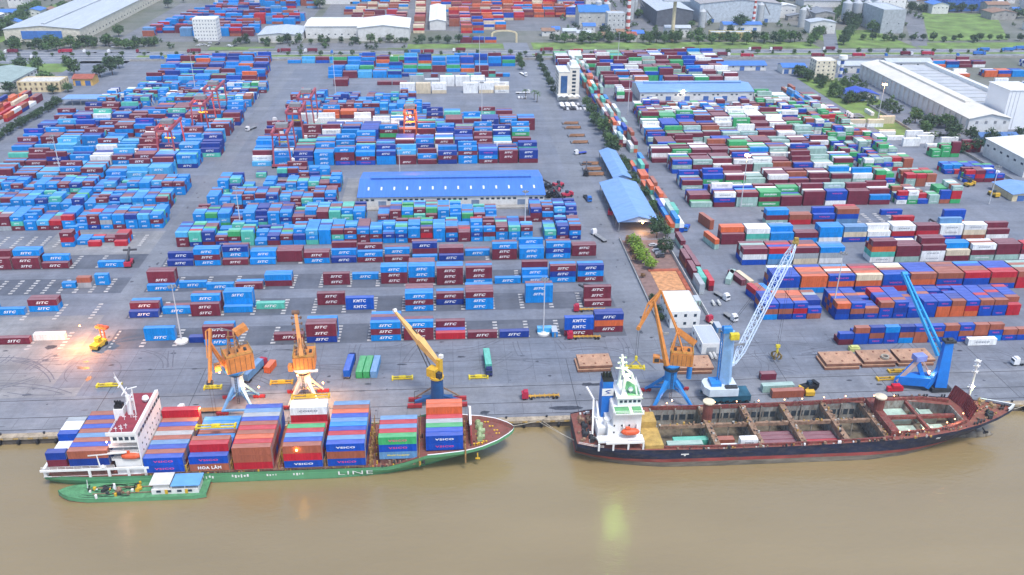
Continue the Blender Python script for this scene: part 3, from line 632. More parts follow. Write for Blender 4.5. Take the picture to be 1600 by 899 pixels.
palm(64, 452, 'left of two palms on the kerb by the main road'); palm(71, 449, 'right of two palms on the kerb by the main road'); palm(72.5, 441, 'shorter palm in front of the pair by the main road')
for x, y, r, kd, lb in ((94.0,138.5,3.5,'lime','bright yellow green garden tree, middle of the row'), (93.8,147.5,3.3,'lime','yellow green garden tree nearest the open shed'), (94.6,129.5,3.3,'lime','yellow green garden tree third from the shed'), (96.8,122.5,3.0,'lime','round lime tree beside the orange sand court'),
    (108.5,160.5,4.6,'dark','big dark tree at the corner of the open shed'), (107.8,139,4.0,'dark','big dark tree beside the parked white cars'), (91.6,152,2.2,'dry','withered brown bush at the garden wall by the shed'), (91.3,141,1.7,'dry','brown bush beside the middle garden tree'), (91.2,132,1.5,'dry','orange bush along the garden wall'), (91.3,113,1.2,'dry','small dry shrub by the garden wall'), (90.4,77,1.6,'dark','dark shrub in front of the white office'), (90.2,70,1.5,'dark','dark shrub at the front corner of the office'), (90.8,90,1.6,'dark','dark round shrub behind the crane boom')): tree(x, y, r, kd, lb, 'garden trees', None)
for k in range(19): tree(-309+k*0.3+vr.uniform(-1,1), 345+k*5.6, vr.uniform(2.4,3.2), 'dark', 'tree in the dense dark row along the left yard road', 'tree row beside the left yard')
for x, y, r, kd in ((-340,512,6,'mid'),(-322,480,4,'dark'),(-356,480,5,'dark'),(-312,486,4,'mid'),(-305,540,6,'dark'),(-297,548,7,'dark'),(-330,548,6,'mid'),(-365,556,6,'mid'),(-385,570,6,'dark'),(-410,585,6,'mid'),(-350,585,5,'mid'),(-300,575,5,'dark')): tree(x, y, r, kd, 'tree around the cream villa on the left', 'trees around the villa')
for k in range(26): tree(-440+k*5.8+vr.uniform(-2,2), 664+vr.uniform(-14,22), vr.uniform(3.0,5.5), vr.choice(('dark','mid')), 'tree between the far road and the long grey warehouse', 'trees beyond the far road, left')
for k in range(16): tree(-470-k*2.3+vr.uniform(-4,4), 690+k*15, vr.uniform(5,7), 'mid', 'tree in the belt beside the long grey warehouse', 'trees beside the long warehouse')
for k in range(70):
    pass
for k in range(24): tree(-215+k*10.4+vr.uniform(-4,4), vr.uniform(684,694), vr.uniform(2.6,4.8), vr.choice(('dark','mid')), 'tree in front of the wide white warehouses', 'trees before the white warehouses')
for k in range(46): tree(112+k*6.0+vr.uniform(-3,3), vr.uniform(690,706)-(k % 3)*8, vr.uniform(3.5,6), vr.choice(('dark','mid','mid')), 'tree in the green belt behind the verge, by the chimneys', 'trees in the green belt')
for k in range(18): tree(388+k*9.6, 668+k*16.5, vr.uniform(4,6), 'mid', 'tree lining the left side of the straight far road', 'trees lining the far road')
for k in range(16): tree(426+k*9.6, 672+k*17, vr.uniform(5,7), 'dark', 'tree lining the right side of the straight far road', 'trees lining the far road')
for k in range(18): tree(460+k*11, vr.uniform(690,700)-0.02*k, vr.uniform(2.5,4), vr.choice(('dark','mid')), 'bush along the front fence of the silos and field', 'bushes along the field')
for k in range(22): tree(536+k*9, 886+vr.uniform(-3,12), vr.uniform(4,6), 'dark', 'tree in the line behind the green field', 'trees behind the field')
for k in range(34):
    y = vr.uniform(335, 535); x = vr.uniform(322, 350) if y > 420 else vr.uniform(345, 372)
    if (328 < x < 360 and 434 < y < 460) or (328 < x < 358 and 508 < y < 530): continue
    tree(x, y, vr.uniform(2.8,5), vr.choice(('dark','mid')), 'tree between the factory hall and the right yard', 'trees by the factory hall')
for x, y, r in ((362,330,5.5),(371,322,4.5),(380,312,5),(392,309,4.5),(355,318,4),(412,330,4),(352,297,4),(362,298,4)): tree(x, y, r, 'dark', 'tree around the blue roofed lodge', 'trees around the lodge')
for k in range(60):
    x = -430+k*17; u, v, _ = PX((x, 627, 0))
    if -20 < u < 1620: tree(x+vr.uniform(-3,3), 627+vr.uniform(-1.5,1.5), vr.uniform(1.5,2.6), 'mid', 'bush on the planted median of the far road', 'median bushes')

fr_t = random.Random(99); nf = 0
for k in range(240):
    x = fr_t.choice((fr_t.uniform(130, 520), fr_t.uniform(-480, -140), fr_t.uniform(500, 900))); y = fr_t.uniform(715, 1190)
    if -36 < x < 150 or (x < -120 and -460 < x < -375) or (x < -160 and y < 960 and x > -345) or (500 < x < 720 and 680 < y < 885): continue
    if (300 < x < 410 and y > 805 and y < 965) or (245 < x < 292 and 780 < y < 885): continue
    u, v, _ = PX((x, y, 4))
    if not (-20 < u < 1620 and v > -20) or nf > 80: continue
    nf += 1; tree(x, y, fr_t.uniform(4, 7.5), fr_t.choice(('dark','mid','mid')), 'tree among the far factories and sheds', 'scattered far trees')
plant_trees()
# ---------------------------------------------------------------- shipping containers
PAINT = dict(b=('bright blue', (0.004,0.23,0.64)), n=('navy blue', (0.012,0.045,0.27)), m=('maroon', (0.165,0.025,0.045)), r=('red', (0.46,0.02,0.035)), o=('orange red', (0.62,0.13,0.045)),
    s=('rust brown', (0.33,0.10,0.06)), g=('green', (0.05,0.36,0.13)), t=('turquoise', (0.09,0.46,0.36)), w=('white', (0.76,0.77,0.76)), c=('cream', (0.66,0.56,0.40)), y=('grey', (0.36,0.39,0.41)),
    l=('light blue', (0.07,0.38,0.70)), k=('cobalt blue', (0.008,0.09,0.46)), d=('royal blue', (0.008,0.07,0.42)), e=('pale green', (0.32,0.47,0.42)), p=('steel blue', (0.12,0.27,0.48)))
# special letterings: code -> (paint, text, text paint, shear, width share, height)
SPECIAL = dict(R=('r','HYUNDAI','w'), C=('o','CK LINE','w'), H=('s','HOA LÂM','w'), W=('p','World Container','Y'), V=('d','VSICO','w'), U=('d','VSICO','P'), G=('g','VSICO','P'), S=('g','NAMSUNG','w'), K=('k','SINOKOR','w'))
LOGO = dict(b=('SITC',0.35,'w'), m=('SITC',0.35,'w'), n=('SITC',0.35,'w'), t=('SITC',0.35,'w'), l=('SITC',0.35,'w'), k=('KMTC',0.2,'w'), w=('COSCO',0.0,'B'), e=('CHINA SHIPPING',0.0,'w'), g=('EVERGREEN',0.0,'w'), d=('VSICO',0.0,'P'))
TXT = dict(w=M('lettering white', (0.82,0.82,0.82), 0.6, 0.05), B=M('lettering grey blue', (0.10,0.12,0.18), 0.6, 0.05), P=M('lettering pink', (0.62,0.06,0.22), 0.6, 0.05), Y=M('lettering yellow', (0.75,0.62,0.04), 0.6, 0.05))
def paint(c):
    nm, rgb = PAINT[c]; dust_skylit = (0.50,0.47,0.48); f = 0.26 if c == 'm' else 0.16 if c not in 'wcy' else 0.03  # roof paler than sides: dust and fading plus sky light put into colour
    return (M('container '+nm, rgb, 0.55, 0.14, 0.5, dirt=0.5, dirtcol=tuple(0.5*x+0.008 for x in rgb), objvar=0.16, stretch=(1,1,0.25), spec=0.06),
            M('container roof '+nm, tuple(a*(1-f)+d*f for a, d in zip(rgb, dust_skylit)), 0.6, 0.16, 0.3, dirt=0.5, dirtcol=tuple(a*0.6+d*0.2 for a, d in zip(rgb, dust_skylit)), objvar=0.12, stretch=(1,3,1), spec=0.06))
LOCKM = M('lock rod', (0.36,0.37,0.38), 0.5)
W2 = 1.219
def lettering(b, code, L, H, y, m, dz=0.0, flip=False):
    if code in SPECIAL: txt, tc, sh = SPECIAL[code][1], SPECIAL[code][2], 0.25 if code == 'C' else 0.0
    elif code in LOGO: txt, sh, tc = LOGO[code]
    else: return
    vs, fs, w_ = text(txt, sh, 0.03)
    th = min(1.5, L*(0.46 if len(txt) < 6 else 0.6)/w_, H*0.55); sx = 1.0
    if txt == 'SITC': th = H*0.42 if L > 8 else H*0.30; sx = (L*0.44)/(w_*th)
    if txt in ('VSICO','COSCO','HYUNDAI'): th = H*0.26; sx = (L*0.5)/(w_*th)
    cz = H*0.52; s = -1 if flip else 1
    b.add(vs, fs, lambda v: (s*v[0]*th*sx, y, cz+v[1]*th+dz), m)
def base(code): return SPECIAL[code][0] if code in SPECIAL else code
def tcol(code): return TXT[SPECIAL[code][2]] if code in SPECIAL else TXT[LOGO[code][2]] if code in LOGO else TXT['w']
_cm = {}
def cmesh(code, L, H, plain):
    k = (code, round(L,1), round(H,2), plain)
    if k in _cm: return _cm[k]
    b = MB(); X = L/2; i = 0.045
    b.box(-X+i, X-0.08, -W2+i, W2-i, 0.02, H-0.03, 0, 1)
    for x in (-X, X-0.16):                                           # corner posts
        for y in (-W2, W2-0.16): b.box(x, x+0.16, y, y+0.16, 0, H, 0)
    for y in (-W2+0.003, W2-0.123):                                    # top and bottom side rails
        b.box(-X+0.16, X-0.16, y, y+0.12, H-0.12, H-0.002, 0); b.box(-X+0.16, X-0.16, y, y+0.12, 0.002, 0.16, 0)
    for x in (-X+0.003, X-0.123): b.box(x, x+0.12, -W2+0.16, W2-0.16, H-0.12, H-0.004, 0)
    n = int(L/0.55)                                                    # pressed side panels
    for q in range(n):
        x = -X+0.35+(L-0.7)*(q+0.5)/n
        for y in (-W2+0.022, W2-i): b.box(x-0.09, x+0.09, y, y+0.023, 0.17, H-0.13, 0)
    if not plain: lettering(b, code, L, H, -W2-0.006, 2)
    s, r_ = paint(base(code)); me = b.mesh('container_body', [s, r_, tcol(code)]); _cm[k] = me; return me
_dm = {}
def dmesh(code, H):
    k = (base(code), round(H,2))
    if k in _dm: return _dm[k]
    b = MB(); b.box(-0.075, 0, -W2+0.17, -0.015, 0.08, H-0.13, 0); b.box(-0.075, 0, 0.015, W2-0.17, 0.08, H-0.13, 0)
    for y in (-0.85, -0.35, 0.35, 0.85): b.box(0.002, 0.05, y-0.03, y+0.03, 0.1, H-0.15, 1)
    me = b.mesh('door', [paint(base(code))[0], LOCKM]); _dm[k] = me; return me
BOXES = []                                # every container: dict(x, y centre, z, L, H, code, rot, key, info)
OCC = set()
def put_box(x, y, z, L, code, rot=0.0, H=None, zone='', row=0, stack=0, slot=0, tier=0, force=False, plain=None, note=None):
    H = H or (2.85 if L > 8 else 2.6)
    if plain is None and (zone.startswith('right') or zone.startswith('far') or zone.startswith('lane')) and code in 'bmntlk': plain = True
    BOXES.append(dict(x=x, y=y, z=z, L=L, H=H, code=code, rot=rot, zone=zone, row=row, stack=stack, slot=slot, tier=tier, force=force, note=note,
                      plain=(rnd.random() < (0.18 if code in 'bn' else 0.3 if code in 'mdt' else 0.45)) if plain is None else plain))
SP = 2.55
def cols(x, Y, spec, L=12.19, **kw):      # a stack place: slots from the front, tiers from the ground
    for s, tiers in enumerate(spec.split(',')):
        for t, c in enumerate(tiers):
            put_box(x+L/2, Y+W2+s*SP, 0.14+t*(2.85 if L > 8 else 2.6), L, c, slot=s, tier=t, plain=False if (s == 0 and c in 'bmntk' and not kw.get('zone','').startswith('right')) else None, **kw)
NEAR = [
 (58.8, [(-183.4,',,m'),(-170.7,',,,w'),(-125.6,',,bb'),(-100.6,'bmm,bmb'),(-73.2,',m'),(-59.5,'nmm,bmm,bbb'),(-33.4,'bmb,nmn,bbm,bbb'),(-20.0,'mmb,mmm'),(-6.9,'R,d,mm'),(6.3,'m'),(19.6,'n'),(46.6,'mkk'),(59.6,',mCn,mmn')]),
 (84.5, [(-209.2,',,,,b'),(-196.0,',,b'),(-182.9,',,,bm,bm'),(-138.3,'n,nm,bb'),(-125.0,',b,m'),(-112.2,'mm,mmb,mmm'),(-99.0,',b,bbb,bbb'),(-85.6,',,t'),(-59.4,',,,mm'),(-46.4,',kk'),(-20.3,'bmb,mbb,bbm,mmm'),(-6.8,',,nm,mb'),(6.1,'bbm,bbm,mbm,bbb'),(33.0,',,bbb,bbm'),(58.8,'m,mmm')]),
 (109.8, [(-138.2,'b,bmm,bmm'),(-124.6,',b'),(-111.8,'b'),(-98.7,'m,b'),(-85.8,',mb,mb'),(-59.2,',mm'),(-46.4,',,,b'),(-32.6,',mmb,mmb'),(-19.8,',mbb,mbb,mbm,mmm'),(-6.7,'mmm,mmb,mmb'),(6.8,'bmm,mmb,mmm'),(20.3,'b'),(33.3,'b,bb,bbm'),(46.2,'bnm,bbb'),(59.3,'mbn,bbb')]),
 (136.8, [(-221.5,'mm,mmm'),(-208.4,'mm,mmb,mmb'),(-195.2,'m,mb'),(-169.2,'b'),(-136.6,'n,nn'),(-123.6,'bmb,bmb'),(-110.5,'m,mbn,mbm'),(-97.4,'b,bb,bb'),(-84.8,',mm,mm,mm'),(-71.3,'bm,bm'),(-58.3,'n,nb,nbm'),(-45.5,'mb,mbm'),(-32.4,'m,mb,mm'),(-18.8,'b,bmn,bmm'),(-5.8,'n,nm,nm'),(7.3,',,b,m'),(20.5,'mmb,mmm'),(34.0,'bb,bb,bbb'),(47.3,'bnb,bbm'),(60.6,',mm,mm')]),
]
ORD = ['nearest','second','third','fourth','fifth','sixth','seventh','eighth','ninth','tenth','eleventh','twelfth','thirteenth','fourteenth','fifteenth','sixteenth','seventeenth','eighteenth','nineteenth','twentieth']
for ri, (Y, L_) in enumerate(NEAR):
    for x, spec in L_: cols(x, Y, spec, zone='left yard' if x < -150 else 'middle yard', row=ri, stack=x)
for x, Y, spec in ((-107.3,58.8,',n'),(35.6,58.8,',l'),(-177.7,109.8,',,b'),(-170.7,109.8,',,ys'),(-163.7,109.8,',,,bb')): cols(x, Y, spec, 6.06, zone='left yard' if x < -150 else 'middle yard', row=0 if Y < 60 else 2, stack=x)
def gen(Y, x0, x1, L, depth, pal, base_t, seed, zone, row, gap=0.05, maxt=4, pitch=None, back=0.0):
    r = random.Random(seed); p = pitch or L+(0.95 if L > 8 else 0.42); x = x0; letters = list(pal)
    while x+L <= x1+0.5:
        if r.random() > gap:
            bt = base_t+r.choice((-1,0,0,0,1) if L < 8 else (-1,0,0,0,0,0,0)); dom = r.choice(letters)
            for s in range(depth):
                t_ = max(0, min(maxt, bt+r.choice((-1,0,0,0,0,0) if L < 8 else (-1,0,0,0,0,0,0,1))))
                if s == 0 and r.random() < (0.12 if L < 8 else 0.3): t_ = max(1, t_-1)
                for t in range(t_):
                    c = dom if r.random() < (0.45 if L > 8 else 0.25) else r.choice(letters)
                    put_box(x+L/2, Y+W2+s*SP, 0.14+t*(2.85 if L > 8 else 2.6), L, c, zone=zone, row=row, stack=x, slot=s, tier=t)
        x += p
PL = 'bbbbbbbmmmmnntl'; PM = 'bbbbbmmmmmnnntlwd'; PB = 'bbbbbmmmmnnkldog'
# middle yard, rows going away from the quay
gen(160.0, -138.3, 44.5, 6.06, 6, PL*2+'gtr', 3, 51, 'middle yard', 4, 0.0, 3); gen(160.0, 49.0, 70, 6.06, 6, PL+'t', 3, 52, 'middle yard', 4, 0.0, 3)
gen(185.5, -136, 26, 6.06, 6, PL*2+'gt', 3, 53, 'middle yard', 5, 0.03, 3); gen(185.5, 44, 69, 6.06, 6, PL, 3, 54, 'middle yard', 5, 0.0, 3)
gen(212, -135, -63, 6.06, 6, PL*2+'t', 3, 55, 'middle yard', 6, 0.03, 3); gen(238, -135, -63, 6.06, 6, PL+'t', 2, 56, 'middle yard', 7, 0.05, 3)
gen(265, -125, -64, 6.06, 2, PL+'t', 2, 57, 'middle yard', 8, 0.1, 2); gen(272, -101, -56, 12.19, 3, 'mmmb', 1, 58, 'middle yard', 8, 0.0, 2)
gen(287, -125, 62, 12.19, 6, PM, 3, 59, 'middle yard', 9, 0.0); gen(312, -127, 63, 12.19, 6, PM, 3, 60, 'middle yard', 10, 0.0); gen(338, -126, 65, 12.19, 6, PM+'g', 3, 61, 'middle yard', 11, 0.0)
gen(362, -126, -43, 12.19, 3, PM, 2, 62, 'middle yard', 12, 0.03, 2); gen(362, -41, 66, 12.19, 5, PM, 3, 622, 'middle yard', 12, 0.03); gen(378.5, -108, -56, 12.19, 2, 'w', 3, 63, 'middle yard', 13, 0.0, 3); gen(378.5, -55, -43, 12.19, 2, 'w', 2, 64, 'middle yard', 13, 0.0, 2)
gen(392, -42, 62, 12.19, 4, PM, 2, 65, 'middle yard', 14, 0.25); gen(398, -120, -44, 12.19, 3, 'mmosb', 2, 66, 'middle yard', 14, 0.0)
gen(410, -123, -12, 6.06, 5, PL, 3, 67, 'middle yard', 15, 0.02); gen(430, -122, -20, 6.06, 5, PL, 3, 68, 'middle yard', 16, 0.05); gen(452, -122, -22, 6.06, 3, PL, 2, 69, 'middle yard', 17, 0.25)
gen(472, -39, 55, 12.19, 2, 'wwwwwwc', 3, 70, 'middle yard', 17, 0.05, 3); gen(497, -32, 50, 12.19, 2, 'wwwwwwy', 3, 71, 'middle yard', 18, 0.05, 3); gen(503, -60, -33, 12.19, 2, 'm', 1, 72, 'middle yard', 18, 0.0)
gen(500, -110, -60, 12.19, 4, PB, 2, 73, 'middle yard', 18, 0.3); gen(530, -105, -40, 12.19, 4, PB, 2, 74, 'middle yard', 19, 0.1); gen(532, -40, 62, 6.06, 2, 'blmnt', 1, 75, 'middle yard', 19, 0.2)
gen(552, -105, 63, 12.19, 4, PB, 2, 76, 'middle yard', 20, 0.08); gen(575, -105, 66, 12.19, 4, PB, 3, 77, 'middle yard', 21, 0.1); gen(592, -150, 66, 12.19, 2, PB, 2, 78, 'middle yard', 22, 0.2)
# left yard
gen(162.5, -195.8, -158, 6.06, 4, 'bbbmmr', 2, 80, 'left yard', 4, 0.05, 3)
for i, (Y, xa, xb, L, pal, bt) in enumerate(((185.5,-262,-152.5,6.06,PL*2+'ry',3),(211,-266,-152.5,6.06,PL*2+'g',3),(236,-270,-152.5,6.06,PL,3),(261,-273,-157,12.19,'llbmmlb',3),(285,-276,-151,12.19,PM,3),(307,-280,-150,12.19,PM,3),(329,-284,-149,12.19,PM,3),(355,-284,-148,12.19,PM,3),(381,-282,-148,12.19,PM,3),(412,-273,-150,12.19,PM+'o',2),(434,-270,-150,6.06,PL+'gtsw',3),(456,-270,-150,6.06,PL+'gtwwy',3),(478,-253,-150,6.06,PL+'gwty',3),(501,-253,-150,12.19,PB,3),(525,-250,-151,12.19,PB,3),(550,-252,-153,12.19,PB+'o',3),(572,-256,-156,12.19,PB,3),(592,-258,-158,12.19,PB,2))):
    gen(Y, xa, xb, L, 6 if i < 11 else 5, pal, bt, 90+i, 'left yard', 5+i, 0.02, 4 if L > 8 else 3)
def gen_ns(x, y0, y1, pal, seed, zone, row, width, bt, gap=0.1, L=12.19):   # stacks with the long side towards the lane
    r = random.Random(seed); y = y0
    while y+L <= y1:
        for s in range(width):
            if r.random() < gap: continue
            for t in range(max(1, bt+r.choice((-1,0,0,1)))): put_box(x+W2+s*SP, y+L/2, 0.14+t*2.6, L, r.choice(pal), rot=pi/2, zone=zone, row=row, stack=y, slot=s, tier=t, H=2.6)
        y += L+0.7
gen_ns(-345, 345, 470, 'ososmcwnr', 120, 'far left strip', 0, 9, 2); gen_ns(-373, 330, 420, 'osmmbn', 121, 'far left strip', 1, 9, 2)
gen_ns(117, 167, 290, 'eemsbowtd', 122, 'lane strip', 0, 3, 2); gen_ns(117.5, 306, 590, 'eemsbowtdms', 123, 'lane strip', 0, 4, 3)
for x, y, cc in ((118.2,150,'em'),(115.2,128.5,'sm'),(117.9,133,'tm'),(115.3,114.5,'mm'),(118.2,121,'em'),(114.6,100,'yy'),(117.2,107,'tt'),(119.9,103.5,'mr')):
    for t, c in enumerate(cc): put_box(x, y, 0.14+t*2.6, 12.19, c, rot=pi/2, zone='lane strip', row=0, stack=y, slot=int((x-113)/2.6), tier=t, H=2.6)
# right yard
RF = 'mmmmmmseewwwgbdd'
for k, sp in enumerate(('md','dds','dsn','ddb','bsn','ssd','dsd','dds','dsd','sss','bds','ds','ds','dd')): cols(159+k*6.4, 45.5, sp+','+sp[:-1], 6.06, zone='right yard', row=0, stack=159+k*6.4)
put_box(219, 43.3, 0.14, 12.19, 'w', zone='right yard', row=0, stack=213, plain=False)
for k, sp in enumerate(('bsd,bsd,nsd,bsn,nsd','nsd,dsd,dss,dds,dso','drd,dro,dds,dro,dso','sd,sdn,sdn,sdy,sds')): cols(135+k*6.5, 68.5, sp, 6.06, zone='right yard', row=1, stack=135+k*6.5)
gen(67.0, 166.5, 256, 6.06, 6, 'ddddddssrndo', 3, 131, 'right yard', 1, 0.0, 3)
for k, sp in enumerate(('ydd,ydd,odd,dsd,dsw','boo,dss,dso,doo,dsd','dod,dds,dsw,dso,dsp','doc,doo,dos,dor,ddm','rdk,rdd,rds,rdc,rdw','dos,dsd,dsd,dsd,drd','rds,dss,dss,dsm,dss','ddr,dds,dds,ddd,ddb','dsr,dsr,dsd,dsd,ddd','rrs,rrs,rre,rss,rse')): cols(147.5+k*13.0, 93, sp, zone='right yard', row=2, stack=147.5+k*13)
for k, sp in enumerate(('dwm,dwm,dme,dmm','pbr,pbd,pbr,mbm','cym,cyo,mym,mmm','wyb,wyb,wyp','','wtom,wtom,wtm','emm,emm,emm,emw','wwm,wwwm,wwmm','mc,mcb,mbb','emw,ems,emw','emm,erm,erm','wmr,mmr')): cols(143.0+k*13.0, 124.5, sp, zone='right yard', row=3, stack=143+k*13)
for k, sp in enumerate(('mm,mmo,mmo','etw,etw,etw','bb,bbb,bbp','bm,bm','wbb,wbb,cbb','dcp,dcp','bw,bbw','nrw,nrw,nrw','wrm,wrm','dww,dwwp','scw,scw','wm,wmm')): cols(140.0+k*13.0, 150, sp, zone='right yard', row=4, stack=140+k*13)
for k, sp in enumerate(('emb,emb','rs,rs','md,mdd','pds,pds,pdr')): cols(172+k*13.2, 175, sp, zone='right yard', row=5, stack=172+k*13.2)
put_box(249, 188, 0.14, 12.19, 'd', zone='right yard', row=5, stack=243); put_box(251, 178, 0.14, 12.19, 'r', zone='right yard', row=5, stack=245)
for t, c in enumerate('odd'): put_box(276, 172, 0.14+t*2.85, 12.19, c, zone='right yard', row=5, stack=270, tier=t)
for i, (Y, xa, bt) in enumerate(((203,138,3),(232,140,3),(262,141,3),(284,133,3),(300,140,3),(321,138,3),(345,140,3),(366,143,3))):
    gen(Y, xa, 258 if i < 6 else 262, 12.19, 6, RF, bt, 140+i, 'right yard', 6+i, 0.03, 4); gen(Y, 259.5, 300, 6.06, 5, 'ggmdeesrw', 3, 160+i, 'right yard', 6+i, 0.08, 4)
for i, (Y, L) in enumerate(((384,6.06),(403,6.06))): gen(Y, 145, 300, L, 6-2*i, RF+'d', 3, 150+i, 'right yard', 14+i, 0.04, 4)
gen(441, 138, 154, 6.06, 6, RF, 3, 170, 'right yard', 17, 0, 4); gen(440, 257, 316, 12.19, 7, 'eewmg', 1, 173, 'right yard', 17, 0, 2)
for i, Y in enumerate((488,510,532,556,578,592)): gen(Y, 136 if i < 3 else 104, 262, 12.19, 5, RF+'dm', 3, 180+i, 'right yard', 18+i, 0.06, 4)
gen_ns(284, 390, 470, 'mepbs', 190, 'right yard', 20, 3, 2); gen_ns(330, 392, 408, 'w', 191, 'right yard', 21, 1, 1)
for x, y, cc in ((300,338,'c'),(305,362,'wc'),(319,362,'wc'),(332,371,'cc'),(318,340,'w'),(319,329,'w'),(334,332,'ww'),(347,336,'w'),(323,314,'ww'),(336,320,'ww'),(338,309,'w'),(351,315,'ww'),(305,336,'c'),(320,344,'c')):
    for t, c in enumerate(cc): put_box(x, y, 0.14+t*2.85, 12.19, c, zone='reefer corner', row=0, stack=x, slot=int(y), tier=t, plain=True)
gen(288, 325, 345, 6.06, 3, 'gggm', 3, 195, 'right corner', 0, 0, 4); gen(298, 346, 365, 6.06, 2, 'gmrm', 3, 196, 'right corner', 1, 0, 4)
gen(254, 316, 352, 6.06, 4, 'dddrbg', 2, 197, 'right corner', 2, 0.05, 3); gen(238, 320, 350, 6.06, 3, 'ddbrwmg', 3, 198, 'right corner', 3, 0, 3)
# the far yards beyond the road
fr = random.Random(77)
for i, Y in enumerate(range(745, 1190, 21)):
    gen(Y, 4 if Y < 885 else -18, 60+i*9.5 if Y < 830 else 150+i*4, 12.19, 4, 'rrooddbssmc', 3, 200+i, 'far yard', i, 0.12, 5)
    if Y > 735: gen(Y, -38 if Y > 890 else -36, -20, 12.19, 4, 'ssmrc', 3, 260+i, 'far yard', i, 0.2, 5)
    if Y > 790: gen(Y, -125, -40, 12.19, 3, 'mmssrcb', 2, 300+i, 'far yard', i, 0.25, 4)
for i, Y in enumerate(range(730, 955, 19)): gen(Y, -325+i*3, -165 if Y > 780 else -205, 12.19, 4, 'bbbnmmrsp', 3, 230+i, 'far left yard', i, 0.2, 4)
gen(690, 15, 62, 12.19, 2, 'dmo', 2, 400, 'far yard', 30, 0.0, 2); gen(560, 455, 600, 12.19, 4, 'ndmobw', 2, 401, 'far right yard', 0, 0.2, 3); gen(520, 470, 600, 12.19, 4, 'ndmobw', 2, 402, 'far right yard', 1, 0.2, 3); gen(470, 480, 600, 12.19, 4, 'ndmobw', 2, 403, 'far right yard', 2, 0.2, 3)
# containers carried on the two ships
def bay(x, y0, specs, zb, ship, bi, H=2.85, L=12.19):
    for s, tiers in enumerate(specs.split(',')):
        for t, c in enumerate(tiers):
            if c != '.': put_box(x+L/2, y0+W2+s*2.48, zb+t*H, L, c, H=H, zone=ship, row=bi, stack=bi, slot=s, tier=t, plain=(bi >= 8 or bi == 0))
SH1 = 'green ship'
bay(-121.6, -25.2, 'ns,nd,ns,dp,ns,nd,ns,nd,ns', 5.5, SH1, 0)
bay(-98.8, -25.6, 'UU,ms,Ud,sp,ms,py,ds,sd,ds,ssr', 2.1, SH1, 1)
bay(-84.7, -25.6, 'HU,dmr,dms,dd,db,ds,db,db,db', 2.1, SH1, 2)
bay(-70.9, -25.6, 'rss,rsr,mso,dss,mrr,dss,drd,dpy,ddp,ddd', 2.1, SH1, 3)
bay(-55.0, -25.6, 'Vrs,drd,sdp,ddr,dsg,or,rr,rrrw,rrww', 2.1, SH1, 4)
bay(-41.2, -25.6, 'UsV,ddp,dsr,ddd,ddb,ddp,ddd,dso,dss,dsp', 2.3, SH1, 5)
bay(-24.6, -24.4, 'WUG,ddr,ddp,dsr,ddp', 3.4, SH1, 6)
bay(-9.5, -22.0, 'UV,dd,dg,sy,sr,sso,sso', 4.4, SH1, 7)
bay(-128.4, -25.0, 'mn', 5.5, SH1, 8, 2.6, 6.06); bay(-128.4, -15.0, 'wd,ww', 5.5, SH1, 9, 2.6, 6.06); bay(-128.4, -19.8, 'w,w', 5.5, SH1, 9, 2.6, 6.06); bay(-128.4, -10.0, 'ww,wy', 5.5, SH1, 10, 2.6, 6.06)
SH2 = 'dark ship'
for x, y, z, L, c in ((71.5,-20.6,0.2,12.19,'e'),(71.5,-23.4,-1.5,12.19,'l'),(74.5,-17.2,-0.8,12.19,'t'),(89.3,-22.9,0.3,6.06,'w'),(89.3,-22.9,-2.33,6.06,'t'),(95.6,-22.9,3.2,5.9,'w'),(95.6,-22.9,0.35,5.9,'w'),(95.6,-22.9,-2.33,5.9,'t'),(89.5,-17.5,-0.6,6.06,'s'),
    (104.0,-23.6,-0.4,12.19,'m'),(104.0,-21.1,-0.4,12.19,'m'),(104.0,-18.6,-0.4,12.19,'m'),(104.0,-16.1,-0.7,12.19,'m'),(118.8,-23.6,-0.9,12.19,'r'),(118.8,-21.1,-0.9,12.19,'r'),(118.8,-18.6,-0.9,12.19,'m'),(118.8,-16.1,-1.2,12.19,'m')):
    put_box(x+L/2, y, z, L, c, zone=SH2, row=int(x/14), stack=x, slot=int(-y), tier=0 if z < 0 else 1, plain=(c != 'w'), force=True)
# loose boxes on the apron and on trailers
for x, y, z, L, rot, c, nt_ in ((-40.2,36,1.3,12.19,R(86),'k','royal blue container on a trailer, left of the green pair on the apron'),(-35.6,36.5,0.14,12.19,R(86),'g','left of two green containers side by side on the apron'),(-32.9,36.5,0.14,12.19,R(86),'g','right of two green containers side by side on the apron'),(-30.1,36.5,0.14,12.19,R(86),'p','faded blue container beside the green pair on the apron'),
    (13.5,37.8,1.3,12.19,R(92),'t','turquoise container alone on a trailer in the middle apron'),(-70.9,39,0.14,6.06,R(75),'o','small orange container behind the left portal crane'),(-76.5,35,1.3,12.19,R(72),'p','pale blue container on a trailer behind the left portal crane'),
    (121.8,13.5,0.14,12.19,R(2),'e','pale green container on the apron behind the dark ship'),(124.2,9.6,0.14,12.19,R(1),'s','rust container on the apron against the dark ship'),(121,22,0.14,6.06,R(1),'m','short maroon container behind the pale green one on the apron'),(132.5,109,0.14,12.19,R(62),'e','tilted pale container at the left end of a right yard row')):
    put_box(x, y, z, L, c, rot, force=True, plain=True, zone='apron', note=nt_)
put_box(135.2, 108, 0.14, 12.19, 'm', R(105), zone='right yard', row=2, stack=130, note='turned maroon container at the left end of the right yard stacks', plain=True)
put_box(138.6, 107, 0.14, 12.19, 'c', R(105), zone='right yard', row=2, stack=131, note='turned cream container at the left end of the right yard stacks', plain=True)
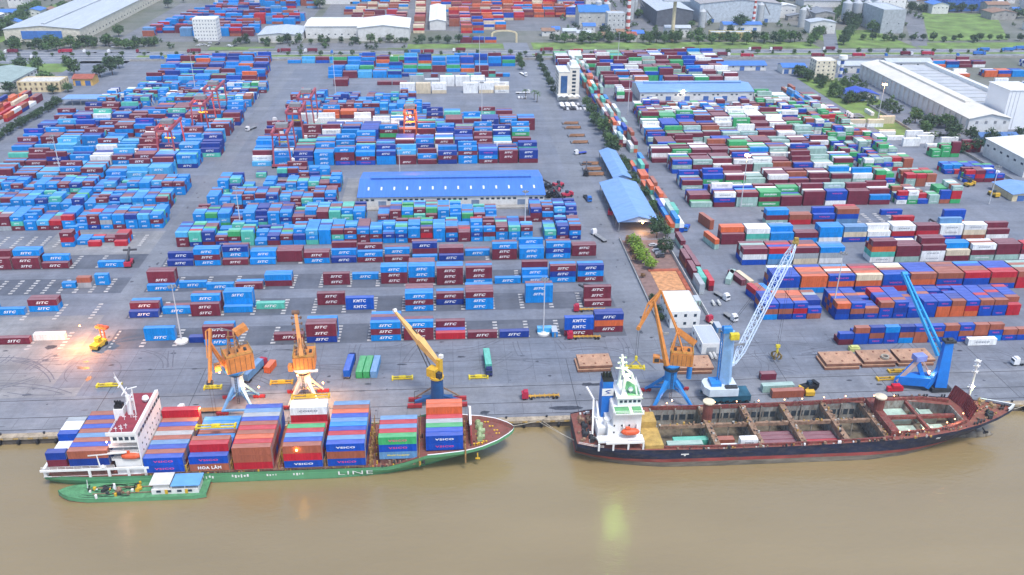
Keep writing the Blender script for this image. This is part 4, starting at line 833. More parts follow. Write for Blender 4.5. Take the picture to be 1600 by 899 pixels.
for k, (c1, c2) in enumerate((('d','r'),('d','s'),('n','b'))): put_box(137.6+k*2.6, 88-k*0.2, 0.14, 12.19, c1, R(103), zone='right yard end', stack=k, tier=0, plain=True); put_box(137.6+k*2.6, 88-k*0.2, 2.75, 12.19, c2, R(103), zone='right yard end', stack=k, tier=1, plain=True)
for k, (c1, c2) in enumerate((('e','o'),)): put_box(134.5, 150, 0.14, 12.19, c1, R(103), zone='right yard end', stack=5, tier=0, plain=True); put_box(134.5, 150, 2.75, 12.19, c2, R(103), zone='right yard end', stack=5, tier=1, plain=True)
put_box(139, 176, 0.14, 12.19, 's', R(105), zone='right yard end', stack=7, plain=True); put_box(139, 176, 2.75, 12.19, 's', R(105), zone='right yard end', stack=7, tier=1, plain=True)

def corners(b):
    c, s = cos(b['rot']), sin(b['rot']); X = b['L']/2
    return [(b['x']+c*dx*X-s*dy*W2, b['y']+s*dx*X+c*dy*W2) for dx, dy in ((-1,-1),(1,-1),(1,1),(-1,1))]
BV, BF = [], []
for b in BOXES:
    cs = corners(b); i = len(BV)
    for z in (b['z']+0.04, b['z']+b['H']-0.04): BV += [(x, y, z) for x, y in cs]
    BF += [(i+4,i+5,i+6,i+7),(i,i+1,i+5,i+4),(i+1,i+2,i+6,i+5),(i+2,i+3,i+7,i+6),(i+3,i,i+4,i+7)]
TREE = BVHTree.FromPolygons(BV, BF)
def vis(b):
    cs = corners(b); z0, z1 = b['z'], b['z']+b['H']; a = 0.0; faces = 0
    cen = Vector((b['x'], b['y'], (z0+z1)/2)); u, v, t = PX(cen)
    if not (-30 < u < 1630 and -20 < v < 930): return 0.0, False
    quads = [[Vector((*c, z1)) for c in cs]] + [[Vector((*cs[k], z0)), Vector((*cs[(k+1)%4], z0)), Vector((*cs[(k+1)%4], z1)), Vector((*cs[k], z1))] for k in range(4)]
    for q in quads:
        n = (q[1]-q[0]).cross(q[3]-q[0]); m = sum(q, Vector())/4; to = CAM_POS-m
        if n.dot(to) <= 0: continue
        ar = n.length*n.normalized().dot(to.normalized())*(F_PX/t)**2; hit = 0; nn = n.normalized()
        for fu in (0.12, 0.37, 0.63, 0.88):
            for fv in (0.2, 0.8):
                p = q[0]+(q[1]-q[0])*fu+(q[3]-q[0])*fv + nn*0.1
                if TREE.ray_cast(p, (CAM_POS-p).normalized(), 900)[0] is None: hit += 1
        a += ar*hit/8
    return a, True
KEY = {}
for b in BOXES: KEY.setdefault((round(b['x'],1), round(b['y'],1)), []).append(b)
cand = []
for b in BOXES:
    u, v, t = PX((b['x'], b['y'], b['z'])); b['inview'] = (-60 < u < 1660 and v > -40)
    if b['force'] or b['note']: b['area'] = 1e9; cand.append(b); continue
    b['area'] = 0
    if t < 620: b['area'] = vis(b)[0]; cand.append(b)
cand.sort(key=lambda b: -b['area'])
SOLO = [b for b in cand[:300] if b['area'] > 8]
for b in SOLO: b['solo'] = True
print('containers', len(BOXES), 'solo', len(SOLO), 'smallest solo px', SOLO[-1]['area'])
ORDN = ['first'] + ORD[1:]
CG = 'shipping containers stacked ashore and afloat'
rowstacks = {}
for b in [o for o in BOXES if o['inview'] and not o['note']]: rowstacks.setdefault((b['zone'], b['row']), set()).add(b['stack'])
TIERN = ['bottom','second','third','top','fifth']
def clabel(b):
    if b['note']: return b['note']
    nm = PAINT[base(b['code'])][0]; z = b['zone']
    tiers = max(o['tier'] for o in BOXES if o['zone'] == z and o['row'] == b['row'] and o['stack'] == b['stack'] and o['slot'] == b['slot'])
    tn = 'top' if b['tier'] == tiers and tiers > 0 else ('ground' if b['tier'] == 0 else 'second' if b['tier'] == 1 else 'third')
    if z == SH1:
        if b['row'] >= 8: return f"{nm} short container on the stern of the green ship, {tn} tier, {['river side', 'middle', 'quay side'][b['row']-8]}"
        bn = 'bay behind the bridge' if b['row'] == 0 else f'{ORDN[b["row"]-1]} bay from bridge'
        return f'{nm} container on green ship, {bn}, {tn} tier, {ORDN[b["slot"]]} line from river'
    if z == SH2: return f'{nm} container inside the open hold of the dark ship, {"raised" if b["tier"] else "low"}, near side'
    st = sorted(rowstacks[(z, b['row'])]); i = st.index(b['stack'])
    s = f'{ORDN[b["slot"]]} line' if b['slot'] else 'front line'
    rn = ORD[b['row']] if b['row'] < len(ORD) else 'far'
    sn = ORDN[i] if i < len(ORDN) else 'far'
    return f'{nm} container, {tn} tier, {s} of {sn} stack from left, {rn} row, {z}'
for b in SOLO:
    t = thing('shipping_container', clabel(b), 'container', (b['x'], b['y'], b['z']), b['rot'], CG)
    c = b['code']; link('container_body', cmesh(c, b['L'], b['H'], b['plain']), t)
    left = b['x'] > 0; d = link('door', dmesh(c, b['H']), t, (-(b['L']/2-0.0)+0.0 if left else b['L']/2, 0, 0), pi if left else 0)
# all the rest as one object
big = MB(); bm = []; bi_ = {}
def slot_(mat):
    if mat.name not in bi_: bi_[mat.name] = len(bm); bm.append(mat)
    return bi_[mat.name]
GRID = {}
for b in BOXES: GRID.setdefault((round(b['x']), round(b['y']/2.5)), []).append(b)
cnt = 0
def covered(b, dx, dy, dz):
    c = (b['x']+dx, b['y']+dy, b['z']+dz)
    for k in range(-1, 2):
        for j in range(-1, 2):
            for o in GRID.get((round(c[0])+k, round(c[1]/2.5)+j), ()):
                if abs(o['x']-c[0]) < 1.2 and abs(o['y']-c[1]) < 1.0 and abs(o['z']-c[2]) < 1.0 and o['rot'] == b['rot']: return True
    return False
for b in BOXES:
    if b.get('solo') or not b['inview']: continue
    L, H = b['L'], b['H']; ro = b['rot'] != 0
    p = L+(0.95 if L > 8 else 0.42)
    top = covered(b, 0, 0, H); 
    fr_ = covered(b, -SP if ro else 0, 0 if ro else -SP, 0)
    if top and fr_ and covered(b, SP if ro else 0, 0 if ro else SP, 0) and covered(b, 0 if ro else p, p if ro else 0, 0) and covered(b, 0 if ro else -p, -p if ro else 0, 0): continue
    s, r_ = paint(base(b['code'])); c_, s_ = cos(b['rot']), sin(b['rot'])
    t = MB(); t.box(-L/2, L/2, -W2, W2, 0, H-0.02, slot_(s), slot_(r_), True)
    if not b['plain'] and not fr_ and not ro and b['y'] < 480: lettering(t, b['code'], L, H, -W2-0.01, slot_(tcol(b['code'])))
    i = len(big.v); big.v += [(b['x']+c_*x-s_*y, b['y']+s_*x+c_*y, b['z']+z) for x, y, z in t.v]; big.f += [tuple(a+i for a in f) for f in t.f]; big.m += t.m; cnt += 1
print('rest', cnt, 'faces', len(big.f))
tag(big.build('container_stacks', bm), 'thousands of blue, maroon, green and white containers in the rows farther back', 'containers', 'farther container stacks', 'stuff')
# concrete sleepers under the stack places of the open rows, part of the paving
q = MB()
for Y in (58.8, 84.5, 109.8, 136.8):
    for k in range(16):
        x = -139.0+k*13.1
        if x > 68: continue
        for s in range(6): q.box(x-1.0 if k else x, x+0.9, Y+0.4+s*SP, Y+1.5+s*SP, 0, 0.13)
for Y, xs in ((58.8, [-145.5,-158,-171]), (84.5, [-155,-170,-183.5]), (109.8, [-157,-164,-171,-178,-185,-192,-199,-206,-213,-220]), (136.8, [-170,-182,-195]), (162.5, [-158,-165,-200,-207,-214,-221,-228,-235])):
    for x in xs:
        for s in range(6): q.box(x-0.9, x+0.9, Y+0.4+s*SP, Y+1.5+s*SP, 0, 0.13)
for x in (212, 219, 226, 233, 240, 247, 254):
    for s in range(7): q.box(x-1.2, x+1.2, 172+s*2.7, 173.2+s*2.7, 0, 0.13)
struct('stack_sleepers', q, M('sleeper concrete', (0.40,0.39,0.38), 0.85, 0.3, 0.6))
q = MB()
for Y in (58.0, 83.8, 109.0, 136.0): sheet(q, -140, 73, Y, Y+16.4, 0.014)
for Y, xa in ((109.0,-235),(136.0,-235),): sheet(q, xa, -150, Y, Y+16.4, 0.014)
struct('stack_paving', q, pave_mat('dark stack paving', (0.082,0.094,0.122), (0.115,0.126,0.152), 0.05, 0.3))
# ---------------------------------------------------------------- ships
def lerp_tab(tab, x):
    if x <= tab[0][0]: return tab[0][1]
    for (a, fa), (b, fb) in zip(tab, tab[1:]):
        if x <= b:
            k = (x-a)/(b-a); return fa+(fb-fa)*k
    return tab[-1][1]
def hull_mesh(mb, xs, cy, bd, bw, zd, bands, zk=-5.0, bul=0.0):
    # bands: list of (height, material of the strip below it) from the deck down
    secs = []
    xw = next((x for x, h in bw if h < 0.1 and x > xs[0]+20), xs[-1]); xt = xs[-1]
    for x in xs:
        hd, hw, z = lerp_tab(bd, x), lerp_tab(bw, x), lerp_tab(zd, x)+bul
        zm = -2.5 if x <= xw else -2.5+(z-1.3+2.5)*min(1.0, (x-xw)/max(0.01, xt-xw))**0.9       # raked stem
        pts = [(hd, z), (hd*0.99, max(zm, z-1.25))]; z1 = pts[1][1]
        for bb in bands:
            zz = min(z1, max(bb[0], zm)); k = max(0.0, min(1.0, (z1-zz)/max(0.01, z1-zm))); pts.append((hd+(hw-hd)*k**1.3, zz))
        pts.append((max(0.02, hw*0.92), zk if x <= xw else min(zm, pts[-1][1]))); secs.append((x, pts))
    n = len(secs[0][1])
    for sgn in (-1, 1):
        for (xa, pa), (xb, pb) in zip(secs, secs[1:]):
            for i in range(n-1):
                q = [(xa, cy+sgn*pa[i][0], pa[i][1]), (xa, cy+sgn*pa[i+1][0], pa[i+1][1]), (xb, cy+sgn*pb[i+1][0], pb[i+1][1]), (xb, cy+sgn*pb[i][0], pb[i][1])]
                mb.face(q if sgn < 0 else q[::-1], bands[i-2][1] if i > 1 else 0)
    x, p = secs[0]
    for i in range(n-1): mb.face([(x,cy-p[i][0],p[i][1]),(x,cy+p[i][0],p[i][1]),(x,cy+p[i+1][0],p[i+1][1]),(x,cy-p[i+1][0],p[i+1][1])], bands[i-2][1] if i > 1 else 0)
def deck_poly(mb, xs, cy, bd, zf, inset, m=0):
    for a, b in zip(xs, xs[1:]):
        ha, hb = max(0.02, lerp_tab(bd, a)-inset), max(0.02, lerp_tab(bd, b)-inset)
        mb.face([(a,cy-ha,zf(a)),(b,cy-hb,zf(b)),(b,cy+hb,zf(b)),(a,cy+ha,zf(a))], m)
def rail(mb, pts, h=1.0, m=0, w=0.09, posts=2.5):
    for p, q in zip(pts, pts[1:]):
        p, q = Vector(p), Vector(q)
        for k in (1.0, 0.5): mb.bar(p+Vector((0,0,h*k)), q+Vector((0,0,h*k)), w, w, m)
        n = max(1, int((q-p).length/posts))
        for i in range(n+1): o = p+(q-p)*i/n; mb.bar(o, o+Vector((0,0,h)), w, w, m)
def edge(xs, cy, bd, zf, sgn, inset=0.1): return [(x, cy+sgn*max(0.02, lerp_tab(bd, x)-inset), zf(x)) for x in xs]
DRED = M('deck red', (0.20, 0.062, 0.05), 0.75, 0.25, 0.5, dirt=0.8, dirtcol=(0.17, 0.11, 0.075))
HGREEN = M('hull green', (0.10, 0.30, 0.15), 0.55, 0.12, 0.15, dirt=0.4, dirtcol=(0.09, 0.20, 0.09), stretch=(1,1,0.3))
HNAVY = M('hull navy', (0.010, 0.017, 0.045), 0.6, 0.35, 0.4, dirt=0.45, dirtcol=(0.10, 0.085, 0.07), stretch=(0.5,1,1.2))
HRED = M('boot top red', (0.27, 0.05, 0.045), 0.7, 0.3, 0.4, dirt=0.5, dirtcol=(0.16, 0.10, 0.08), stretch=(0.4,1,1))
HGREY = M('fouled grey paint', (0.17, 0.15, 0.12), 0.85, 0.4, 0.5, dirt=0.5, dirtcol=(0.07, 0.07, 0.06), stretch=(0.3,1,1.5))
SHIPW = M('ship white', (0.74, 0.74, 0.73), 0.5, 0.05, 0.4, dirt=0.18, dirtcol=(0.45, 0.36, 0.28), stretch=(1,1,0.4))
RUST = M('rusty steel', (0.23, 0.14, 0.09), 0.85, 0.45, 0.6, dirt=0.5, dirtcol=(0.33, 0.27, 0.20))
ORANGE = M('lifeboat orange', (0.62, 0.10, 0.035), 0.5, 0.1)
YEL = M('machine yellow', (0.62, 0.38, 0.03), 0.55, 0.15, 0.8, dirt=0.3, dirtcol=(0.3, 0.16, 0.05))
BLK = M('funnel black', (0.012, 0.012, 0.014), 0.6, 0.3)
BLUE = M('crane blue', (0.02, 0.20, 0.55), 0.5, 0.12, 0.4, dirt=0.2, dirtcol=(0.06, 0.12, 0.22))
PBLUE = M('pale crane blue', (0.26, 0.45, 0.70), 0.5, 0.1, 0.4, dirt=0.25, dirtcol=(0.32, 0.34, 0.36))
CORANGE = M('crane orange', (0.55, 0.21, 0.05), 0.55, 0.16, 0.5, dirt=0.35, dirtcol=(0.28, 0.12, 0.05))
CRED = M('bogie red', (0.34, 0.03, 0.035), 0.6, 0.2)
def lifeboat(parent, c, L=6.5):
    b = MB(); n = 8; rr = [(-1,0.05),(-0.85,0.6),(-0.5,0.95),(0,1),(0.5,0.95),(0.85,0.6),(1,0.05)]
    for (a, ra), (e, re) in zip(rr, rr[1:]): b.tube((c[0]+a*L/2,c[1],c[2]),(c[0]+e*L/2,c[1],c[2]), max(0.1,ra*1.25), max(0.1,re*1.25), 10)
    b.box(c[0]-1.6, c[0]-0.2, c[1]-0.6, c[1]+0.6, c[2]+1.0, c[2]+1.75); o = b.build('lifeboat', ORANGE, parent)
    b = MB()
    for x in (-L*0.36, L*0.36): b.bar((c[0]+x,c[1]+1.6,c[2]-2),(c[0]+x,c[1]+1.2,c[2]+2.2),0.3,0.3); b.bar((c[0]+x,c[1]+1.2,c[2]+2.2),(c[0]+x,c[1]-0.2,c[2]+1.7),0.25,0.25)
    b.build('davit', SHIPW, parent)
def winch(parent, x, y, z, s=1.0, mat=None, name='winch'):
    b = MB(); b.tube((x,y-1.1*s,z+0.8*s),(x,y+1.1*s,z+0.8*s),0.55*s,0.55*s,10)
    for k in (-1.2, 1.2): b.tube((x,y+k*s-0.12,z+0.8*s),(x,y+k*s+0.12,z+0.8*s),0.85*s,0.85*s,10)
    b.box(x-0.7*s, x+0.7*s, y-1.5*s, y+1.5*s, z, z+0.3*s); b.box(x+0.5*s, x+1.4*s, y-0.6*s, y+0.6*s, z+0.2*s, z+1.1*s); b.build(name, mat or GREYM, parent)
def bollard(mb, x, y, z):
    for k in (-0.5, 0.5): mb.tube((x+k,y,z),(x+k,y,z+0.8),0.28,0.28,8); mb.tube((x+k,y,z+0.8),(x+k,y,z+0.95),0.36,0.36,8)
# ---- green container ship
CY1 = -13.4
BD1 = [(-131,10.8),(-120,12.2),(-105,12.5),(-30,12.5),(-15,12.3),(-5,11.6),(3,10.6),(9,9.0),(14,6.6),(17.5,4.0),(19.4,1.9),(20.2,0.03)]
BW1 = [(-131,8.0),(-122,11),(-105,12.5),(-40,12.5),(-25,11.4),(-10,7.2),(0,2.6),(5,0.05),(20.2,0.03)]
ZD1 = [(-131,1.6),(-100,1.4),(-22,1.4),(-16,2.9),(-9,5.0),(6,5.3),(20.2,6.6)]
XS1 = [-131,-128,-124,-118,-110,-100,-85,-70,-55,-40,-30,-22,-19,-16,-12.5,-9,-5,-1,3,6,9,11.5,14,16,18,19.4,20.2]
s1 = thing('container_ship', 'green hulled container ship stacked with coloured boxes at the quay', 'ship', (0,0,0))
b = MB(); hull_mesh(b, XS1, CY1, BD1, BW1, ZD1, [(0.6,0,0),(-0.6,0),(-2.2,0)], bul=0.0)
for x, y in ((-131,0),):
    pass
# worn white name marks and lettering painted on the side
vs, fs, w_ = text('LINE', 0.0, -0.005)
b.add(vs, fs, lambda v: (-32.5+v[0]*3.6, CY1-12.56, -0.35+v[1]*1.4), 1)
hr_ = random.Random(4)
for cx, n in ((-84,7),(-72,6),(-61,4),(-52.5,4)):
    for k in range(n):
        x = cx+k*0.95; b.box(x, x+hr_.uniform(0.25,0.6), CY1-12.56, CY1-12.53, -0.8+hr_.uniform(0,0.6), 0.1+hr_.uniform(0,0.5), 1)
b.build('hull', [HGREEN, WHITE], s1)
zf1 = lambda x: lerp_tab(ZD1, x)-(0.12 if x < -10 else 1.1)
b = MB(); deck_poly(b, [x for x in XS1 if x <= -9], CY1, BD1, zf1, 0.35); deck_poly(b, [x for x in XS1 if x >= -9], CY1, BD1, zf1, 1.2); b.build('deck', DRED, s1)
b = MB()
xs = [-9,-5,-1,3,6,9,11.5,14,16,18,19.4,20.2]
for sgn in (-1, 1):
    for a, c in zip(xs, xs[1:]):
        p = [(x, CY1+sgn*lerp_tab(BD1,x), lerp_tab(ZD1,x)) for x in (a, c)]; q = [(x, CY1+sgn*max(0.02,lerp_tab(BD1,x)-0.45), lerp_tab(ZD1,x)+0.01) for x in (a, c)]; lo = [CY1+sgn*max(0.02,lerp_tab(BD1,x)-1.3) for x in (a, c)]
        b.face([p[0], p[1], q[1], q[0]], 1); b.face([q[0], q[1], (c,lo[1],zf1(c)), (a,lo[0],zf1(a))], 0)
        if a > 2: b.bar((a,lo[0]-sgn*0.1,zf1(a)),(a,q[0][1]-sgn*0.1,lerp_tab(ZD1,a)),0.15,0.3,0)
b.build('bulwark', [DRED, SHIPW], s1)
b = MB()
for x in (-98.8,-84.7,-70.9,-55.0,-41.2): b.box(x+0.1, x+12.1, -25.2, -1.6, 0.9, 2.05)
b.box(-24.5,-12.5,-24,-3,1.0,3.35); b.box(-9.4,2.6,-21.4,-5,4.0,4.35); b.box(-128.3,-109.6,-24.8,-2,1.2,5.45); b.build('hatch_cover', M('hatch brown', (0.21,0.09,0.07), 0.8, 0.35, 0.6, dirt=0.4), s1)
b = MB()
for x in (-85.7,-72.0,-57.0,-54.8+12.6,-27.6,-11.8): 
    for y in [-25.4+k*2.48 for k in range(10)]: b.bar((x,y,0.8),(x,y,6.2 if x > -30 else 4.6),0.16,0.16)
    for z in (2.4, 4.6): b.bar((x,-25.4,z),(x,-2.6,z),0.3,0.16)
for x in (-27.2,-11.6,3.4):
    for y in (-24,-22,-18,-14,-9): b.box(x-0.25,x+0.25,y-0.4,y+0.4,0.6,3.2 if x < 0 else 6.5)
b.build('lashing_bridge', M('ochre rust steel', (0.30,0.17,0.06), 0.85, 0.4, 0.8, dirt=0.5), s1)
b = MB()
for k in range(14):
    x = -97+k*5.6; b.bar((x,-25.6,1.3),(x,-25.0,2.5),0.22,0.22); b.box(x+1.5,x+2.2,-25.3,-24.7,1.3,1.9)
rail(b, edge([-100,-85,-70,-55,-40,-30], CY1, BD1, lambda x: 1.4, -1), 0.9); b.build('side_rail', RUST, s1)
b = MB()
for x in (-110, -104, -98.7, -116): b.box(x-0.4, x+0.4, -25.75, -25.3, 1.4, 4.2)
b.box(-131, -97.5, -25.7, -25.35, 3.9, 4.7); b.box(-130.5,-129.6,-25,-2,1.5,4.7); b.box(-130.8,-99,-24.9,-24.6,1.4,1.5)
rail(b, [(-130.5,-25.5,4.7),(-108,-25.5,4.7)], 1.0); b.build('poop_screen', SHIPW, s1)
# bridge: full width wheelhouse on a slender accommodation block
b = MB(); b.box(-108, -99.6, -21.5, -5.0, 1.3, 14.0); b.box(-107.8,-99.5,-24.6,-2.2,1.3,6.6)
for z in (6.7, 9.2, 11.7): b.box(-108.8, -99.5, -24.5, -2.2, z, z+0.3)
b.box(-107.4, -99.55, -25.3, -1.6, 14.0, 16.9); b.box(-99.5, -99.2, -25.4, -1.5, 4.5, 18.2); b.box(-108.5,-99.5,-25.5,-25.2,16.8,18.0); b.box(-100.2,-99.5,-25.4,-1.5,16.95,18.1)
b.build('superstructure', SHIPW, s1)
b = MB(); b.box(-107.6, -100.4, -25.1, -1.6, 16.92, 17.05); b.build('roof_deck', M('roof deck red', (0.24,0.035,0.05), 0.7, 0.2), s1)
for k in range(11): quad_part('window', s1, GLASS, -99.25, -99.12, -24.2+k*2.1, -22.6+k*2.1, 15.2, 16.4)
for k in range(4): quad_part('window', s1, GLASS, -106.6+k*1.8, -105.4+k*1.8, -25.36, -25.25, 15.0, 16.2)
for r in range(3):
    for k in range(8): quad_part('porthole', s1, DARK, -99.2, -99.1, -22.5+k*2.7, -22.0+k*2.7, 6.2+r*2.6, 6.7+r*2.6)
b = MB()
for z in (7.0, 9.5, 12.0): rail(b, [(-108.7,-24.4,z),(-99.6,-24.4,z)], 1.0, 0, 0.1); 
rail(b, [(-107.5,-25.2,17.05),(-107.5,-1.7,17.05)], 1.0, 0, 0.1); b.build('railing', SHIPW, s1)
b = MB(); b.box(-109.2,-106.2,-15.0,-11.8,15.5,19.6,0); b.box(-108.9,-106.5,-14.6,-12.2,19.6,20.8,1)
for k in range(3): b.tube((-108.4+k*0.8,-13.4,20.8),(-108.8+k*0.8,-13.4,22.0),0.35,0.3,8,1)
b.build('funnel', [SHIPW, BLK], s1)
b = MB(); b.tube((-104.6,-13.5,17),(-104.4,-13.5,24),0.9,0.7,8); b.bar((-104.4,-13.5,24),(-107.0,-13.5,31),0.5,0.5)
for z, w_ in ((22.5,3.0),(25.5,2.4),(28,1.6)): b.bar((-104.6-(z-24)*0.36,-13.5-w_,z),(-104.6-(z-24)*0.36,-13.5+w_,z),0.25,0.25)
b.bar((-102.5,-14.5,17),(-102.2,-14.5,27.5),0.3,0.3); b.bar((-103.6,-14.6,27),(-100.6,-14.2,27.6),0.4,0.2);  b.bar((-106.8,-13.5,31),(-107,-13.5,32.6),0.1,0.1)
b.build('mast', SHIPW, s1)
for c_, r_ in (((-101.6,-7,18.4),1.2),((-104.2,-11.6,21),0.7)): b = MB(); b.ball(c_, r_); b.tube((c_[0],c_[1],17.0),c_,0.25,0.25,6); b.build('radome', SHIPW, s1)
for k in range(8): x, y = -106.5+hr_.uniform(0,5), -24.0+hr_.uniform(0,9); b = MB(); b.bar((x,y,17),(x+0.2,y,18.8),0.18,0.18); b.bar((x-0.5,y,18.3),(x+0.6,y,18.3),0.15,0.15); b.build('antenna', SHIPW, s1)
lifeboat(s1, (-102.6,-24.3,8.3), 6.4)
b = MB(); b.tube((-112.5,-25,4.0),(-112.8,-25,9.5),0.35,0.25,8); b.bar((-115.5,-25,9.4),(-103.5,-25,10.2),0.45,0.45); b.ball((-111.6,-25.1,5.0),0.8); b.build('provision_crane', SHIPW, s1)
b = MB(); b.box(5.2,5.7,-19.5,-6.5,4.2,8.2); b.build('breakwater', M('breakwater red', (0.24,0.04,0.04), 0.7, 0.2), s1)
b = MB(); b.tube((5.0,-6.5,4.2),(5.0,-6.5,11),0.35,0.2,8); b.bar((5.4,-14,8.4),(5.4,-6.3,10.6),0.7,0.7); b.build('bow_mast', SHIPW, s1)
for x, y in ((8.4,-16.2),(8.6,-12.8),(8.0,-9.4)): winch(s1, x, y, 4.3, 1.2, M('winch green', (0.30,0.38,0.20), 0.7, 0.3), 'windlass')
b = MB()
for x, y in ((8.5,-19.4),(10,-18.6),(12.5,-10.2),(14,-12.6),(14.6,-14.4),(11,-7.6),(6.9,-19.8)): b = MB(); bollard(b, x, y, 4.1); b.build('bollard', YEL, s1)
b = MB(); b.bar((7.4,-22.0,2.9),(7.5,-22.0,0.6),0.4,0.4); b.bar((6.7,-22.1,0.7),(8.2,-22.1,0.6),0.5,0.4); b.build('anchor', YEL, s1)
for k in range(26):
    x = -22+hr_.uniform(0,12); y = -25.2+hr_.uniform(0,1.6); b = MB(); b.box(x, x+hr_.uniform(.3,1), y, y+hr_.uniform(.2,.6), 1.4, 2+hr_.random()*1.4); b.build('deck_fitting', (DARK, RUST)[k % 2], s1)
# ---- dark open hatch ship
CY2 = -13.9
BD2 = [(40.5,8.8),(46,10.8),(56,12.4),(66,12.8),(148,12.8),(160,12.2),(170,10.8),(180,8.2),(188,5.0),(194,1.9),(196.5,0.03)]
BW2 = [(40.5,3.0),(48,7.0),(58,10.6),(70,12.5),(90,12.8),(140,12.6),(155,10.4),(168,5.8),(177,1.2),(180,0.05),(196.5,0.03)]
ZD2 = [(40.5,5.6),(60,5.0),(90,4.4),(120,4.6),(145,5.4),(165,6.6),(180,7.4),(196.5,8.4)]
XS2 = [40.5,43,46,50,56,62,69,76,90,104,118,132,140,148,154,160,165,170,175,180,184,188,191,194,195.6,196.5]
s2 = thing('cargo_ship', 'weathered navy and red cargo ship with open holds beside the blue cranes', 'ship', (0,0,0))
b = MB(); hull_mesh(b, XS2, CY2, BD2, BW2, ZD2, [(0.9,1,0),(-0.45,2),(-2.3,2)])
for x, y in ((76,0),): b.box(74.8,77.4,-26.76,-26.72,2.6,3.0,3); b.box(75.8,76.4,-26.76,-26.72,2.1,2.5,3)
vs, fs, w_ = text('III', 0.4, 0.02)
b.add(vs, fs, lambda v: (163.4+v[0]*1.1, -25.75+0.02*v[0], 5.0+v[1]*0.7), 3)
b.build('hull', [HNAVY, HRED, HGREY, WHITE], s2)
b = MB()
rows = [(168,0.2),(174,1.0),(180,1.7),(184,1.9),(187.5,1.6),(190,0.9),(191.2,0.1)]
for (xa, ra), (xb, rb) in zip(rows, rows[1:]): b.tube((xa,-14.6,-2.5),(xb,-14.6,-2.5),ra,rb,14)
b.build('bulbous_bow', HGREY, s2, smooth=True)
zf2 = lambda x: lerp_tab(ZD2, x)-0.25
def strip2(mb, x0, x1, y0, y1, m=0, n=4, dz=0.0):
    for k in range(n):
        a, c = x0+(x1-x0)*k/n, x0+(x1-x0)*(k+1)/n; mb.face([(a,y0,zf2(a)+dz),(c,y0,zf2(c)+dz),(c,y1,zf2(c)+dz),(a,y1,zf2(a)+dz)], m)
b = MB(); deck_poly(b, [40.5,43,46,50,56,62,69], CY2, BD2, zf2, 0.12); deck_poly(b, [176,180,184,188,191,194,195.6,196.4], CY2, BD2, zf2, 0.12)
for sgn in (-1, 1):
    for a, c in zip([69,76,90,104,118,132,140,148,154,160,165,170], [76,90,104,118,132,140,148,154,160,165,170,176]):
        ha, hc = lerp_tab(BD2,a)-0.1, lerp_tab(BD2,c)-0.1; ia = 11.4 if a < 147 else 9.6-max(0,(a-160))*0.33; ic = 11.4 if c <= 147 else 9.6-max(0,(c-160))*0.33
        q = [(a,CY2+sgn*ia,zf2(a)),(a,CY2+sgn*ha,zf2(a)),(c,CY2+sgn*hc,zf2(c)),(c,CY2+sgn*ic,zf2(c))]; b.face(q if sgn > 0 else q[::-1])
b.build('deck', DRED, s2)
# hold shell: floor, inner walls, coamings, cross beams with cell guides
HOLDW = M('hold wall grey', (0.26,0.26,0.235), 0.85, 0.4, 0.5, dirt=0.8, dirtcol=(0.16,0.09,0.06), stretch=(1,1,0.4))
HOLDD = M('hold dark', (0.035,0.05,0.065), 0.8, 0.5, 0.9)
yA, yB = -25.2, -2.6
b = MB(); b.box(69.4,147.8,yA,yB,-2.45,-2.35,2)
b.box(69.4,147.2,yA-0.3,yA,-2.3,4.9,0); b.box(69.4,147.2,yB,yB+0.3,-2.3,5.2,0)
b.prism([(148,CY2-9.4),(168,CY2-9.0),(175.4,CY2-6.2),(175.4,CY2-5.9),(168,CY2-8.7),(148,CY2-9.1)],2.0,6.2,0); b.prism([(148,CY2+9.1),(168,CY2+8.7),(175.4,CY2+5.9),(175.4,CY2+6.2),(168,CY2+9.0),(148,CY2+9.4)],2.0,6.4,0); b.prism([(148,CY2-9.1),(168,CY2-8.7),(175.4,CY2-5.9),(175.4,CY2+5.9),(168,CY2+8.7),(148,CY2+9.1)],1.9,2.0,2)
b.box(69.0,69.4,yA,yB,-2.3,5,0); b.box(175.6,176,CY2-6,CY2+6,2.0,6.9,0)
BH = [87.5,102.5,117.2,132.3]
for x in BH: b.box(x-0.9,x+0.9,yA,yB,-2.3,2.8,0)
b.box(146.0,148.2,yA,yB,-2.3,3.6,0)
for i, (a, c) in enumerate(zip([69.5]+BH, BH+[146.5])):              # flat dark panels along the far hold wall
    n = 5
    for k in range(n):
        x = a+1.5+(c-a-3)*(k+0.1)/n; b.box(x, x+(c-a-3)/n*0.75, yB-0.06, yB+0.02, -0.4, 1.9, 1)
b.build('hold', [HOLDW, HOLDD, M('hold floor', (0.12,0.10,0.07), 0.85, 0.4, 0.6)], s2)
b = MB()
for x in BH+[146.6]: b.box(x-1.0,x+1.0,yA+0.05,yB-0.05,2.85,5.0)
for a, c in zip([69.5]+BH, BH+[146.6]): b.box(a+1.1,c-1.1,-13.3,-12.3,3.4,4.7)
b.build('cross_beam', RUST, s2)
b = MB()
for x in BH+[146.6]:
    for sx in (-1.12, 1.12):
        for k in range(9): y = yA+1.2+k*2.55; b.bar((x+sx,y,-2.2),(x+sx,y,3.4),0.22,0.22)
        b.bar((x+sx,yA,0.4),(x+sx,yB,0.4),0.2,0.3); 
for a, c in zip([69.5]+BH, BH+[146.6]):
    for k in range(1,2): x = (a+c)/2; b.bar((x,-13,-2),(x,-12.6,3.4),0.35,0.35); b.bar((x,yB-0.3,-2),(x,yB-0.3,4.6),0.4,0.4)
b.build('cell_guide', M('guide grey', (0.24,0.23,0.20), 0.8, 0.4, 0.9, dirt=0.6, dirtcol=(0.2,0.1,0.06)), s2)
b = MB()
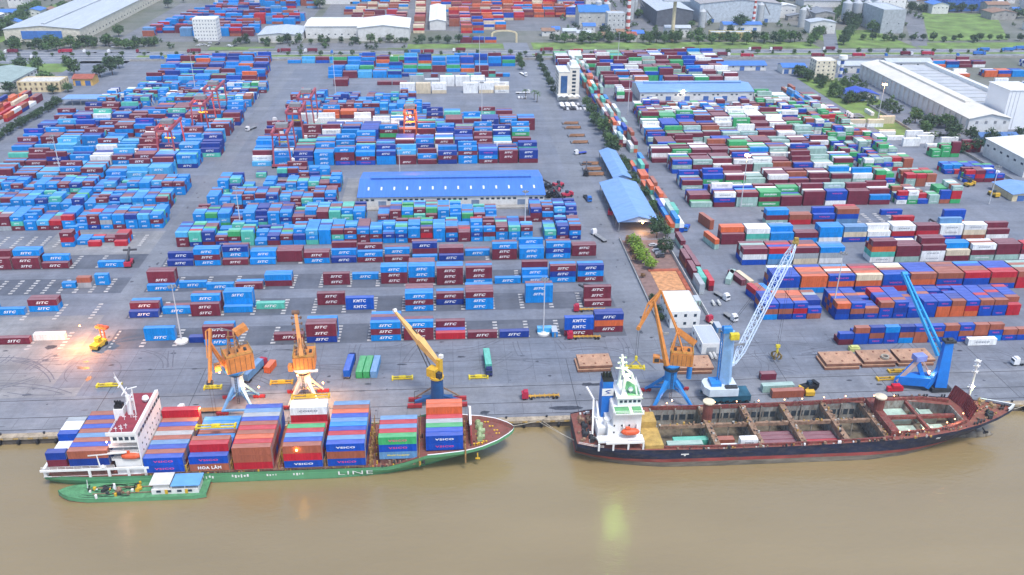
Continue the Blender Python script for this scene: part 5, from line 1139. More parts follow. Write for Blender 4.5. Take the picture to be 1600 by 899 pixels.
def coam(x0, x1, y, w_, h):
    n = max(1, int((x1-x0)/8))
    for k in range(n):
        a, c = x0+(x1-x0)*k/n, x0+(x1-x0)*(k+1)/n
        pts = [(a,y-w_/2),(c,y-w_/2),(c,y+w_/2),(a,y+w_/2)]
        top = [(p[0],p[1],zf2(p[0])+h) for p in pts]; bot = [(p[0],p[1],zf2(p[0])-0.4) for p in pts]
        b.face(top); 
        for i in range(4): b.face([bot[i],bot[(i+1)%4],top[(i+1)%4],top[i]])
coam(69.2,147.5,yA-0.15,0.5,0.8); coam(69.2,147.5,yB+0.15,0.5,1.2); coam(148.6,168,CY2-9.25,0.5,0.9); coam(148.6,168,CY2+9.25,0.5,1.2)
b.box(147.4,150.2,CY2-10.2,CY2+10.2,5.2,7.3); b.box(161.3,162.3,CY2-9.2,CY2+9.2,5.2,6.4); b.box(150.3,175,CY2-0.6,CY2+0.6,5.0,6.2)
for sgn in (-1,1): b.bar((168,CY2+sgn*9.25,6.7),(176,CY2+sgn*6.1,7.4),0.5,1.6)
b.build('coaming', M('coaming red', (0.17, 0.035, 0.032), 0.75, 0.4, 0.6, dirt=0.85, dirtcol=(0.19, 0.13, 0.09)), s2)
b = MB(); 
for x0, x1, y0, y1, z in ((151,160.5,CY2-8.6,CY2-0.9,2.6),(151,160.8,CY2+0.9,CY2+8.4,3.4),(163,170.5,CY2-7.4,CY2-1.0,2.9),(163,170,CY2+1.0,CY2+6.8,3.8)): b.box(x0,x1,y0,y1,2.02,z); b.box(x0+2,x0+2.6,y0,y1,z,z+0.5)
b.build('tank_top', M('mint hold paint', (0.36,0.50,0.42), 0.75, 0.25, 0.4, dirt=0.4, dirtcol=(0.35,0.31,0.25)), s2)
b = MB(); b.box(62.8,69.0,-25.6,-15.6,4.3,6.0); b.box(62.8,68.6,-15.4,-9.4,4.3,8.2); b.build('hatch_cover', M('ochre hatch', (0.42,0.28,0.08), 0.8, 0.25, 0.5, dirt=0.4, dirtcol=(0.22,0.14,0.06)), s2)
for x, y, h in ((88.0,-9.5,11.5),(148.9,-10.5,12.0)):
    b = MB(); b.tube((x,y,3),(x,y,h),1.75,1.75,14,0); b.tube((x,y,h),(x,y,h+0.4),2.1,2.1,14,1); b.tube((x,y,h+0.4),(x,y,h+0.8),2.1,0.8,14,1); b.build('crane_post', [M('post red brown', (0.16,0.05,0.04), 0.8, 0.35), M('post cap', (0.6,0.52,0.38))], s2)
b = MB()
for k in range(15):
    y0, y1 = -5.0-k*0.95, -5.95-k*0.95; xk = lambda y: 177.4+1.6*(1-abs((y+12)/7.5)); 
    b.face([(xk(y0),y0,7.1),(xk(y1),y1,7.1),(xk(y1)+1.6,y1,12.2),(xk(y0)+1.6,y0,12.2)]); b.bar((xk(y0)-0.1,y0,7.1),(xk(y0)+1.5,y0,12.2),0.2,0.35)
    b.face([(xk(y0)+0.2,y0,7.1),(xk(y0)+1.8,y0,12.2),(xk(y1)+1.8,y1,12.2),(xk(y1)+0.2,y1,7.1)])
b.build('breakwater', M('breakwater maroon', (0.15,0.03,0.035), 0.7, 0.25), s2)
b = MB(); b.tube((183.2,-7.6,7.3),(181.6,-9.4,25.5),0.55,0.35,10)
for t in (0.35,0.72,0.86,0.97):
    p = Vector((183.2,-7.6,7.3)).lerp(Vector((181.6,-9.4,25.5)), t); b.bar(p-Vector((1.3,0,0)), p+Vector((1.3,0,0)), 0.3, 0.3); b.bar(p-Vector((0,1.2,0)), p+Vector((0,1.2,0)), 0.3, 0.3); b.box(p.x-0.6,p.x+0.6,p.y-0.6,p.y+0.6,p.z,p.z+0.3)
b.build('foremast', SHIPW, s2)
b = MB()
xs = [187,189,191,193,194.6,195.8,196.5]
for sgn in (-1,1):
    for a, c in zip(xs, xs[1:]):
        p = [(x,CY2+sgn*lerp_tab(BD2,x),lerp_tab(ZD2,x)-0.2) for x in (a,c)]; q = [(x,y,z+1.3) for x,y,z in p]
        if sgn > 0 or a > 192: b.face([p[0],p[1],q[1],q[0]]); b.face([q[0],q[1],(q[1][0]-0.2,q[1][1]-sgn*0.5,q[1][2]),(q[0][0]-0.2,q[0][1]-sgn*0.5,q[0][2])])
b.build('bulwark', M('grey white bulwark', (0.55,0.58,0.60), 0.6, 0.1), s2)
for x, y in ((187,-9.5),(189.5,-12.5),(186,-16.5),(184.8,-18.2)): winch(s2, x, y, zf2(x), 0.9, RUST if y > -14 else DARK, 'windlass')
b = MB()
for x, y in ((188.5,-8.6),(191.5,-14.6),(181.5,-20.4),(180,-21),(178.4,-21.6),(166.3,-23.2),(168.2,-22.9),(153,-24.6),(193,-13),(176,-4.2),(170,-3.2),(160,-1.8)): b = MB(); bollard(b, x, y, zf2(x)); b.build('bollard', DARK, s2)
b = MB(); b.bar((180.6,-22.4,6.2),(181.8,-23.0,4.6),0.5,0.4); b.bar((181.0,-22.9,4.4),(182.6,-23,4.8),0.6,0.5); b.build('anchor', BLK, s2)
# accommodation, wheelhouse, funnel, masts
b = MB(); b.prism([(50.6,-22.0),(61.6,-22.0),(61.6,-6.0),(50.6,-6.0)],4.8,11.5); b.box(52.2,61.6,-22.0,-6.0,11.5,16.9); b.box(52.4,62.0,-23.4,-4.0,16.9,17.3); b.box(54.0,61.8,-18.6,-8.0,17.3,20.2); b.box(53.6,62.2,-19.0,-7.6,20.2,20.5); b.box(49.5,62.2,-26.2,-25.6,7.4,8.1); b.box(47.0,62.3,-25.6,-21.9,7.6,8.0); b.box(47.6,50.8,-20,-8,4.8,9.6)
for x in (47.2,52,57,62): b.box(x-0.3,x+0.3,-26.1,-25.6,4.8,7.4)
b.build('superstructure', SHIPW, s2)
for k in range(5): quad_part('window', s2, GLASS, 54.6+k*1.5, 55.6+k*1.5, -18.72, -18.6, 18.6, 19.5)
for k in range(7): quad_part('window', s2, GLASS, 61.8, 61.92, -17.8+k*1.4, -16.8+k*1.4, 18.6, 19.6)
for r in range(3):
    for k in range(4): quad_part('window', s2, DARK, 52.4+k*2.5, 52.9+k*2.5, -22.1, -22.0, 6.2+r*2.7, 6.8+r*2.7)
b = MB(); b.box(57.4,61.6,-17.8,-9.0,20.52,20.6); b.box(52.7,57.5,-23.1,-19.1,17.32,17.4); b.box(58.5,61.5,-22.9,-19.3,17.32,17.5); b.build('roof_deck', M('deck green', (0.10,0.26,0.14), 0.7, 0.2), s2)
b = MB(); rail(b, [(53.7,-18.9,20.5),(62.0,-18.9,20.5),(62.0,-7.8,20.5)], 1.1, 0, 0.12); b.build('railing', SHIPW, s2); b = MB(); rail(b, [(52.5,-23.3,17.3),(61.9,-23.3,17.3)], 1.1, 0, 0.12); b.build('wing_railing', SHIPW, s2); b = MB(); rail(b, [(47,-25.7,8.0),(62,-25.7,8.0)], 1.0, 0, 0.12)
b.build('side_railing', SHIPW, s2); b = MB(); rail(b, edge([41,43,46,49], CY2, BD2, zf2, -1), 1.0, 0, 0.1); b.build('stern_railing', SHIPW, s2)
b = MB(); b.box(49.6,53.4,-13.6,-8.4,5,20.5,0); b.box(49.8,53.2,-13.4,-8.6,20.5,23.6,0); b.box(49.7,53.3,-13.5,-8.5,23.6,24.0,2)
for k in range(3): b.tube((50.4+k*1.1,-11,24),(50.2+k*1.1,-11,26),0.45,0.4,8,2)
b.box(49.5,53.5,-13.72,-13.61,18.2,21.0,1)
for z0, flip in ((19.95,1),(18.75,-1)): b.face([(50.3,-13.75,z0),(51.5+0.4*flip,-13.75,z0+0.15),(52.7,-13.75,z0+0.55),(51.4,-13.75,z0+0.5)], 3)
b.face([(50.4,-13.75,20.0),(50.9,-13.75,20.1),(52.5,-13.75,19.2),(52.0,-13.75,19.1)], 3)
b.build('funnel', [M('funnel blue', (0.01,0.14,0.50), 0.45, 0.1), WHITE, BLK, M('emblem blue', (0.01,0.06,0.28))], s2)
b = MB()
for y in (-17.0,-10.0):
    b.bar((55.5,y,19.3),(56.2,y,27.5),0.9,0.9); b.bar((60.8,y,19.3),(59.8,y,24.5),0.5,0.5)
    b.bar((56.2,y,27.4),(59.8,y,24.6),0.6,0.6)
b.bar((56.2,-17,26.8),(56.2,-10,26.8),0.9,0.9); b.bar((59.8,-17,24.5),(59.8,-10,24.5),0.6,0.6); b.bar((56,-13.5,26.8),(55.4,-13.5,34),0.7,0.7)
for z, w_ in ((28.5,2.6),(30.5,2.0),(32.4,1.4)): b.bar((55.6,-13.5-w_,z),(55.6,-13.5+w_,z),0.35,0.35); b.bar((55.6-w_*0.8,-13.5,z+0.5),(55.6+w_*0.8,-13.5,z+0.5),0.35,0.35)
b.build('mast', SHIPW, s2)
for c_, r_ in (((58.6,-15.8,21.9),0.9),((57.6,-10.4,21.6),0.7)): b = MB(); b.ball(c_, r_); b.tube((c_[0],c_[1],20.4),c_,0.2,0.2,6); b.build('radome', SHIPW, s2)
lifeboat(s2, (57.8,-23.6,10.4), 6.2)
b = MB()
for p, q in (((46.2,-18.5,5.2),(47.5,-10,14.5)),((48.8,-20.0,5.2),(48.4,-11,14.5)),((47.5,-10,14.5),(45.5,-6,17)),((46.2,-18.5,5.2),(49.2,-23.2,6.4)),((47.0,-14,10),(48.6,-15,10))): b.bar(p, q, 0.55, 0.55)
b.tube((51,-18.2,9.4),(51,-18.2,12.2),1.2,1.2,10); b.build('stern_gantry', SHIPW, s2)
for x, y in ((43.6,-17.5),(44,-13),(45.6,-20.5),(46.2,-9.5),(43.4,-9.4)): winch(s2, x, y, 5.2, 1.0, DARK if y < -12 else RUST)
for k in range(36):
    x = 41.6+hr_.uniform(0,6.5); y = CY2+hr_.uniform(-1,1)*(lerp_tab(BD2,x)-1.2); b = MB(); b.box(x,x+hr_.uniform(.3,.9),y,y+hr_.uniform(.3,.9),5.1,5.5+hr_.random()*0.9); b.build('deck_fitting', (RUST, SHIPW, DARK)[k % 3], s2)
for k in range(54):
    x = 69+hr_.uniform(0,78); y = hr_.choice((-26.2,-1.9,-2.3)); b = MB(); b.box(x,x+hr_.uniform(.3,1.2),y-0.25,y+0.25,zf2(x)-0.1,zf2(x)+0.4+hr_.random()*0.8); b.build('deck_fitting', (RUST, SHIPW, DARK)[k % 3], s2)
b = MB()
for k in range(420):
    z_ = hr_.random()
    if z_ < 0.35: x = hr_.choice(BH+[146.6])+hr_.uniform(-0.9,0.9); y = hr_.uniform(yA+0.5,yB-0.5); z = 5.0
    elif z_ < 0.5: x = hr_.uniform(70,147); y = hr_.uniform(-13.2,-12.4); z = 4.7
    elif z_ < 0.75: x = hr_.uniform(69,170); y = hr_.choice((yA-0.9,yA-1.0,yB+0.3,yB+0.6)); z = zf2(x)-0.1
    elif z_ < 0.88: x = hr_.uniform(148.5,176); y = CY2+hr_.choice((-1,1))*hr_.uniform(9.6,10.6)*max(0.3,min(1,(lerp_tab(BD2,x)-0.6)/10.8)); z = zf2(x)-0.1
    else: x = hr_.uniform(180,192); y = CY2+hr_.uniform(-1,1)*max(0.2,lerp_tab(BD2,x)-1.4); z = zf2(x)-0.1
    a = hr_.uniform(0.15,0.7); b.box(x-a/2,x+a/2,y-a*0.4,y+a*0.4,z,z+hr_.uniform(0.2,0.9),hr_.choice((0,0,0,1,2,3)))
tag(b.build('deck_clutter', [RUST, DARK, M('faded pale steel', (0.42,0.40,0.36), 0.8, 0.2), M('old ochre paint', (0.36,0.22,0.06), 0.8, 0.3)], s2), kind='stuff')
b = MB()
for k in range(260):
    z_ = hr_.random()
    if z_ < 0.5: x = hr_.choice((-85.6,-71.9,-56.6,-28.2,-26.2,-11.4,-41.9))+hr_.uniform(-0.7,0.7); y = hr_.uniform(-25.3,-2); z = 0.9; h = hr_.uniform(0.4,4.5)
    elif z_ < 0.75: x = hr_.uniform(-99,-20); y = hr_.uniform(-25.7,-25.2); z = 1.2; h = hr_.uniform(0.3,0.9)
    else: x = hr_.uniform(4,17); y = CY1+hr_.uniform(-1,1)*max(0.2,lerp_tab(BD1,x)-2.0); z = 4.0; h = hr_.uniform(0.3,0.9)
    a = hr_.uniform(0.15,0.5); b.box(x-a/2,x+a/2,y-a/2,y+a/2,z,z+h,hr_.choice((0,0,1,2)))
tag(b.build('deck_clutter', [RUST, DARK, YEL], s1), kind='stuff')
# ---- bunker barge
t = thing('bunker_barge', 'small green bunkering barge with blue cabin roof alongside the green ship', 'barge', (-102,-29.6,0))
BDb = [(-23,0.05),(-21.5,1.6),(-18.5,3.2),(-13,4.0),(20,4.1),(23.5,3.7)]
def bx(x): return [(x, s*lerp_tab(BDb, x)) for s in (-1,1)]
b = MB(); hull_mesh(b, [-23,-22,-21,-19,-16,-13,-5,5,20,23.5], 0, BDb, [(-23,0.02),(-20,1.4),(-16,3.2),(-12,3.9),(20,4.0),(23.5,3.4)], [(-23,-0.3),(-16,-0.9),(-8,-1.2),(18,-1.2),(23.5,-0.9)], [(-1.85,1,0),(-2.2,2)], -4); b.build('hull', [HGREEN, M('barge blue', (0.02,0.07,0.20)), HRED], t)
b = MB(); deck_poly(b, [-22.8,-21,-19,-16,-13,-5,5,20,23.4], 0, BDb, lambda x: lerp_tab([(-23,-0.35),(-16,-0.95),(-8,-1.28),(18,-1.28),(23.5,-1.0)], x), 0.15); b.build('deck', M('barge deck green', (0.09,0.26,0.125), 0.75, 0.25, 0.6, dirt=0.4, dirtcol=(0.03,0.07,0.04)), t)
b = MB(); b.box(6.5,21.0,-2.6,2.8,-1.2,0.6); b.box(7.2,12.0,-2.2,2.6,0.6,2.5); b.build('cabin', WALLW, t)
b = MB(); b.box(6.2,12.6,-2.8,3.2,2.5,2.75); b.build('wheelhouse_roof', M('roof pale', (0.58,0.58,0.56), 0.6, 0.1), t)
b = MB(); b.box(12.7,21.6,-2.9,3.2,1.9,2.15); b.build('cabin_roof', M('roof sky blue', (0.13,0.34,0.66), 0.55, 0.1), t)
for x in (12.9,17,21.3):
    for y in (-2.7,3): b = MB(); b.bar((x,y,0.6),(x,y,1.9),0.15,0.15); b.build('post', SHIPW, t)
for k in range(4): quad_part('window', t, GLASS, 8+k*3.2, 9.4+k*3.2, -2.68, -2.55, -0.5, 0.3)
for x in (10.6,16.8): quad_part('door', t, YEL, x, x+0.9, -2.72, -2.58, -1.1, 0.5)
b = MB()
for k in range(7):
    y0 = hr_.uniform(-2.6,2.6); pr = Vector((-18+hr_.uniform(0,6), y0, -1.0))
    for j in range(7): nx = pr+Vector((hr_.uniform(1.2,3), hr_.uniform(-1.4,1.4), 0)); nx.y = max(-3, min(3, nx.y)); nx.z = -1.0; b.bar(pr, nx, 0.10, 0.10); pr = nx
    if k < 3: b.bar((-14+k*7,0,-1.2),(-13+k*7,0.3,1.2),0.3,0.3)
b.build('hose', BLK, t)
for k, (x, y) in enumerate(((-9,0.3),(-4.5,-0.5),(1.5,0.2))): winch(t, x, y, -1.2, 0.8, (DARK, RUST, YEL)[k], 'pump')
b = MB(); b.tube((-6,0.8,-1.2),(-6,0.8,0.8),0.6,0.5,8,0); b.tube((-14.5,1.5,-1),(-14.2,1.5,2.2),0.15,0.1,6,0); b.tube((-10.2,-3.4,-1.2),(-10.2,-3.4,0.1),0.4,0.4,8,0); b.build('vent', SHIPW, t)
for k in range(22):
    x, y = hr_.uniform(-17,5.5), hr_.uniform(-2.8,2.8); a = hr_.uniform(0.3,0.9); b = MB(); b.box(x,x+a,y,y+a*0.8,-1.3,-0.7+hr_.uniform(0,0.7)); b.build('deck_fitting', (DARK, RUST, YEL, SHIPW, HGREEN)[k % 5], t)
b = MB(); b.bar((-12,1.2,-0.9),(6,1.2,-0.9),0.22,0.22); b.bar((-12,-1.6,-0.9),(6,-1.6,-0.9),0.22,0.22); b.build('pipe', RUST, t)
for i, (p, q) in enumerate((((45,-22.5,4.2),(30,-1.2,-0.2)),((44.5,-23,3.9),(31.5,-1.2,-0.2)),((196,-14,7.5),(214,0.4,0.3)),((18,-10,4.5),(33,0.3,0.3)))):
    b = MB(); P0, P1 = Vector(p), Vector(q); pr = P0
    for j in range(1, 9): k = j/8; nx = P0.lerp(P1, k)-Vector((0,0,4*k*(1-k)*0.6)); b.tube(pr, nx, 0.09, 0.09, 5); pr = nx
    tag(b.build('mooring_line', M('rope', (0.42,0.38,0.30), 0.9)), ('upper stern rope from dark ship to the quay','lower stern rope from dark ship to the quay','bow rope of the dark ship','bow rope of the green ship')[i], 'rope')
for k in range(-38, 56):
    x = k*6.2; u, v, _ = PX((x, -1.5, -1.2))
    if (40 < x < 196) or (-131 < x < 12) or u < -30 or u > 1630: continue
    b = MB(); b.tube((-0.35,0,0),(0.35,0,0),0.85,0.85,12); tag(b.build('fender', BLK, None, (x,-1.55,-1.3)), 'black tyre fender hanging on the quay face', 'fender', 'tyre fenders on the quay face')
for k in range(-15, 24):
    x = k*14.5+4; u, v, _ = PX((x, 0.5, 0))
    if u < -20 or u > 1620: continue
    b = MB(); b.tube((0,0,0),(0,0,0.55),0.32,0.26,8); b.tube((0,0,0.55),(0,0,0.75),0.45,0.42,8); tag(b.build('bollard', WHITE if k % 4 == 0 else DARK, None, (x,0.9,0.12)), ('white' if k % 4 == 0 else 'dark')+' mooring bollard on the quay edge', 'bollard', 'mooring bollards')
# ---------------------------------------------------------------- cranes
def lattice(mb, p, q, w, h, n, m=0, t=0.16, tt=0.3):
    p, q = Vector(p), Vector(q); z = (q-p).normalized(); x = z.cross(Vector((0,0,1)))
    if x.length < 1e-3: x = Vector((1,0,0))
    x.normalize(); y = x.cross(z)
    def c(k, i): return p+(q-p)*k+x*((-1,1,1,-1)[i]*w/2*min(1, 0.35+min(k,1-k)*6))+y*((-1,-1,1,1)[i]*h/2*min(1, 0.35+min(k,1-k)*6))
    for k in range(n):
        for i in range(4):
            mb.bar(c(k/n,i), c((k+1)/n,i), tt, tt, m); mb.bar(c(k/n,i), c((k+1)/n,(i+1)%4), t, t, m)
            mb.bar(c(k/n,i), c(k/n,(i+1)%4), t, t, m)
def portal(t, mat, bog, half=(5.5,5.2), top=9.0, r=2.2, legw=1.0):
    for sx in (-1,1):
        for sy in (-1,1):
            b = MB(); b.bar((sx*r*0.6,sy*r*0.6,top),(sx*half[0],sy*half[1],1.4),legw*1.2,legw,0,legw*0.7*1.0); b.bar((sx*half[0]*0.55,sy*half[1]*0.55,top*0.52),(0,0,top*0.75),0.5,0.5); b.build('leg', mat, t)
    for sy in (-1,1):
        b = MB(); b.box(-half[0],half[0],sy*half[1]-0.35,sy*half[1]+0.35,1.6,2.2); b.build('sill_beam', mat, t)
        for sx in (-1,1):
            b = MB(); x = sx*half[0]; b.box(x-2.2,x+2.2,sy*half[1]-0.4,sy*half[1]+0.4,0.55,1.35)
            for k in range(4): b.tube((x-1.65+k*1.1,sy*half[1]-0.3,0.45),(x-1.65+k*1.1,sy*half[1]+0.3,0.45),0.42,0.42,10)
            b.build('bogie', bog, t)
def column(t, mat, z0, z1, r0, r1):
    b = MB(); b.tube((0,0,z0),(0,0,z1),r0,r1,18); b.build('column', mat, t)
    b = MB(); b.tube((0,0,z1),(0,0,z1+0.9),r1*1.35,r1*1.35,18); b.build('slew_ring', DARK, t)
    b = MB()
    for dx in (-0.35,0.35): b.bar((dx,-r0-0.25,z0*0.4),(dx,-r1-0.25,z1),0.12,0.12)
    n_ = int((z1-z0*0.4)/0.7)
    for k in range(n_): z = z0*0.4+0.7*k; b.bar((-0.35,-r0-0.25,z),(0.35,-r0-0.25,z),0.1,0.1)
    b.build('ladder', DARK, t)
# 1: left portal crane, jib folded down towards the ship
def house(t, mat, c, size, ang, z):
    b = MB(); b.rbox((c[0],c[1],z+size[2]/2), size, ang, 0); b.rbox((c[0],c[1],z+size[2]+0.1), (size[0]*0.96,size[1]*0.96,0.2), ang, 0)
    for k in (-0.3,0.0,0.3): b.rbox((c[0]+k*size[0]*cos(ang),c[1]+k*size[0]*sin(ang),z+size[2]+0.5), (0.9,1.4,0.8), ang, 1)
    for k in range(5):
        q = (k-2)*size[0]/5.2
        for s_ in (-1,1): b.rbox((c[0]+q*cos(ang)-s_*(size[1]/2+0.03)*sin(ang), c[1]+q*sin(ang)+s_*(size[1]/2+0.03)*cos(ang), z+size[2]*0.5), (0.12,0.08,size[2]*0.96), ang, 1)
    b.build('machinery_house', [mat, DARK], t)
    b = MB(); cs_ = [Vector((c[0]+a*size[0]*0.49*cos(ang)-e*size[1]*0.49*sin(ang), c[1]+a*size[0]*0.49*sin(ang)+e*size[1]*0.49*cos(ang), z+size[2]+0.2)) for a, e in ((-1,-1),(1,-1),(1,1),(-1,1),(-1,-1))]
    rail(b, cs_, 1.1, 0, 0.13, 2.0); b.build('railing', M('railing ochre', (0.40,0.26,0.06)), t)
def rel(pts, o): return [tuple(Vector(p)-Vector(o)) for p in pts]
O = Vector((-77,14,0)); t = thing('portal_crane', 'orange portal crane on pale blue column with its jib folded down, leftmost crane', 'crane', O)
portal(t, M('portal pale blue', (0.14,0.32,0.56), 0.6, 0.2), CRED); column(t, PBLUE, 7.5, 14.0, 2.3, 2.0)
b = MB(); b.tube((0,0,14.9),(0,0,16.2),3.4,4.2,16); b.build('slew_platform', BLUE, t)
house(t, CORANGE, (1.0,1.0), (9.5,8.0,6.0), R(25), 16.3)
b = MB(); b.rbox((-5.6,-2.2,18.2),(2.0,2.2,2.4),R(25),0); b.build('cab', CORANGE, t)
b = MB()
for sx in (-1.6,1.6):
    b.bar((sx,-2.2,22.3),(sx*0.5,0.6,31.0),0.45,0.45); b.bar((sx,3.2,22.3),(sx*0.5,0.6,31.0),0.4,0.4)
    for z in (24.5,27,29): b.bar((sx*0.8,-1.2,z),(sx*0.8,2,z),0.25,0.25)
for z in (24.5,27,29.5): b.bar((-1.4,-0.6,z),(1.4,-0.6,z),0.25,0.25)
b.build('tower_frame', M('tower rust orange', (0.33,0.17,0.08), 0.7, 0.3), t)
b = MB(); b.bar((1.0,1.6,29.5),(4.6,4.0,31.0),2.6,2.2); b.build('counterweight', CORANGE, t)
pk = Vector((-82.2,9.5,35.0))-O; tip = Vector((-82.6,1.2,18.6))-O; ft = Vector((-3.2,-2.8,19.5))
b = MB(); b.bar(ft, pk+(tip-pk)*0.28, 0.9, 1.1, 0); b.bar(ft+Vector((0.6,0.4,0)), pk+(tip-pk)*0.30+Vector((0.5,0,0)), 0.5, 0.5); b.build('boom', CORANGE, t)
b = MB(); b.bar(pk, tip, 0.8, 1.7, 0); b.bar(pk+Vector((-1.6,0,-1)), pk+(tip-pk)*0.55+Vector((-0.9,0,0)), 0.4, 0.5, 0); b.bar(pk, pk+Vector((-1.6,0,-1)), 0.4, 0.4, 0); b.tube(tip+Vector((-1,0,0)),tip+Vector((1,0,0)),0.8,0.8,10,1); b.build('jib', [CORANGE, DARK], t)
b = MB(); b.bar((0.4,0.6,31), pk+Vector((3.2,1.2,-0.5)), 0.25, 0.25); b.bar(pk, (0.4,0.6,31), 0.2, 0.3); b.build('tie_bar', GREYM, t)
b = MB()
for dx in (-0.5,0.5): b.tube(tip+Vector((dx,0,0)), (tip.x+dx, tip.y, 3.0), 0.05, 0.05, 4)
b.build('hoist_rope', DARK, t)
# 2: portal crane with its boom pointing away from the river
O = Vector((-54,16.5,0)); t = thing('portal_crane', 'orange portal crane on white column with boom pointing away over the yard', 'crane', O)
portal(t, M('portal pale', (0.55,0.50,0.46)), CRED); column(t, M('column white', (0.60,0.60,0.62), 0.6, 0.1, dirt=0.3), 7.5, 12.5, 2.4, 2.2)
b = MB(); b.tube((0,0,13.4),(0,0,14.4),3.2,3.8,16); b.box(-1,5.5,-2.4,-1.2,13.6,14.2); b.build('slew_platform', WHITE, t)
house(t, CORANGE, (0.6,2.2), (7.6,8.6,4.6), R(4), 14.5)
b = MB(); b.box(-4.9,-3.3,-2.0,0.2,13.8,16.2); b.build('cab', CORANGE, t)
b = MB()
for sx in (-1.3,1.3): b.bar((sx,-1.0,19.2),(sx*0.4,1.6,25.5),0.4,0.4); b.bar((sx,4.6,19.2),(sx*0.4,1.6,25.5),0.4,0.4)
b.build('tower_frame', M('tower rust orange', (0.33,0.17,0.08)), t)
tip = Vector((-57.0,29.5,29.6))-O; ft = Vector((0.2,-1.5,19.4))
b = MB(); b.bar(ft, tip, 1.7, 1.2, 0, 1.1)
for k in range(7):
    p = ft.lerp(tip, (k+0.6)/7.4); b.bar(p+Vector((-1.6,0,0)),p+Vector((1.6,0,0)),0.2,0.25,1); 
    for s_ in (-1.6,1.6): b.box(p.x+s_-0.3,p.x+s_+0.3,p.y-0.4,p.y+0.4,p.z-0.4,p.z+0.4,1)
b.tube(tip+Vector((-1.3,0,0.2)),tip+Vector((1.3,0,0.2)),0.9,0.9,10,1); b.build('boom', [CORANGE, M('boom rust', (0.16,0.09,0.06), 0.8, 0.3)], t)
# 3: yellow boom on dark blue portal
O = Vector((-6.0,11.5,0)); t = thing('portal_crane', 'dark blue portal crane with long tan yellow box boom reaching over the yard', 'crane', O)
DBLUE = M('deep crane blue', (0.02,0.08,0.22), 0.55, 0.2)
for sx in (-1,1):
    b = MB(); b.bar((0,0,4.2),(sx*8.2,-1.0,1.8),1.3,1.2,0); b.bar((0,0,8.5),(sx*8.0,2.2,1.9),0.5,0.5,1); b.build('leg', [DBLUE, RUST], t)
    b = MB(); b.box(sx*8.2-2.6,sx*8.2+2.6,-2.6,-1.4,0.4,1.7); b.box(sx*8.2-2.4,sx*8.2+2.4,1.6,2.6,0.4,1.7); b.build('bogie', CRED, t)
b = MB(); b.tube((0,0,2.2),(0,0,11.5),2.5,2.1,18); b.box(-5.5,5.5,-1.1,1.1,2.0,3.4); b.build('column', DBLUE, t)
b = MB(); b.bar((-8.2,-2,1.8),(-8.2,-2,7),0.15,0.15); b.bar((-8.2,-2,7),(-6.4,-2,7.4),0.15,0.15); b.build('lamp_post', DARK, t)
b = MB(); b.tube((0,0,11.5),(0,0,12.3),2.6,2.6,16); b.rbox((-1.2,0.2,13.9),(3.6,3.4,3.2),R(-35),0); b.rbox((1.1,0.9,15.6),(1.4,2.2,6.4),R(-35),0); b.rbox((1.7,1.4,19.4),(1.3,1.3,1.3),R(-35),1); b.rbox((0.9,-1.6,13.4),(1.8,1.6,2.2),R(-35),2)
b.build('slew_house', [YEL, WHITE, DARK], t)
tip = Vector((-20.9,28.2,30.0))-O; ft = Vector((0.7,0.6,17.2)); mid = ft.lerp(tip, 0.42)
TAN = M('tan boom', (0.60,0.37,0.13), 0.55, 0.12)
b = MB(); b.bar(ft, mid, 1.3, 1.6, 0, 2.5); b.bar(mid, tip, 2.5, 1.9, 0, 0.8); b.tube(tip+Vector((-0.5,-0.3,0.3)),tip+Vector((0.5,0.3,0.3)),0.8,0.8,10,1)
q_ = ft.lerp(tip, 0.5); b.bar(q_+Vector((0.4,0.3,1.15)), ft.lerp(tip,0.62)+Vector((0.4,0.3,1.05)), 0.35, 0.3, 2); b.build('boom', [TAN, WHITE, DARK], t)
b = MB()
for dx in (-0.6,0.6): b.bar((-1.8+dx,0.9,13.4),mid+Vector((dx-0.4,-0.8,-1.0)),0.28,0.28)
b.build('luffing_cylinder', DARK, t)
# 4: central level luffing crane, blue portal, orange top, with a yellow spreader
O = Vector((79,9,0)); t = thing('portal_crane', 'central crane with bright blue portal, orange house and folding jib holding a yellow spreader', 'crane', O)
portal(t, BLUE, CRED, (7.2,6.6), 9.5, 2.4, 1.3); column(t, BLUE, 6.5, 14.0, 2.3, 2.2)
b = MB(); b.tube((0,0,14.9),(0,0,16.0),2.6,3.2,16); b.build('slew_platform', BLUE, t)
house(t, CORANGE, (3.6,1.2), (8.0,6.4,4.6), R(-12), 16.0)
b = MB(); b.rbox((-5.6,1.2,17.6),(2.4,2.2,2.6),R(-12),0); b.rbox((-5.7,0.0,17.6),(1.6,0.2,1.4),R(-12),1); b.rbox((-3.6,1.4,16.4),(3,1.6,0.6),R(-12),0); b.build('cab', [CORANGE, DARK], t)
b = MB(); b.tube((7.6,2.6,8.0),(7.6,2.6,19.5),0.95,0.95,12); b.build('cable_drum_column', BLUE, t)
pk = Vector((74.4,16.5,42.0))-O; tp = Vector((66.4,12.0,29.6))-O; ft = Vector((-2.2,-1.4,16.2)); ap = Vector((1.4,2.4,28.0))
b = MB(); bt = Vector((71.8,14.5,38.6))-O; b.bar(ft, bt, 1.6, 1.5, 0, 0.75); b.build('boom', CORANGE, t)
b = MB(); b.bar(pk, tp, 0.75, 1.1, 0, 0.7); b.bar(pk+Vector((-4.6,-1.2,-4.5)), tp, 0.45, 0.45); b.bar(pk+Vector((-4.6,-1.2,-4.5)), pk, 0.5, 0.5); b.face([pk, pk+Vector((-4.6,-1.2,-4.5)), pk.lerp(tp,0.42)]); b.bar(pk, bt, 0.7, 0.7); b.tube(tp+Vector((-0.3,-0.7,0)),tp+Vector((0.3,0.7,0)),0.8,0.8,10); b.build('jib', CORANGE, t)
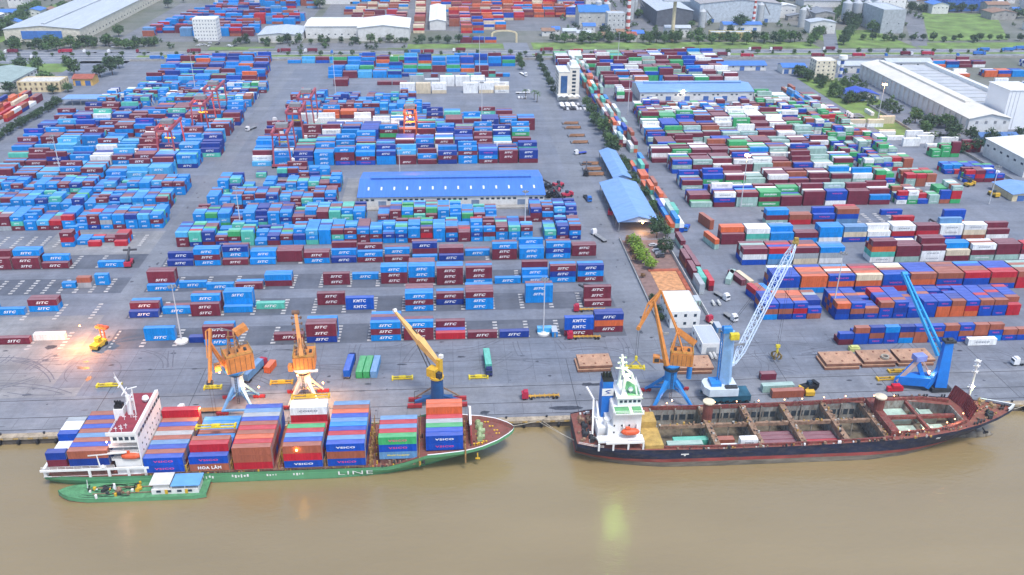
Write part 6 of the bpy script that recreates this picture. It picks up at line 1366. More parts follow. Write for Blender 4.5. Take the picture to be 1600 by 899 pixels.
b = MB(); b.bar(pk, ap, 0.7, 0.5); b.bar(pk+Vector((0.5,0.4,-0.6)), ap+Vector((0.6,0.3,0)), 0.25, 0.25); b.build('tie_bar', CORANGE, t)
b = MB(); b.bar((-0.6,-0.6,20.5), ap, 0.5, 0.5); b.bar((4.2,3.4,20.5), ap, 0.5, 0.5); b.bar((3.6,-1.2,20.5), ap, 0.45, 0.45); b.bar((0.2,3.2,20.5), ap, 0.4, 0.4); b.bar((-1.5,-1.2,22), ap, 0.3, 0.3); b.build('tower_frame', CORANGE, t)
b = MB(); b.bar(ap+Vector((0.6,0.3,0)), Vector((87.6,14.5,21.6))-O, 2.3, 2.0, 0, 2.9); b.build('counterweight', CORANGE, t)
b = MB()
for s_ in (-0.35,0.35): b.tube(tp+Vector((s_,0,0)), (tp.x+s_, tp.y, 17.2), 0.06, 0.06, 4)
b.build('hoist_rope', DARK, t)
SPX = (tp+O)
SY = M('spreader yellow', (0.62,0.50,0.03), 0.55, 0.25, 0.6, dirt=0.5, dirtcol=(0.3,0.2,0.05))
def spreader(loc, rz, label, hang=0.0, L=11.0, mat=None, group=None):
    t = thing('spreader', label, 'spreader', loc, rz, group); b = MB()
    b.box(-L/2,L/2,-0.95,-0.6,0.3,0.75); b.box(-L/2,L/2,0.6,0.95,0.3,0.75); b.box(-1.4,1.4,-0.6,0.6,0.3,1.2); b.build('frame', mat or SY, t)
    for s_ in (-1,1): b = MB(); b.box(s_*L/2-0.3,s_*L/2+0.3,-1.15,1.15,0.0,0.95); b.build('end_beam', mat or SY, t)
    if hang:
        b = MB()
        for sx in (-1,1):
            for sy in (-1,1): b.bar((sx*2.6,sy*0.7,0.75),(0,0,hang),0.14,0.14)
        b.box(-0.45,0.45,-0.45,0.45,hang-0.2,hang+1.6); b.build('sling', mat or SY, t)
    return t
spreader((SPX.x, SPX.y, 12.6), R(-6), 'bright yellow spreader hanging from the central crane', 3.6, 6.4)
# 5: pale blue mobile harbour crane with lattice boom and a grab
O = Vector((98.5,9.0,0)); t = thing('mobile_harbour_crane', 'pale blue mobile harbour crane with long white lattice boom', 'crane', O)
b = MB(); b.box(-4.5,10.5,-3.4,3.4,1.0,3.4); b.box(-6,12,-5.4,-4.4,0.2,0.9); b.box(-6,12,4.4,5.4,0.2,0.9); b.build('chassis', M('teal chassis', (0.02,0.09,0.14), 0.6, 0.3), t)
for k in range(6):
    for y in (-3.8,3.8): b = MB(); b.tube((-3+k*2.4,y-0.5,0.8),(-3+k*2.4,y+0.5,0.8),0.8,0.8,12); b.build('wheel', BLK, t)
b = MB(); b.box(-5.4,5.4,-3.8,4.4,3.6,6.6); b.prism([(-5.4,-3.8),(-6.9,-1.5),(-6.9,2.5),(-5.4,4.4)][::-1],3.6,6.6); b.box(-4.4,-0.6,-1.8,3.2,6.62,7.8,1); b.box(0.6,5.0,-3.4,-1.5,6.62,7.2,2); b.build('slew_platform', [M('off white blue', (0.55,0.62,0.68), 0.5, 0.1), BLUE, DARK], t)
b = MB(); b.bar((1.6,1.2,6.6),(1.0,1.6,28.0),3.4,3.6,0,2.7); b.bar((-0.6,1.5,6.6),(-1.4,1.8,27.5),0.35,0.35,1); b.bar((-1.6,1.0,6.6),(-2.0,1.8,27.5),0.35,0.35,1)
for k in range(16): z = 7+k*1.3; b.bar((-0.6-0.05*k,1.5,z),(-1.65-0.03*k,1.1,z+0.1),0.14,0.14,1)
b.build('tower', [PBLUE, BLUE], t)
b = MB(); b.box(0.4,3.6,-1.6,0.2,26.0,28.3); b.build('cab', SY, t)
b = MB(); b.box(-1.8,1.5,0.2,3.0,27.8,29.6); b.tube((-1.6,1.6,29.2),(1.2,1.6,29.2),1.0,1.0,10); b.build('tower_head', BLUE, t)
ft = Vector((4.4,2.2,14.0)); tip = Vector((128.9,35.0,51.2))-O
b = MB(); lattice(b, ft, tip, 2.6, 2.2, 18, 0, 0.14, 0.30); b.bar((1.8,1.6,13.5), ft, 1.2, 1.2); b.build('boom', M('boom blue white', (0.55,0.66,0.80), 0.5, 0.08), t)
b = MB(); b.tube(tip+Vector((-0.8,0.6,0.2)),tip+Vector((0.8,-0.6,0.2)),1.0,1.0,10); b.box(tip.x-0.6,tip.x+0.9,tip.y-0.6,tip.y+0.6,tip.z+0.4,tip.z+2.2); b.build('boom_head', M('head ochre', (0.34,0.24,0.06), 0.7, 0.3), t)
b = MB(); b.bar((2,1.6,22), ft.lerp(tip,0.16), 0.6, 0.6); b.build('luffing_cylinder', GREYM, t)
b = MB()
for s_ in (-0.4,0.4): b.tube(tip+Vector((s_,0,0)), (tip.x+s_, tip.y, 7.0), 0.05, 0.05, 4); b.tube(tip+Vector((s_,0,0.6)), (0.2+s_,1.6,29.6), 0.06, 0.06, 4)
b.build('hoist_rope', DARK, t)
for k, (x, y) in enumerate(((-5.4,-4.9),(-5.4,4.9),(11.4,-4.9),(11.4,4.9))): b = MB(); b.box(x-1.1,x+1.1,y-1.1,y+1.1,0,0.2); b.tube((x,y,0.2),(x,y,2.2),0.3,0.3,8); b.build('outrigger', GREYM, t)
def grab(loc, label):
    t = thing('grab', label, 'grab', loc); G_ = M('grab ochre', (0.20,0.14,0.05), 0.75, 0.4)
    for k in range(4):
        a = pi/4+k*pi/2; b = MB(); b.bar((0.5*cos(a),0.5*sin(a),3.2),(2.0*cos(a),2.0*sin(a),2.2),0.35,0.5); b.bar((2.0*cos(a),2.0*sin(a),2.2),(1.9*cos(a),1.9*sin(a),0.6),0.7,0.7); b.bar((1.9*cos(a),1.9*sin(a),0.7),(0.9*cos(a),0.9*sin(a),0.05),0.6,0.5); b.build('claw', G_, t)
    b = MB(); b.tube((0,0,2.6),(0,0,5.4),0.55,0.4,8); b.box(-0.8,0.8,-0.5,0.5,5.2,6.4); b.build('head', SY, t)
grab((tip.x+O.x, tip.y+O.y, 0.9), 'orange peel grab hanging on ropes above the apron from the lattice boom')
# 6: bright blue crane at the right with twin boom
O = Vector((184.0,11.0,0)); t = thing('portal_crane', 'bright blue leaning column crane with twin boom at the right end of the quay', 'crane', O)
BRB = M('bright crane blue', (0.01,0.17,0.60), 0.5, 0.1)
b = MB(); b.bar((-0.6,-0.6,2.0),(-0.4,1.0,20.5),4.4,3.6,0,3.0); b.bar((-5.8,-0.6,1.4),(-0.6,0.4,10.5),1.8,2.0,0); b.box(-2.4,1.8,-0.6,2.4,20.3,21.2,1); b.tube((-1.2,0.6,21.4),(0.6,0.6,21.4),0.8,0.8,10,1); b.build('column', [BRB, DARK], t)
b = MB(); b.prism([(-17.5,1.5),(-5,-1.2),(-3.4,3.6),(-8.5,4.4)], 1.9, 5.4); b.bar((-16.5,2.2,2.6),(-9.0,3.2,12.0),1.0,1.2); b.bar((-6.5,2.4,5.2),(-9.4,2.8,11.6),1.5,1.5); b.build('base_frame', BRB, t)
b = MB(); b.rbox((-8.8,3.0,12.6),(4.4,3.2,2.2),R(8),0); b.build('machinery_house', M('lilac blue', (0.20,0.25,0.55), 0.5), t)
b = MB(); b.bar((-7.6,2.5,11.4),(-3.2,0.8,4.4),1.7,0.6); b.bar((-16.4,1.4,3.0),(-9.6,2.2,11.5),0.5,1.6); b.build('stair', M('pink grey steel', (0.42,0.30,0.28), 0.7, 0.2), t)
b = MB(); b.box(-20.5,-14.5,-1.0,0.6,0.3,1.9); b.box(-18.8,-15.6,-1.2,0.8,1.9,2.8); b.build('bogie', M('bright red', (0.50,0.01,0.03), 0.6), t)
b = MB(); b.box(-4,3.4,-2.6,2.4,0.3,1.9); b.build('bogie', DARK, t)
tip = Vector((171.0,29.8,40.0))-O
for s_ in (-1.0,1.0):
    ft = Vector((-2.2+s_*1.3,0.4,14.6)); b = MB(); b.bar(ft, tip+Vector((s_*0.6,s_*0.3,0)), 1.0, 1.1, 0, 0.75); b.build('boom', M('boom sky blue', (0.03,0.30,0.66), 0.5, 0.1), t)
b = MB()
for k in range(1,9): p = Vector((-2.2,0.4,14.6)).lerp(tip, k/9); b.bar(p-Vector((1.2,0.2,0)), p+Vector((1.2,0.2,0)), 0.3, 0.3)
b.tube(tip+Vector((-1,0,0)),tip+Vector((1,0,0)),0.9,0.9,10); b.build('boom_brace', M('boom sky blue', (0.03,0.30,0.66)), t)
# ---------------------------------------------------------------- gantry cranes over the stacks
RG = M('gantry red', (0.36,0.07,0.09), 0.55, 0.2); RO = M('gantry orange', (0.66,0.13,0.03), 0.55, 0.15)
def rtg(x, y, label, mat, h=22, span=23.5, wx=11.0):
    t = thing('gantry_crane', label, 'gantry crane', (x, y, 0), 0, 'rubber tyred gantry cranes'); hx = wx/2
    for sy in (0, span):
        for sx in (-hx, hx): b = MB(); b.bar((sx,sy,1.6),(sx*0.82,sy,h),0.95,0.85); b.build('leg', mat, t)
        b = MB(); b.box(-hx-1.2,hx+1.2,sy-0.7,sy+0.7,1.2,2.4); b.bar((-hx*0.82,sy,h-0.4),(hx*0.82,sy,h-0.4),1.1,1.1); b.build('sill_beam', mat, t)
        for sx in (-hx, hx):
            for k in (-0.9,0.9): b = MB(); b.tube((sx+k,sy-0.45,0.75),(sx+k,sy+0.45,0.75),0.75,0.75,12); b.build('wheel', BLK, t)
    for sx in (-hx*0.82, hx*0.82): b = MB(); b.box(sx-0.7,sx+0.7,-2,span+2,h,h+1.8); b.build('girder', mat, t)
    b = MB(); b.box(-3.6,3.6,8,13.5,h+1.82,h+4.2,1); b.box(-4.4,4.4,7,14.5,h+1.4,h+1.8,0); b.build('trolley', [mat, GREYM], t)
    b = MB(); b.box(-1.2,1.2,6.8,8.6,h-2.4,h-0.2); b.build('cab', SHIPW, t)
    b = MB(); b.box(-3.2,3.2,10.2,11.4,h-8.3,h-7.7)
    for sx in (-2.6,2.6): b.tube((sx,10.8,h-7.7),(sx,10.8,h+1.4),0.06,0.06,4)
    b.build('hoist', SY, t)
    b = MB(); b.box(hx-0.6,hx+1.6,2,6,2.5,5.2); b.build('power_unit', SHIPW, t)
rtg(-179,303-9,'nearest red gantry crane over the left stacks',RG); rtg(-173,356,'second red gantry crane, straddling the rows behind the nearest one on the left',RG); rtg(-150-24,398,'farthest red gantry crane on the left',RG)
rtg(-105,283,'nearest red gantry crane at the left end of the middle rows',RG); rtg(-104,333,'red gantry crane in the middle yard beside the white containers',RG); rtg(-102,372,'farther red gantry crane at the corner of the middle yard',RG)
rtg(-26,334,'orange red gantry crane behind the long blue warehouse',RO,20,18,9)
# ---------------------------------------------------------------- lighting masts
def mast(x, y, h, label, lit=None, ring=True):
    t = thing('light_mast', label, 'light mast', (x, y, 0), 0, 'tall lighting masts'); b = MB(); b.tube((0,0,0.6),(0,0,h),0.34,0.16,8); b.build('pole', M('mast grey', (0.50,0.51,0.53), 0.5, 0.05), t)
    if ring: b = MB(); b.tube((0,0,0),(0,0,0.75),2.6,2.6,20); b.tube((0,0,0.75),(0,0,1.2),1.1,0.9,12); b.build('base', M('base white', (0.62,0.62,0.60), 0.8, 0.12), t)
    b = MB(); b.ring((0,0,h-0.8),1.3,0.25,0.3,12)
    for k in range(6): a = k*pi/3; b.bar((0,0,h-0.6),(1.3*cos(a),1.3*sin(a),h-0.6),0.1,0.1); b.box(1.4*cos(a)-0.3,1.4*cos(a)+0.3,1.4*sin(a)-0.3,1.4*sin(a)+0.3,h-0.9,h-0.3)
    b.build('lamp_head', GREYM if not lit else emit('lamp glow '+str(lit[0]), lit[0], lit[2]), t)
    if lit: lamp('mast_lamp', (0,0,h-2.2), lit[1], lit[0], 0.8, t)
mast(-110.7,62.5,26,'lighting mast on white round base in front of the left stacks of the nearest row'); mast(38.1,61.6,26,'lighting mast on white round base in the nearest row, right of middle')
mast(167.5,72.5,30,'tall lighting mast between the nearest right yard stacks',None,False); mast(-110.7,181,24,'lighting mast on round base among the short containers of the middle yard')
mast(-237.9,273.5,26,'lighting mast among the light blue containers of the left yard',None,False); mast(39.3,167.5,25,'lighting mast with round base right of the long warehouse front')
mast(166.5,201.6,32,'mast carrying a warm lamp over the right yard stacks',((1.0,0.55,0.25),3000,8),False); mast(139,400,30,'lighting mast beside the lane of the right yard',None,False)
mast(323.7,368,31,'orange lit mast at the reefer corner near the factory hall',((1.0,0.42,0.10),9000,25),False); mast(314,200,24,'lighting mast at the right end of the right yard',None,False)
mast(25.3,378,32,'lighting mast behind the orange gantry crane',None,False); mast(-30.5,266,18,'slim mast at the left corner of the long warehouse',None,False); mast(-92,470,34,'lighting mast in the back part of the middle yard',None,False); mast(-205,470,34,'lighting mast in the back part of the left yard',None,False)
mast(30,545,34,'lighting mast at the back edge of the middle yard',None,False); mast(160,560,34,'lighting mast at the back edge of the right yard',None,False)
# ---------------------------------------------------------------- vehicles
def wheels(t, xs, w_, r=0.5, name='wheel'):
    for x in xs:
        for y in (-w_, w_): b = MB(); b.tube((x,y-0.18,r),(x,y+0.18,r),r,r,10); b.build(name, BLK, t)
def truck(x, y, rz, label, cabmat, trailer='flat', L=12.5, chmat=None, group=None):
    t = thing('truck', label, 'truck', (x, y, 0), rz, group)
    b = MB(); b.prism([(L/2+0.6,-1.2),(L/2+3.0,-1.2),(L/2+3.0,1.2),(L/2+0.6,1.2)],0.7,2.9); b.box(L/2+0.7,L/2+2.3,-1.1,1.1,2.9,3.5); b.build('cab', cabmat, t)
    b = MB(); b.box(L/2+3.0,L/2+3.06,-1.05,1.05,1.9,2.8); b.build('windscreen', GLASS, t)
    b = MB(); b.box(-L/2,L/2+0.5,-0.45,0.45,0.95,1.25)
    for k in range(7): b.box(-L/2+k*L/6.2,-L/2+k*L/6.2+0.3,-1.15,1.15,1.0,1.2)
    if trailer == 'flat': b.box(-L/2,L/2-0.3,-1.2,1.2,1.22,1.3)
    b.build('chassis', chmat or GREYM, t); wheels(t, (-L/2+1,-L/2+2.2,L/2-0.6,L/2+2.2), 0.95); return t
CABR, CABB, CABW = M('cab red', (0.40,0.02,0.05), 0.4, 0.08), M('cab blue', (0.03,0.16,0.50), 0.4, 0.08), M('cab white', (0.70,0.70,0.70), 0.4, 0.05)
OCH = M('ochre chassis', (0.45,0.25,0.04), 0.7, 0.25)
truck(33.5,13.4,R(181),'red cab tractor with empty ochre skeleton trailer on the middle apron',CABR,'skel',11,OCH); truck(56,56.5,R(178),'red cab tractor with ochre trailer close behind the nearest stacks',CABR,'skel',11,OCH); truck(62,80.5,R(178),'red cab truck with ochre trailer behind the nearest row',CABR,'skel',11,OCH)
truck(-40.2,36,R(86),'dark blue cab trailer truck under a royal blue container',M('cab navy', (0.02,0.03,0.12)),'skel',12); truck(-76.5,35,R(72),'red cab trailer truck under a pale blue container',CABR,'skel',12); truck(13.5,37.8,R(-88),'trailer truck with dark cab under the turquoise container',M('cab navy', (0.02,0.03,0.12)),'skel',12)
truck(78.5,160,R(112),'white cab truck with empty grey trailer on the main road',CABW,'flat',10); truck(-141,372,R(245),'white cab truck with flat trailer on the left road',CABW,'flat',8); truck(-130,385,R(70),'white truck farther up the left road',CABW,'flat',8); truck(128,173,R(245),'blue dump truck on the right yard lane',CABB,'flat',6,M('box blue', (0.03,0.06,0.40)))
truck(113,62,R(110),'truck with pale deck and red cab behind the small building',CABR,'flat',9,M('pale deck', (0.5,0.45,0.36))); truck(228.5,26.6,R(180),'white tractor at the right edge of the apron',CABW,'flat',6); truck(62,470,R(0),'white truck at the end of the white container row',CABW,'flat',9,WHITE); truck(69,540,R(-70),'white truck at the far corner of the middle yard',CABW,'flat',10,WHITE)
truck(122.3,92,R(-65),'white cab truck on the lane beside the office',CABW,'flat',6); truck(90,305,R(200),'white truck with blue tank by the timber racks',CABW,'flat',6,M('box blue', (0.03,0.06,0.40))); truck(-89,10.8,R(180),'white cab lorry with orange trailer behind the green ship',CABW,'flat',13,M('rust trailer', (0.40,0.20,0.07)))
truck(80,220,R(280),'blue truck parked at the front of the open sheds',CABB,'flat',7,BLK); truck(120.5,72,R(-70),'white tipper by the blue shed boxes',CABW,'flat',5)
for k in range(6): truck(306-0.0+k*0.0+ (0 if k<3 else 12),387-k*0.0+ (k%3)*4,R(180),'truck with grey trailer parked at the reefer corner',CABR if k == 0 else CABW,'flat',9,None,'parked reefer trucks')
vr2 = random.Random(8); rc = 0
for k in range(44):
    x = -420+k*24+vr2.uniform(-6,6); y = vr2.choice((611,618,636,644)); u, v, _ = PX((x,y,0))
    if u < -10 or u > 1610: continue
    c = vr2.choice(('red','white','blue','maroon')); m_ = dict(red=CABR,white=CABW,blue=CABB,maroon=M('cab maroon',(0.2,0.02,0.04)))[c]
    tr = truck(x, y, 0 if y < 625 else pi, f'{c} lorry driving along the far road', m_, 'flat', 10, None, 'lorries on the far road')
    if vr2.random() < 0.75: b = MB(); b.box(-5,4.6,-1.2,1.2,1.32,3.9); b.build('load', m_ if c != 'white' else paint('m')[0], tr)
def car(x, y, rz, label, mat, group):
    t = thing('car', label, 'car', (x,y,0), rz, group); b = MB(); b.box(-2.2,2.2,-0.9,0.9,0.35,0.95); b.build('body', mat, t)
    b = MB(); b.prism([(-1.6,-0.8),(1.0,-0.8),(1.0,0.8),(-1.6,0.8)],0.95,1.5); b.build('cabin', mat, t); b = MB(); b.box(1.0,1.05,-0.7,0.7,1.0,1.4); b.box(-1.5,0.9,-0.83,-0.8,1.0,1.4); b.build('window', GLASS, t); wheels(t, (-1.4,1.4), 0.8, 0.34)
CARS = [CABW, M('car silver',(0.45,0.46,0.48),0.35), M('car dark',(0.05,0.05,0.06),0.3)]; CN = ['white','silver','dark']
for k, (x, y, c) in enumerate(((104.5,143,0),(105.3,139.5,0),(106,146.5,2),(104.2,150,1),(104.8,136,2))): car(x, y, R(8), CN[c]+' car parked beside the garden trees', CARS[c], 'cars at the garden car park')
for k in range(22): c = vr2.choice((0,0,0,1,2)); car(92+(k % 8)*2.6+vr2.uniform(-.4,.4), 418+(k//8)*7, R(90+vr2.uniform(-6,6)), CN[c]+' car parked in front of the canopy by the tower', CARS[c], 'cars by the office tower')
for k in range(3): car(59+k*2.6, 455, R(90), 'white car in the row of three by the palms', CARS[0], 'three white cars')
for k in range(24): c = vr2.choice((0,1,2)); car(-235+vr2.uniform(-6,8)-90*(k % 2)+vr2.uniform(-20,20), 668+vr2.uniform(0,24), R(vr2.uniform(0,180)), CN[c]+' car parked before the far warehouses on the left', CARS[c], 'cars before the far warehouses')
def forklift(x, y, rz, label, mat, boom=True):
    t = thing('reach_stacker', label, 'reach stacker', (x,y,0), rz); b = MB(); b.box(-3.4,3.2,-1.5,1.5,0.9,2.3); b.box(-3.6,-2.2,-1.6,1.6,0.9,2.9); b.build('body', mat, t)
    b = MB(); b.box(-0.8,0.8,-0.7,0.7,2.3,3.9); b.build('cab', GLASS, t); wheels(t, (-2.2,2.4), 1.5, 0.85)
    if boom: b = MB(); b.bar((-2.8,0,3.6),(5.4,0,7.2),0.8,0.9); b.bar((1.8,0,2.2),(2.6,0,5.6),0.35,0.35); b.build('boom', M('boom dark', (0.06,0.06,0.07)), t); b = MB(); b.box(5.0,5.8,-3.2,3.2,5.4,6.2); b.build('spreader', M('boom dark', (0.06,0.06,0.07)), t)
forklift(-155.4,139.2,R(95),'red reach stacker beside the lone blue container in the left yard',CABR); forklift(64,96,R(215),'reach stacker with raised dark boom behind the maroon stack by the road',CABR); forklift(134,13.5,R(200),'dark front lifter next to the pale green container on the quay',BLK,False)
for k, (x, y, a) in enumerate(((60,224,20),(64,231,70),(58,238,160),(66,241,30),(63,217,120),(69,224,200))): forklift(x, y, R(a), 'parked reach stacker in the cluster at the right end of the long warehouse', CABR if k % 2 else BLK, k % 2 == 0)
forklift(178,183,R(215),'reach stacker working inside the right yard rows',GREYM); forklift(262,160,R(150),'green grey stacker at the right yard edge',M('stacker green',(0.25,0.40,0.30))); forklift(320,232,R(200),'yellow excavator like loader near the right corner stacks',YEL); forklift(325,258-44,R(100),'yellow loader by the small hut',YEL,False); forklift(86,262,R(80),'dark stacker by the timber racks',BLK); forklift(90,195,R(80),'red lifter under the edge of the wide open shed',CABR,False)
for k, (x, y) in enumerate(((131.4,12.4),(132.8,9.4))):
    t = thing('hopper', ('upper','lower')[k]+' yellow scoop bucket by the containers on the quay edge', 'bucket', (x,y,0)); b = MB(); b.prism([(-1.8,-1),(1.6,-1.2),(1.9,1),(-1.4,1.2)],0.6,2.2); b.build('bucket', YEL, t); b = MB(); b.box(-1,1,-0.8,0.8,0,0.6); b.build('frame', DARK, t)
# yellow machine lit by its lamp at the left
t = thing('top_lifter', 'yellow top lifter with orange head, its lamp lighting the apron', 'lifter', (-142.5,60,0), R(70)); b = MB(); b.box(-3.6,3.0,-1.6,1.6,0.9,2.6); b.build('body', YEL, t); b = MB(); b.box(-1.2,1.0,-0.9,0.9,2.6,4.6); b.build('cab', YEL, t); wheels(t, (-2.2,2.2), 1.5, 0.9)
b = MB()
for y in (-0.9,0.9): b.bar((2.9,y,0.8),(2.9,y,8.4),0.4,0.4)
b.box(2.4,4.4,-2.6,2.6,7.0,7.9); b.build('lift_mast', ORANGE, t)
# hatch covers landed on the apron
HC_ = M('landed cover', (0.42,0.25,0.16), 0.8, 0.2, 0.5, dirt=0.5, dirtcol=(0.24,0.13,0.09)); HCE = M('cover edge', (0.24,0.11,0.07), 0.8, 0.3)
def cover(x, y, z, w_, d, rz, label):
    t = thing('hatch_cover', label, 'hatch cover', (x,y,z), rz, 'hatch covers landed on the apron'); b = MB(); b.box(-w_/2,w_/2,-d/2,d/2,0.15,1.15,1,0)
    for k in range(5): b.box(-w_/2+0.8+k*(w_-1.6)/4-0.2,-w_/2+0.8+k*(w_-1.6)/4+0.2,-d/2-0.06,-d/2-0.003,0.2,1.1,1)
    b.build('panel', [HC_, HCE], t); b = MB()
    for k in range(3):
        for j in range(2): b.box(-w_*0.35+k*w_*0.35-0.3,-w_*0.35+k*w_*0.35+0.3,-d*0.3+j*d*0.6-0.3,-d*0.3+j*d*0.6+0.3,1.16,1.42)
    for s_ in (-1,1):
        for q in (-1,1): b.box(s_*w_*0.42-0.4,s_*w_*0.42+0.4,q*d*0.42-0.4,q*d*0.42+0.4,0,0.15)
    b.build('fitting', HCE, t)
for i, (x, y, w_, d, rz, n, nm) in enumerate(((55.2,35.0,13.0,9.0,R(1),2,'stack left of the white ship mast'),(93.8,31.5,14.5,9.5,R(-1),2,'stack beside the pale blue crane'),(153.2,31.5,14.0,9.5,R(0),2,'left of three stacks on right apron'),(168.6,32.2,13.5,9.0,R(0),2,'middle of three stacks on right apron'),(184.0,32.4,14.5,9.0,R(0),2,'right of three stacks on right apron'))):
    for k in range(n): cover(x+0.3*k-0.5*(1-k), y+(0.5 if k else -0.2), k*1.3, w_, d, rz, f'brown steel hatch cover, {"upper" if k else "lower"} one of the {nm}')
# spreaders lying on the apron
for x, y, L, mt, lb in ((9.6,28.6,7.0,SY,'yellow spreader lying alone near the turquoise container'),(-19.5,29.5,7.5,SY,'yellow spreader in front of the green container pair'),(-65,29,8,YEL,'yellow spreader between the two orange cranes'),(-129,30.4,8.5,SY,'old yellow spreader on bare apron behind the ship bridge'),(-90,26.8,6,SY,'short yellow spreader under the leftmost crane'),(170,18.8,13,YEL,'long ochre spreader in front of the hatch cover stacks'),(174,24.0,7,YEL,'short ochre spreader at the middle hatch cover stack')): spreader((x,y,0), R(1), lb, 0, L, mt)
spreader((-78.2,-13.9,10.7), R(1), 'yellow beam spreader lying on the containers of the green ship', 0, 12.4, SY); spreader((-48.8,-2.2,13.6), R(1), 'yellow spreader on top of the white container on the green ship', 0, 12.4, YEL)
t = thing('tarpaulin_bale', 'pale yellow tarpaulin bale on the apron in front of the right stacks', 'bale', (163.8,41.0,0)); b = MB(); b.prism([(-2.2,-1.2),(2.0,-1.3),(2.3,1.0),(-2.0,1.3)],0,1.6); b.prism([(-1.6,-0.8),(1.5,-0.9),(1.6,0.7),(-1.5,0.8)],1.6,2.2); b.build('cover', M('tarp yellow', (0.58,0.60,0.22), 0.8, 0.3), t)
b = MB(); b.ring((171.5,30.5,2.7),1.6,0.5,0.8,14); tag(b.build('rope_coil', M('rope', (0.42,0.38,0.30))), 'tan coil of rope on the middle hatch cover stack', 'rope coil')
# timber racks, garden wall, fences, tank trailers
for k, y in enumerate((262,272,283,330,346,366,378)):
    t = thing('pipe_rack', 'rack of rusty steel beams beside the narrow shed' if y < 300 else 'rack of rusty steel beams beside the tree row', 'rack', (91.5,y,0), 0, 'racks of rusty beams'); b = MB()
    for j in range(5): b.box(-5.5+0.4*j,5.2+0.3*j,-2.4+j*1.1,-1.7+j*1.1,0.5,1.0)
    b.build('beam', M('rust beam', (0.24,0.12,0.06), 0.85, 0.35), t); b = MB()
    for x in (-6,0,6): b.box(x-0.2,x+0.2,-2.8,3.2,0,0.5)
    b.build('support', DARK, t)
b = MB(); b.box(88.3,88.6,58,160,0,1.1); b.box(88.6,90.8,57.9,58.2,0,1.1); tag(b.build('garden_wall', CONCW), 'low concrete wall along the main road beside the garden', 'wall')
b = MB(); b.box(111.5,111.8,66,158,0,1.8); tag(b.build('boundary_wall', M('pale wall', (0.5,0.5,0.48), 0.8, 0.15)), 'pale wall between garden and stacked container lane', 'wall')
b = MB(); b.box(-300,600,604.4,604.8,0,2.0); tag(b.build('yard_wall', CONCW), 'long low wall between the yards and the far road', 'wall')
b = MB(); b.box(341.5,342,340,425,0,1.6); b.box(342,372,336,336.4,0,1.6); b.box(352,352.4,215,300,0,1.8); tag(b.build('boundary_wall', CONCW), 'concrete wall along the factory side of the right yard', 'wall')
for k in range(4):
    t = thing('tank', ('left','second','third','right')[k]+' pale horizontal tank beside the small white building', 'tank', (103.5+k*1.5 if k < 2 else 117.2+(k-2)*2.6, 38.6 if k < 2 else 84,0)); b = MB(); b.tube((0,-1.8,1.0),(0,1.8,1.0),0.62,0.62,12); b.build('barrel', M('tank pale', (0.55,0.55,0.52), 0.5, 0.1), t); b = MB(); b.box(-0.5,0.5,-1.4,-1.0,0,0.5); b.box(-0.5,0.5,1.0,1.4,0,0.5); b.build('saddle', DARK, t)
for x, y, c, lb in ((42.6,61.0,'y','grey and blue site cabin beside the lighting mast'),(112.5,61,'p','blue box unit between the buildings'),(110,86,'e','grey green cabin behind the office')):
    t = thing('site_cabin', lb, 'cabin', (x,y,0)); b = MB(); b.box(-1.2,1.2,-2.8,2.8,0.1,2.6,0,1); b.build('shell', [paint('b')[0] if c == 'y' else paint(c)[0], ROOFG], t); quad_part('door', t, GREYM, -0.4, 0.5, -2.86, -2.78, 0.2, 2.2)
for k in range(9):
    t = thing('parasol', 'white parasol in the cafe yard below the canopy', 'parasol', (91+(k % 3)*4.5, 430-(k//3)*4, 0), 0, 'white parasols'); b = MB(); b.tube((0,0,0),(0,0,2.4),0.08,0.08,6); b.build('pole', GREYM, t); b = MB(); b.tube((0,0,2.3),(0,0,3.2),2.0,0.05,10); b.build('canopy', WHITE, t)
# quayside panels and machinery lit by lamps
def bulb(parent, loc, rgb, e, r=0.3, s=14):
    l = lamp('lamp', loc, e, rgb, 0.4, parent); b = MB(); b.ball((0,0,0.55), r, 0, 8); o = b.build('bulb', emit('bulb '+str(rgb), rgb, s), parent, loc); return l
AMB = (1.0,0.42,0.10)
LM = [o for o in COL.objects if o.name == 'top_lifter'][0]
bulb(LM, (-2.0,5.6,9.5), (1.0,0.33,0.06), 17000, 0.3, 12)
PCS = [o for o in COL.objects if o.name.startswith('portal_crane')]
bulb(PCS[0], (7.5,-1.5,8.5), AMB, 4200); bulb(PCS[0], (-4.4,-4.6,17), AMB, 1200); bulb(PCS[1], (7.0,-2.5,8.5), AMB, 5200); bulb(PCS[1], (-1,-6.0,14.2), AMB, 1000); bulb(PCS[-1], (-5.0,0.6,7.2), (1.0,0.6,0.4), 400, 0.2, 12); bulb(PCS[3], (0,-5,3.0), (1.0,0.6,0.4), 300, 0.2)
bulb(sh1, (2,-31.8,5.0), AMB, 2500, 0.5, 40)
WB = [o for o in COL.objects if o.name == 'warehouse.001'][0]; bulb(WB, (-12,-18.6,8.2), (1.0,0.75,0.5), 7000, 1.0, 40)
GC = [o for o in COL.objects if o.name.startswith('gantry_crane')]
for i in (0,1): bulb(GC[i], (0,10,19), (1.0,0.35,0.12), 6000, 0.5, 40)
bulb(GC[6], (0,8,16), (1.0,0.30,0.08), 7000, 0.5, 40)
bulb(s1, (-108.6,-25.6,14.2), (1.0,0.5,0.3), 200, 0.25, 12); bulb(s1, (-86,-3.2,10.8), AMB, 900, 0.25, 20)
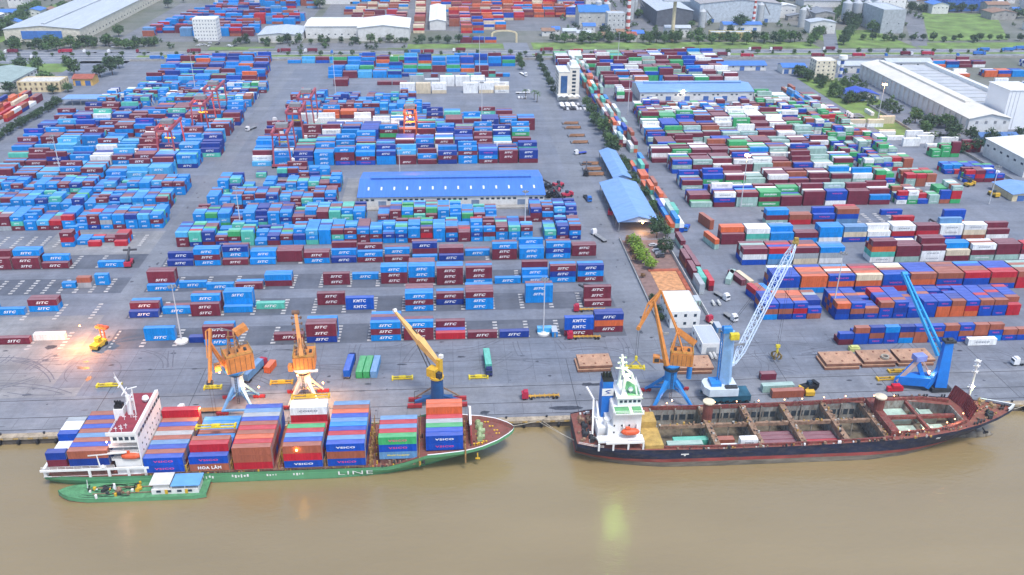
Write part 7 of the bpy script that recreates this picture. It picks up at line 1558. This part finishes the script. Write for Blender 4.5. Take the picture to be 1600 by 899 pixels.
for x, y in ((75.5,-1.6),(93,-1.6),(101,-1.6),(109,-1.6),(118.5,-1.6),(125,-1.6),(133,-1.6),(141,-1.6),(151,-2.6),(158,-3.6),(153.5,-24.0),(158.5,-23.8),(161.5,-23.3),(168,-21.5),(171.5,-20.0),(176,-17.2),(150,-24.6)):
    b = MB(); z = zf2(x); b.tube((x,y,z),(x,y,z+1.6),0.09,0.09,5); b.build('lamp_post', DARK, s2); b = MB(); b.ball((x,y,z+1.75),0.22,0,8); b.build('deck_lamp', emit('deck lamp', (1.0,0.40,0.16), 5), s2)
for x in (155,165,172): lamp('deck_lamp_light', (x,-20.5,9.0), 260, (1.0,0.5,0.25), 0.4, s2)
lamp('mast_light', (183.0,-9.0,14), 900, (0.85,1.0,0.35), 0.4, s2); b = MB(); b.ball((183.1,-7.9,12.6),0.5,0,8); b.build('mast_lamp', emit('mast lamp green', (0.75,1.0,0.30), 25), s2)
lamp('mast_light', (57,-18.4,29.4), 60, (0.55,1.0,0.30), 0.4, s2); b = MB(); b.ball((57.0,-17.6,28.6),0.55,0,8); b.build('mast_lamp', emit('signal lamp green', (0.55,1.0,0.15), 170), s2)
b = MB(); b.ball((-50.5,-26.2,9.5),0.25,0,8); b.build('side_lamp', emit('side lamp amber', (1.0,0.5,0.06), 60), s1)
# ---------------------------------------------------------------- haze
HZ = 0.00009
hm = bpy.data.materials.new('haze'); hm.use_nodes = True; n = hm.node_tree; n.nodes.clear()
pv = n.nodes.new('ShaderNodeVolumePrincipled'); pv.inputs['Color'].default_value = (0.74,0.84,1.0,1); pv.inputs['Density'].default_value = HZ; pv.inputs['Anisotropy'].default_value = 0.0
ou = n.nodes.new('ShaderNodeOutputMaterial'); n.links.new(pv.outputs[0], ou.inputs['Volume'])
b = MB(); b.box(-3800,3800,-1200,5400,-7.5,205); tag(b.build('haze', hm), 'pale blue haze over the whole port', 'haze', kind='stuff')
# ---------------------------------------------------------------- make labels of look-alikes tell them apart
NUM = ['first','second','third','fourth','fifth','sixth','seventh','eighth','ninth','tenth','eleventh','twelfth','thirteenth','fourteenth','fifteenth','sixteenth','seventeenth','eighteenth','nineteenth','twentieth']
bpy.context.view_layer.update()
by = {}
for o in COL.objects:
    if o.parent is None and o.get('label') and o.type in ('MESH','EMPTY') and not o.get('kind'): by.setdefault(o['label'], []).append(o)
for lb, os_ in by.items():
    if len(os_) < 2: continue
    def ctr(o):
        if o.type == 'MESH' and o.location.length < 1e-6:
            return sum((v.co for v in o.data.vertices), Vector())/len(o.data.vertices)
        return o.location
    os_.sort(key=lambda o: PX(ctr(o))[0])
    words = lb.split()
    for i, o in enumerate(os_):
        if i < 20: nm = ('leftmost' if i == 0 else NUM[i]+' from left')
        else: nm = 'number %d from left' % (i+1)
        if len(os_) == 2: nm = ('left one','right one')[i]
        base_ = ' '.join(words[:16-len(nm.split())]); o['label'] = base_+', '+nm
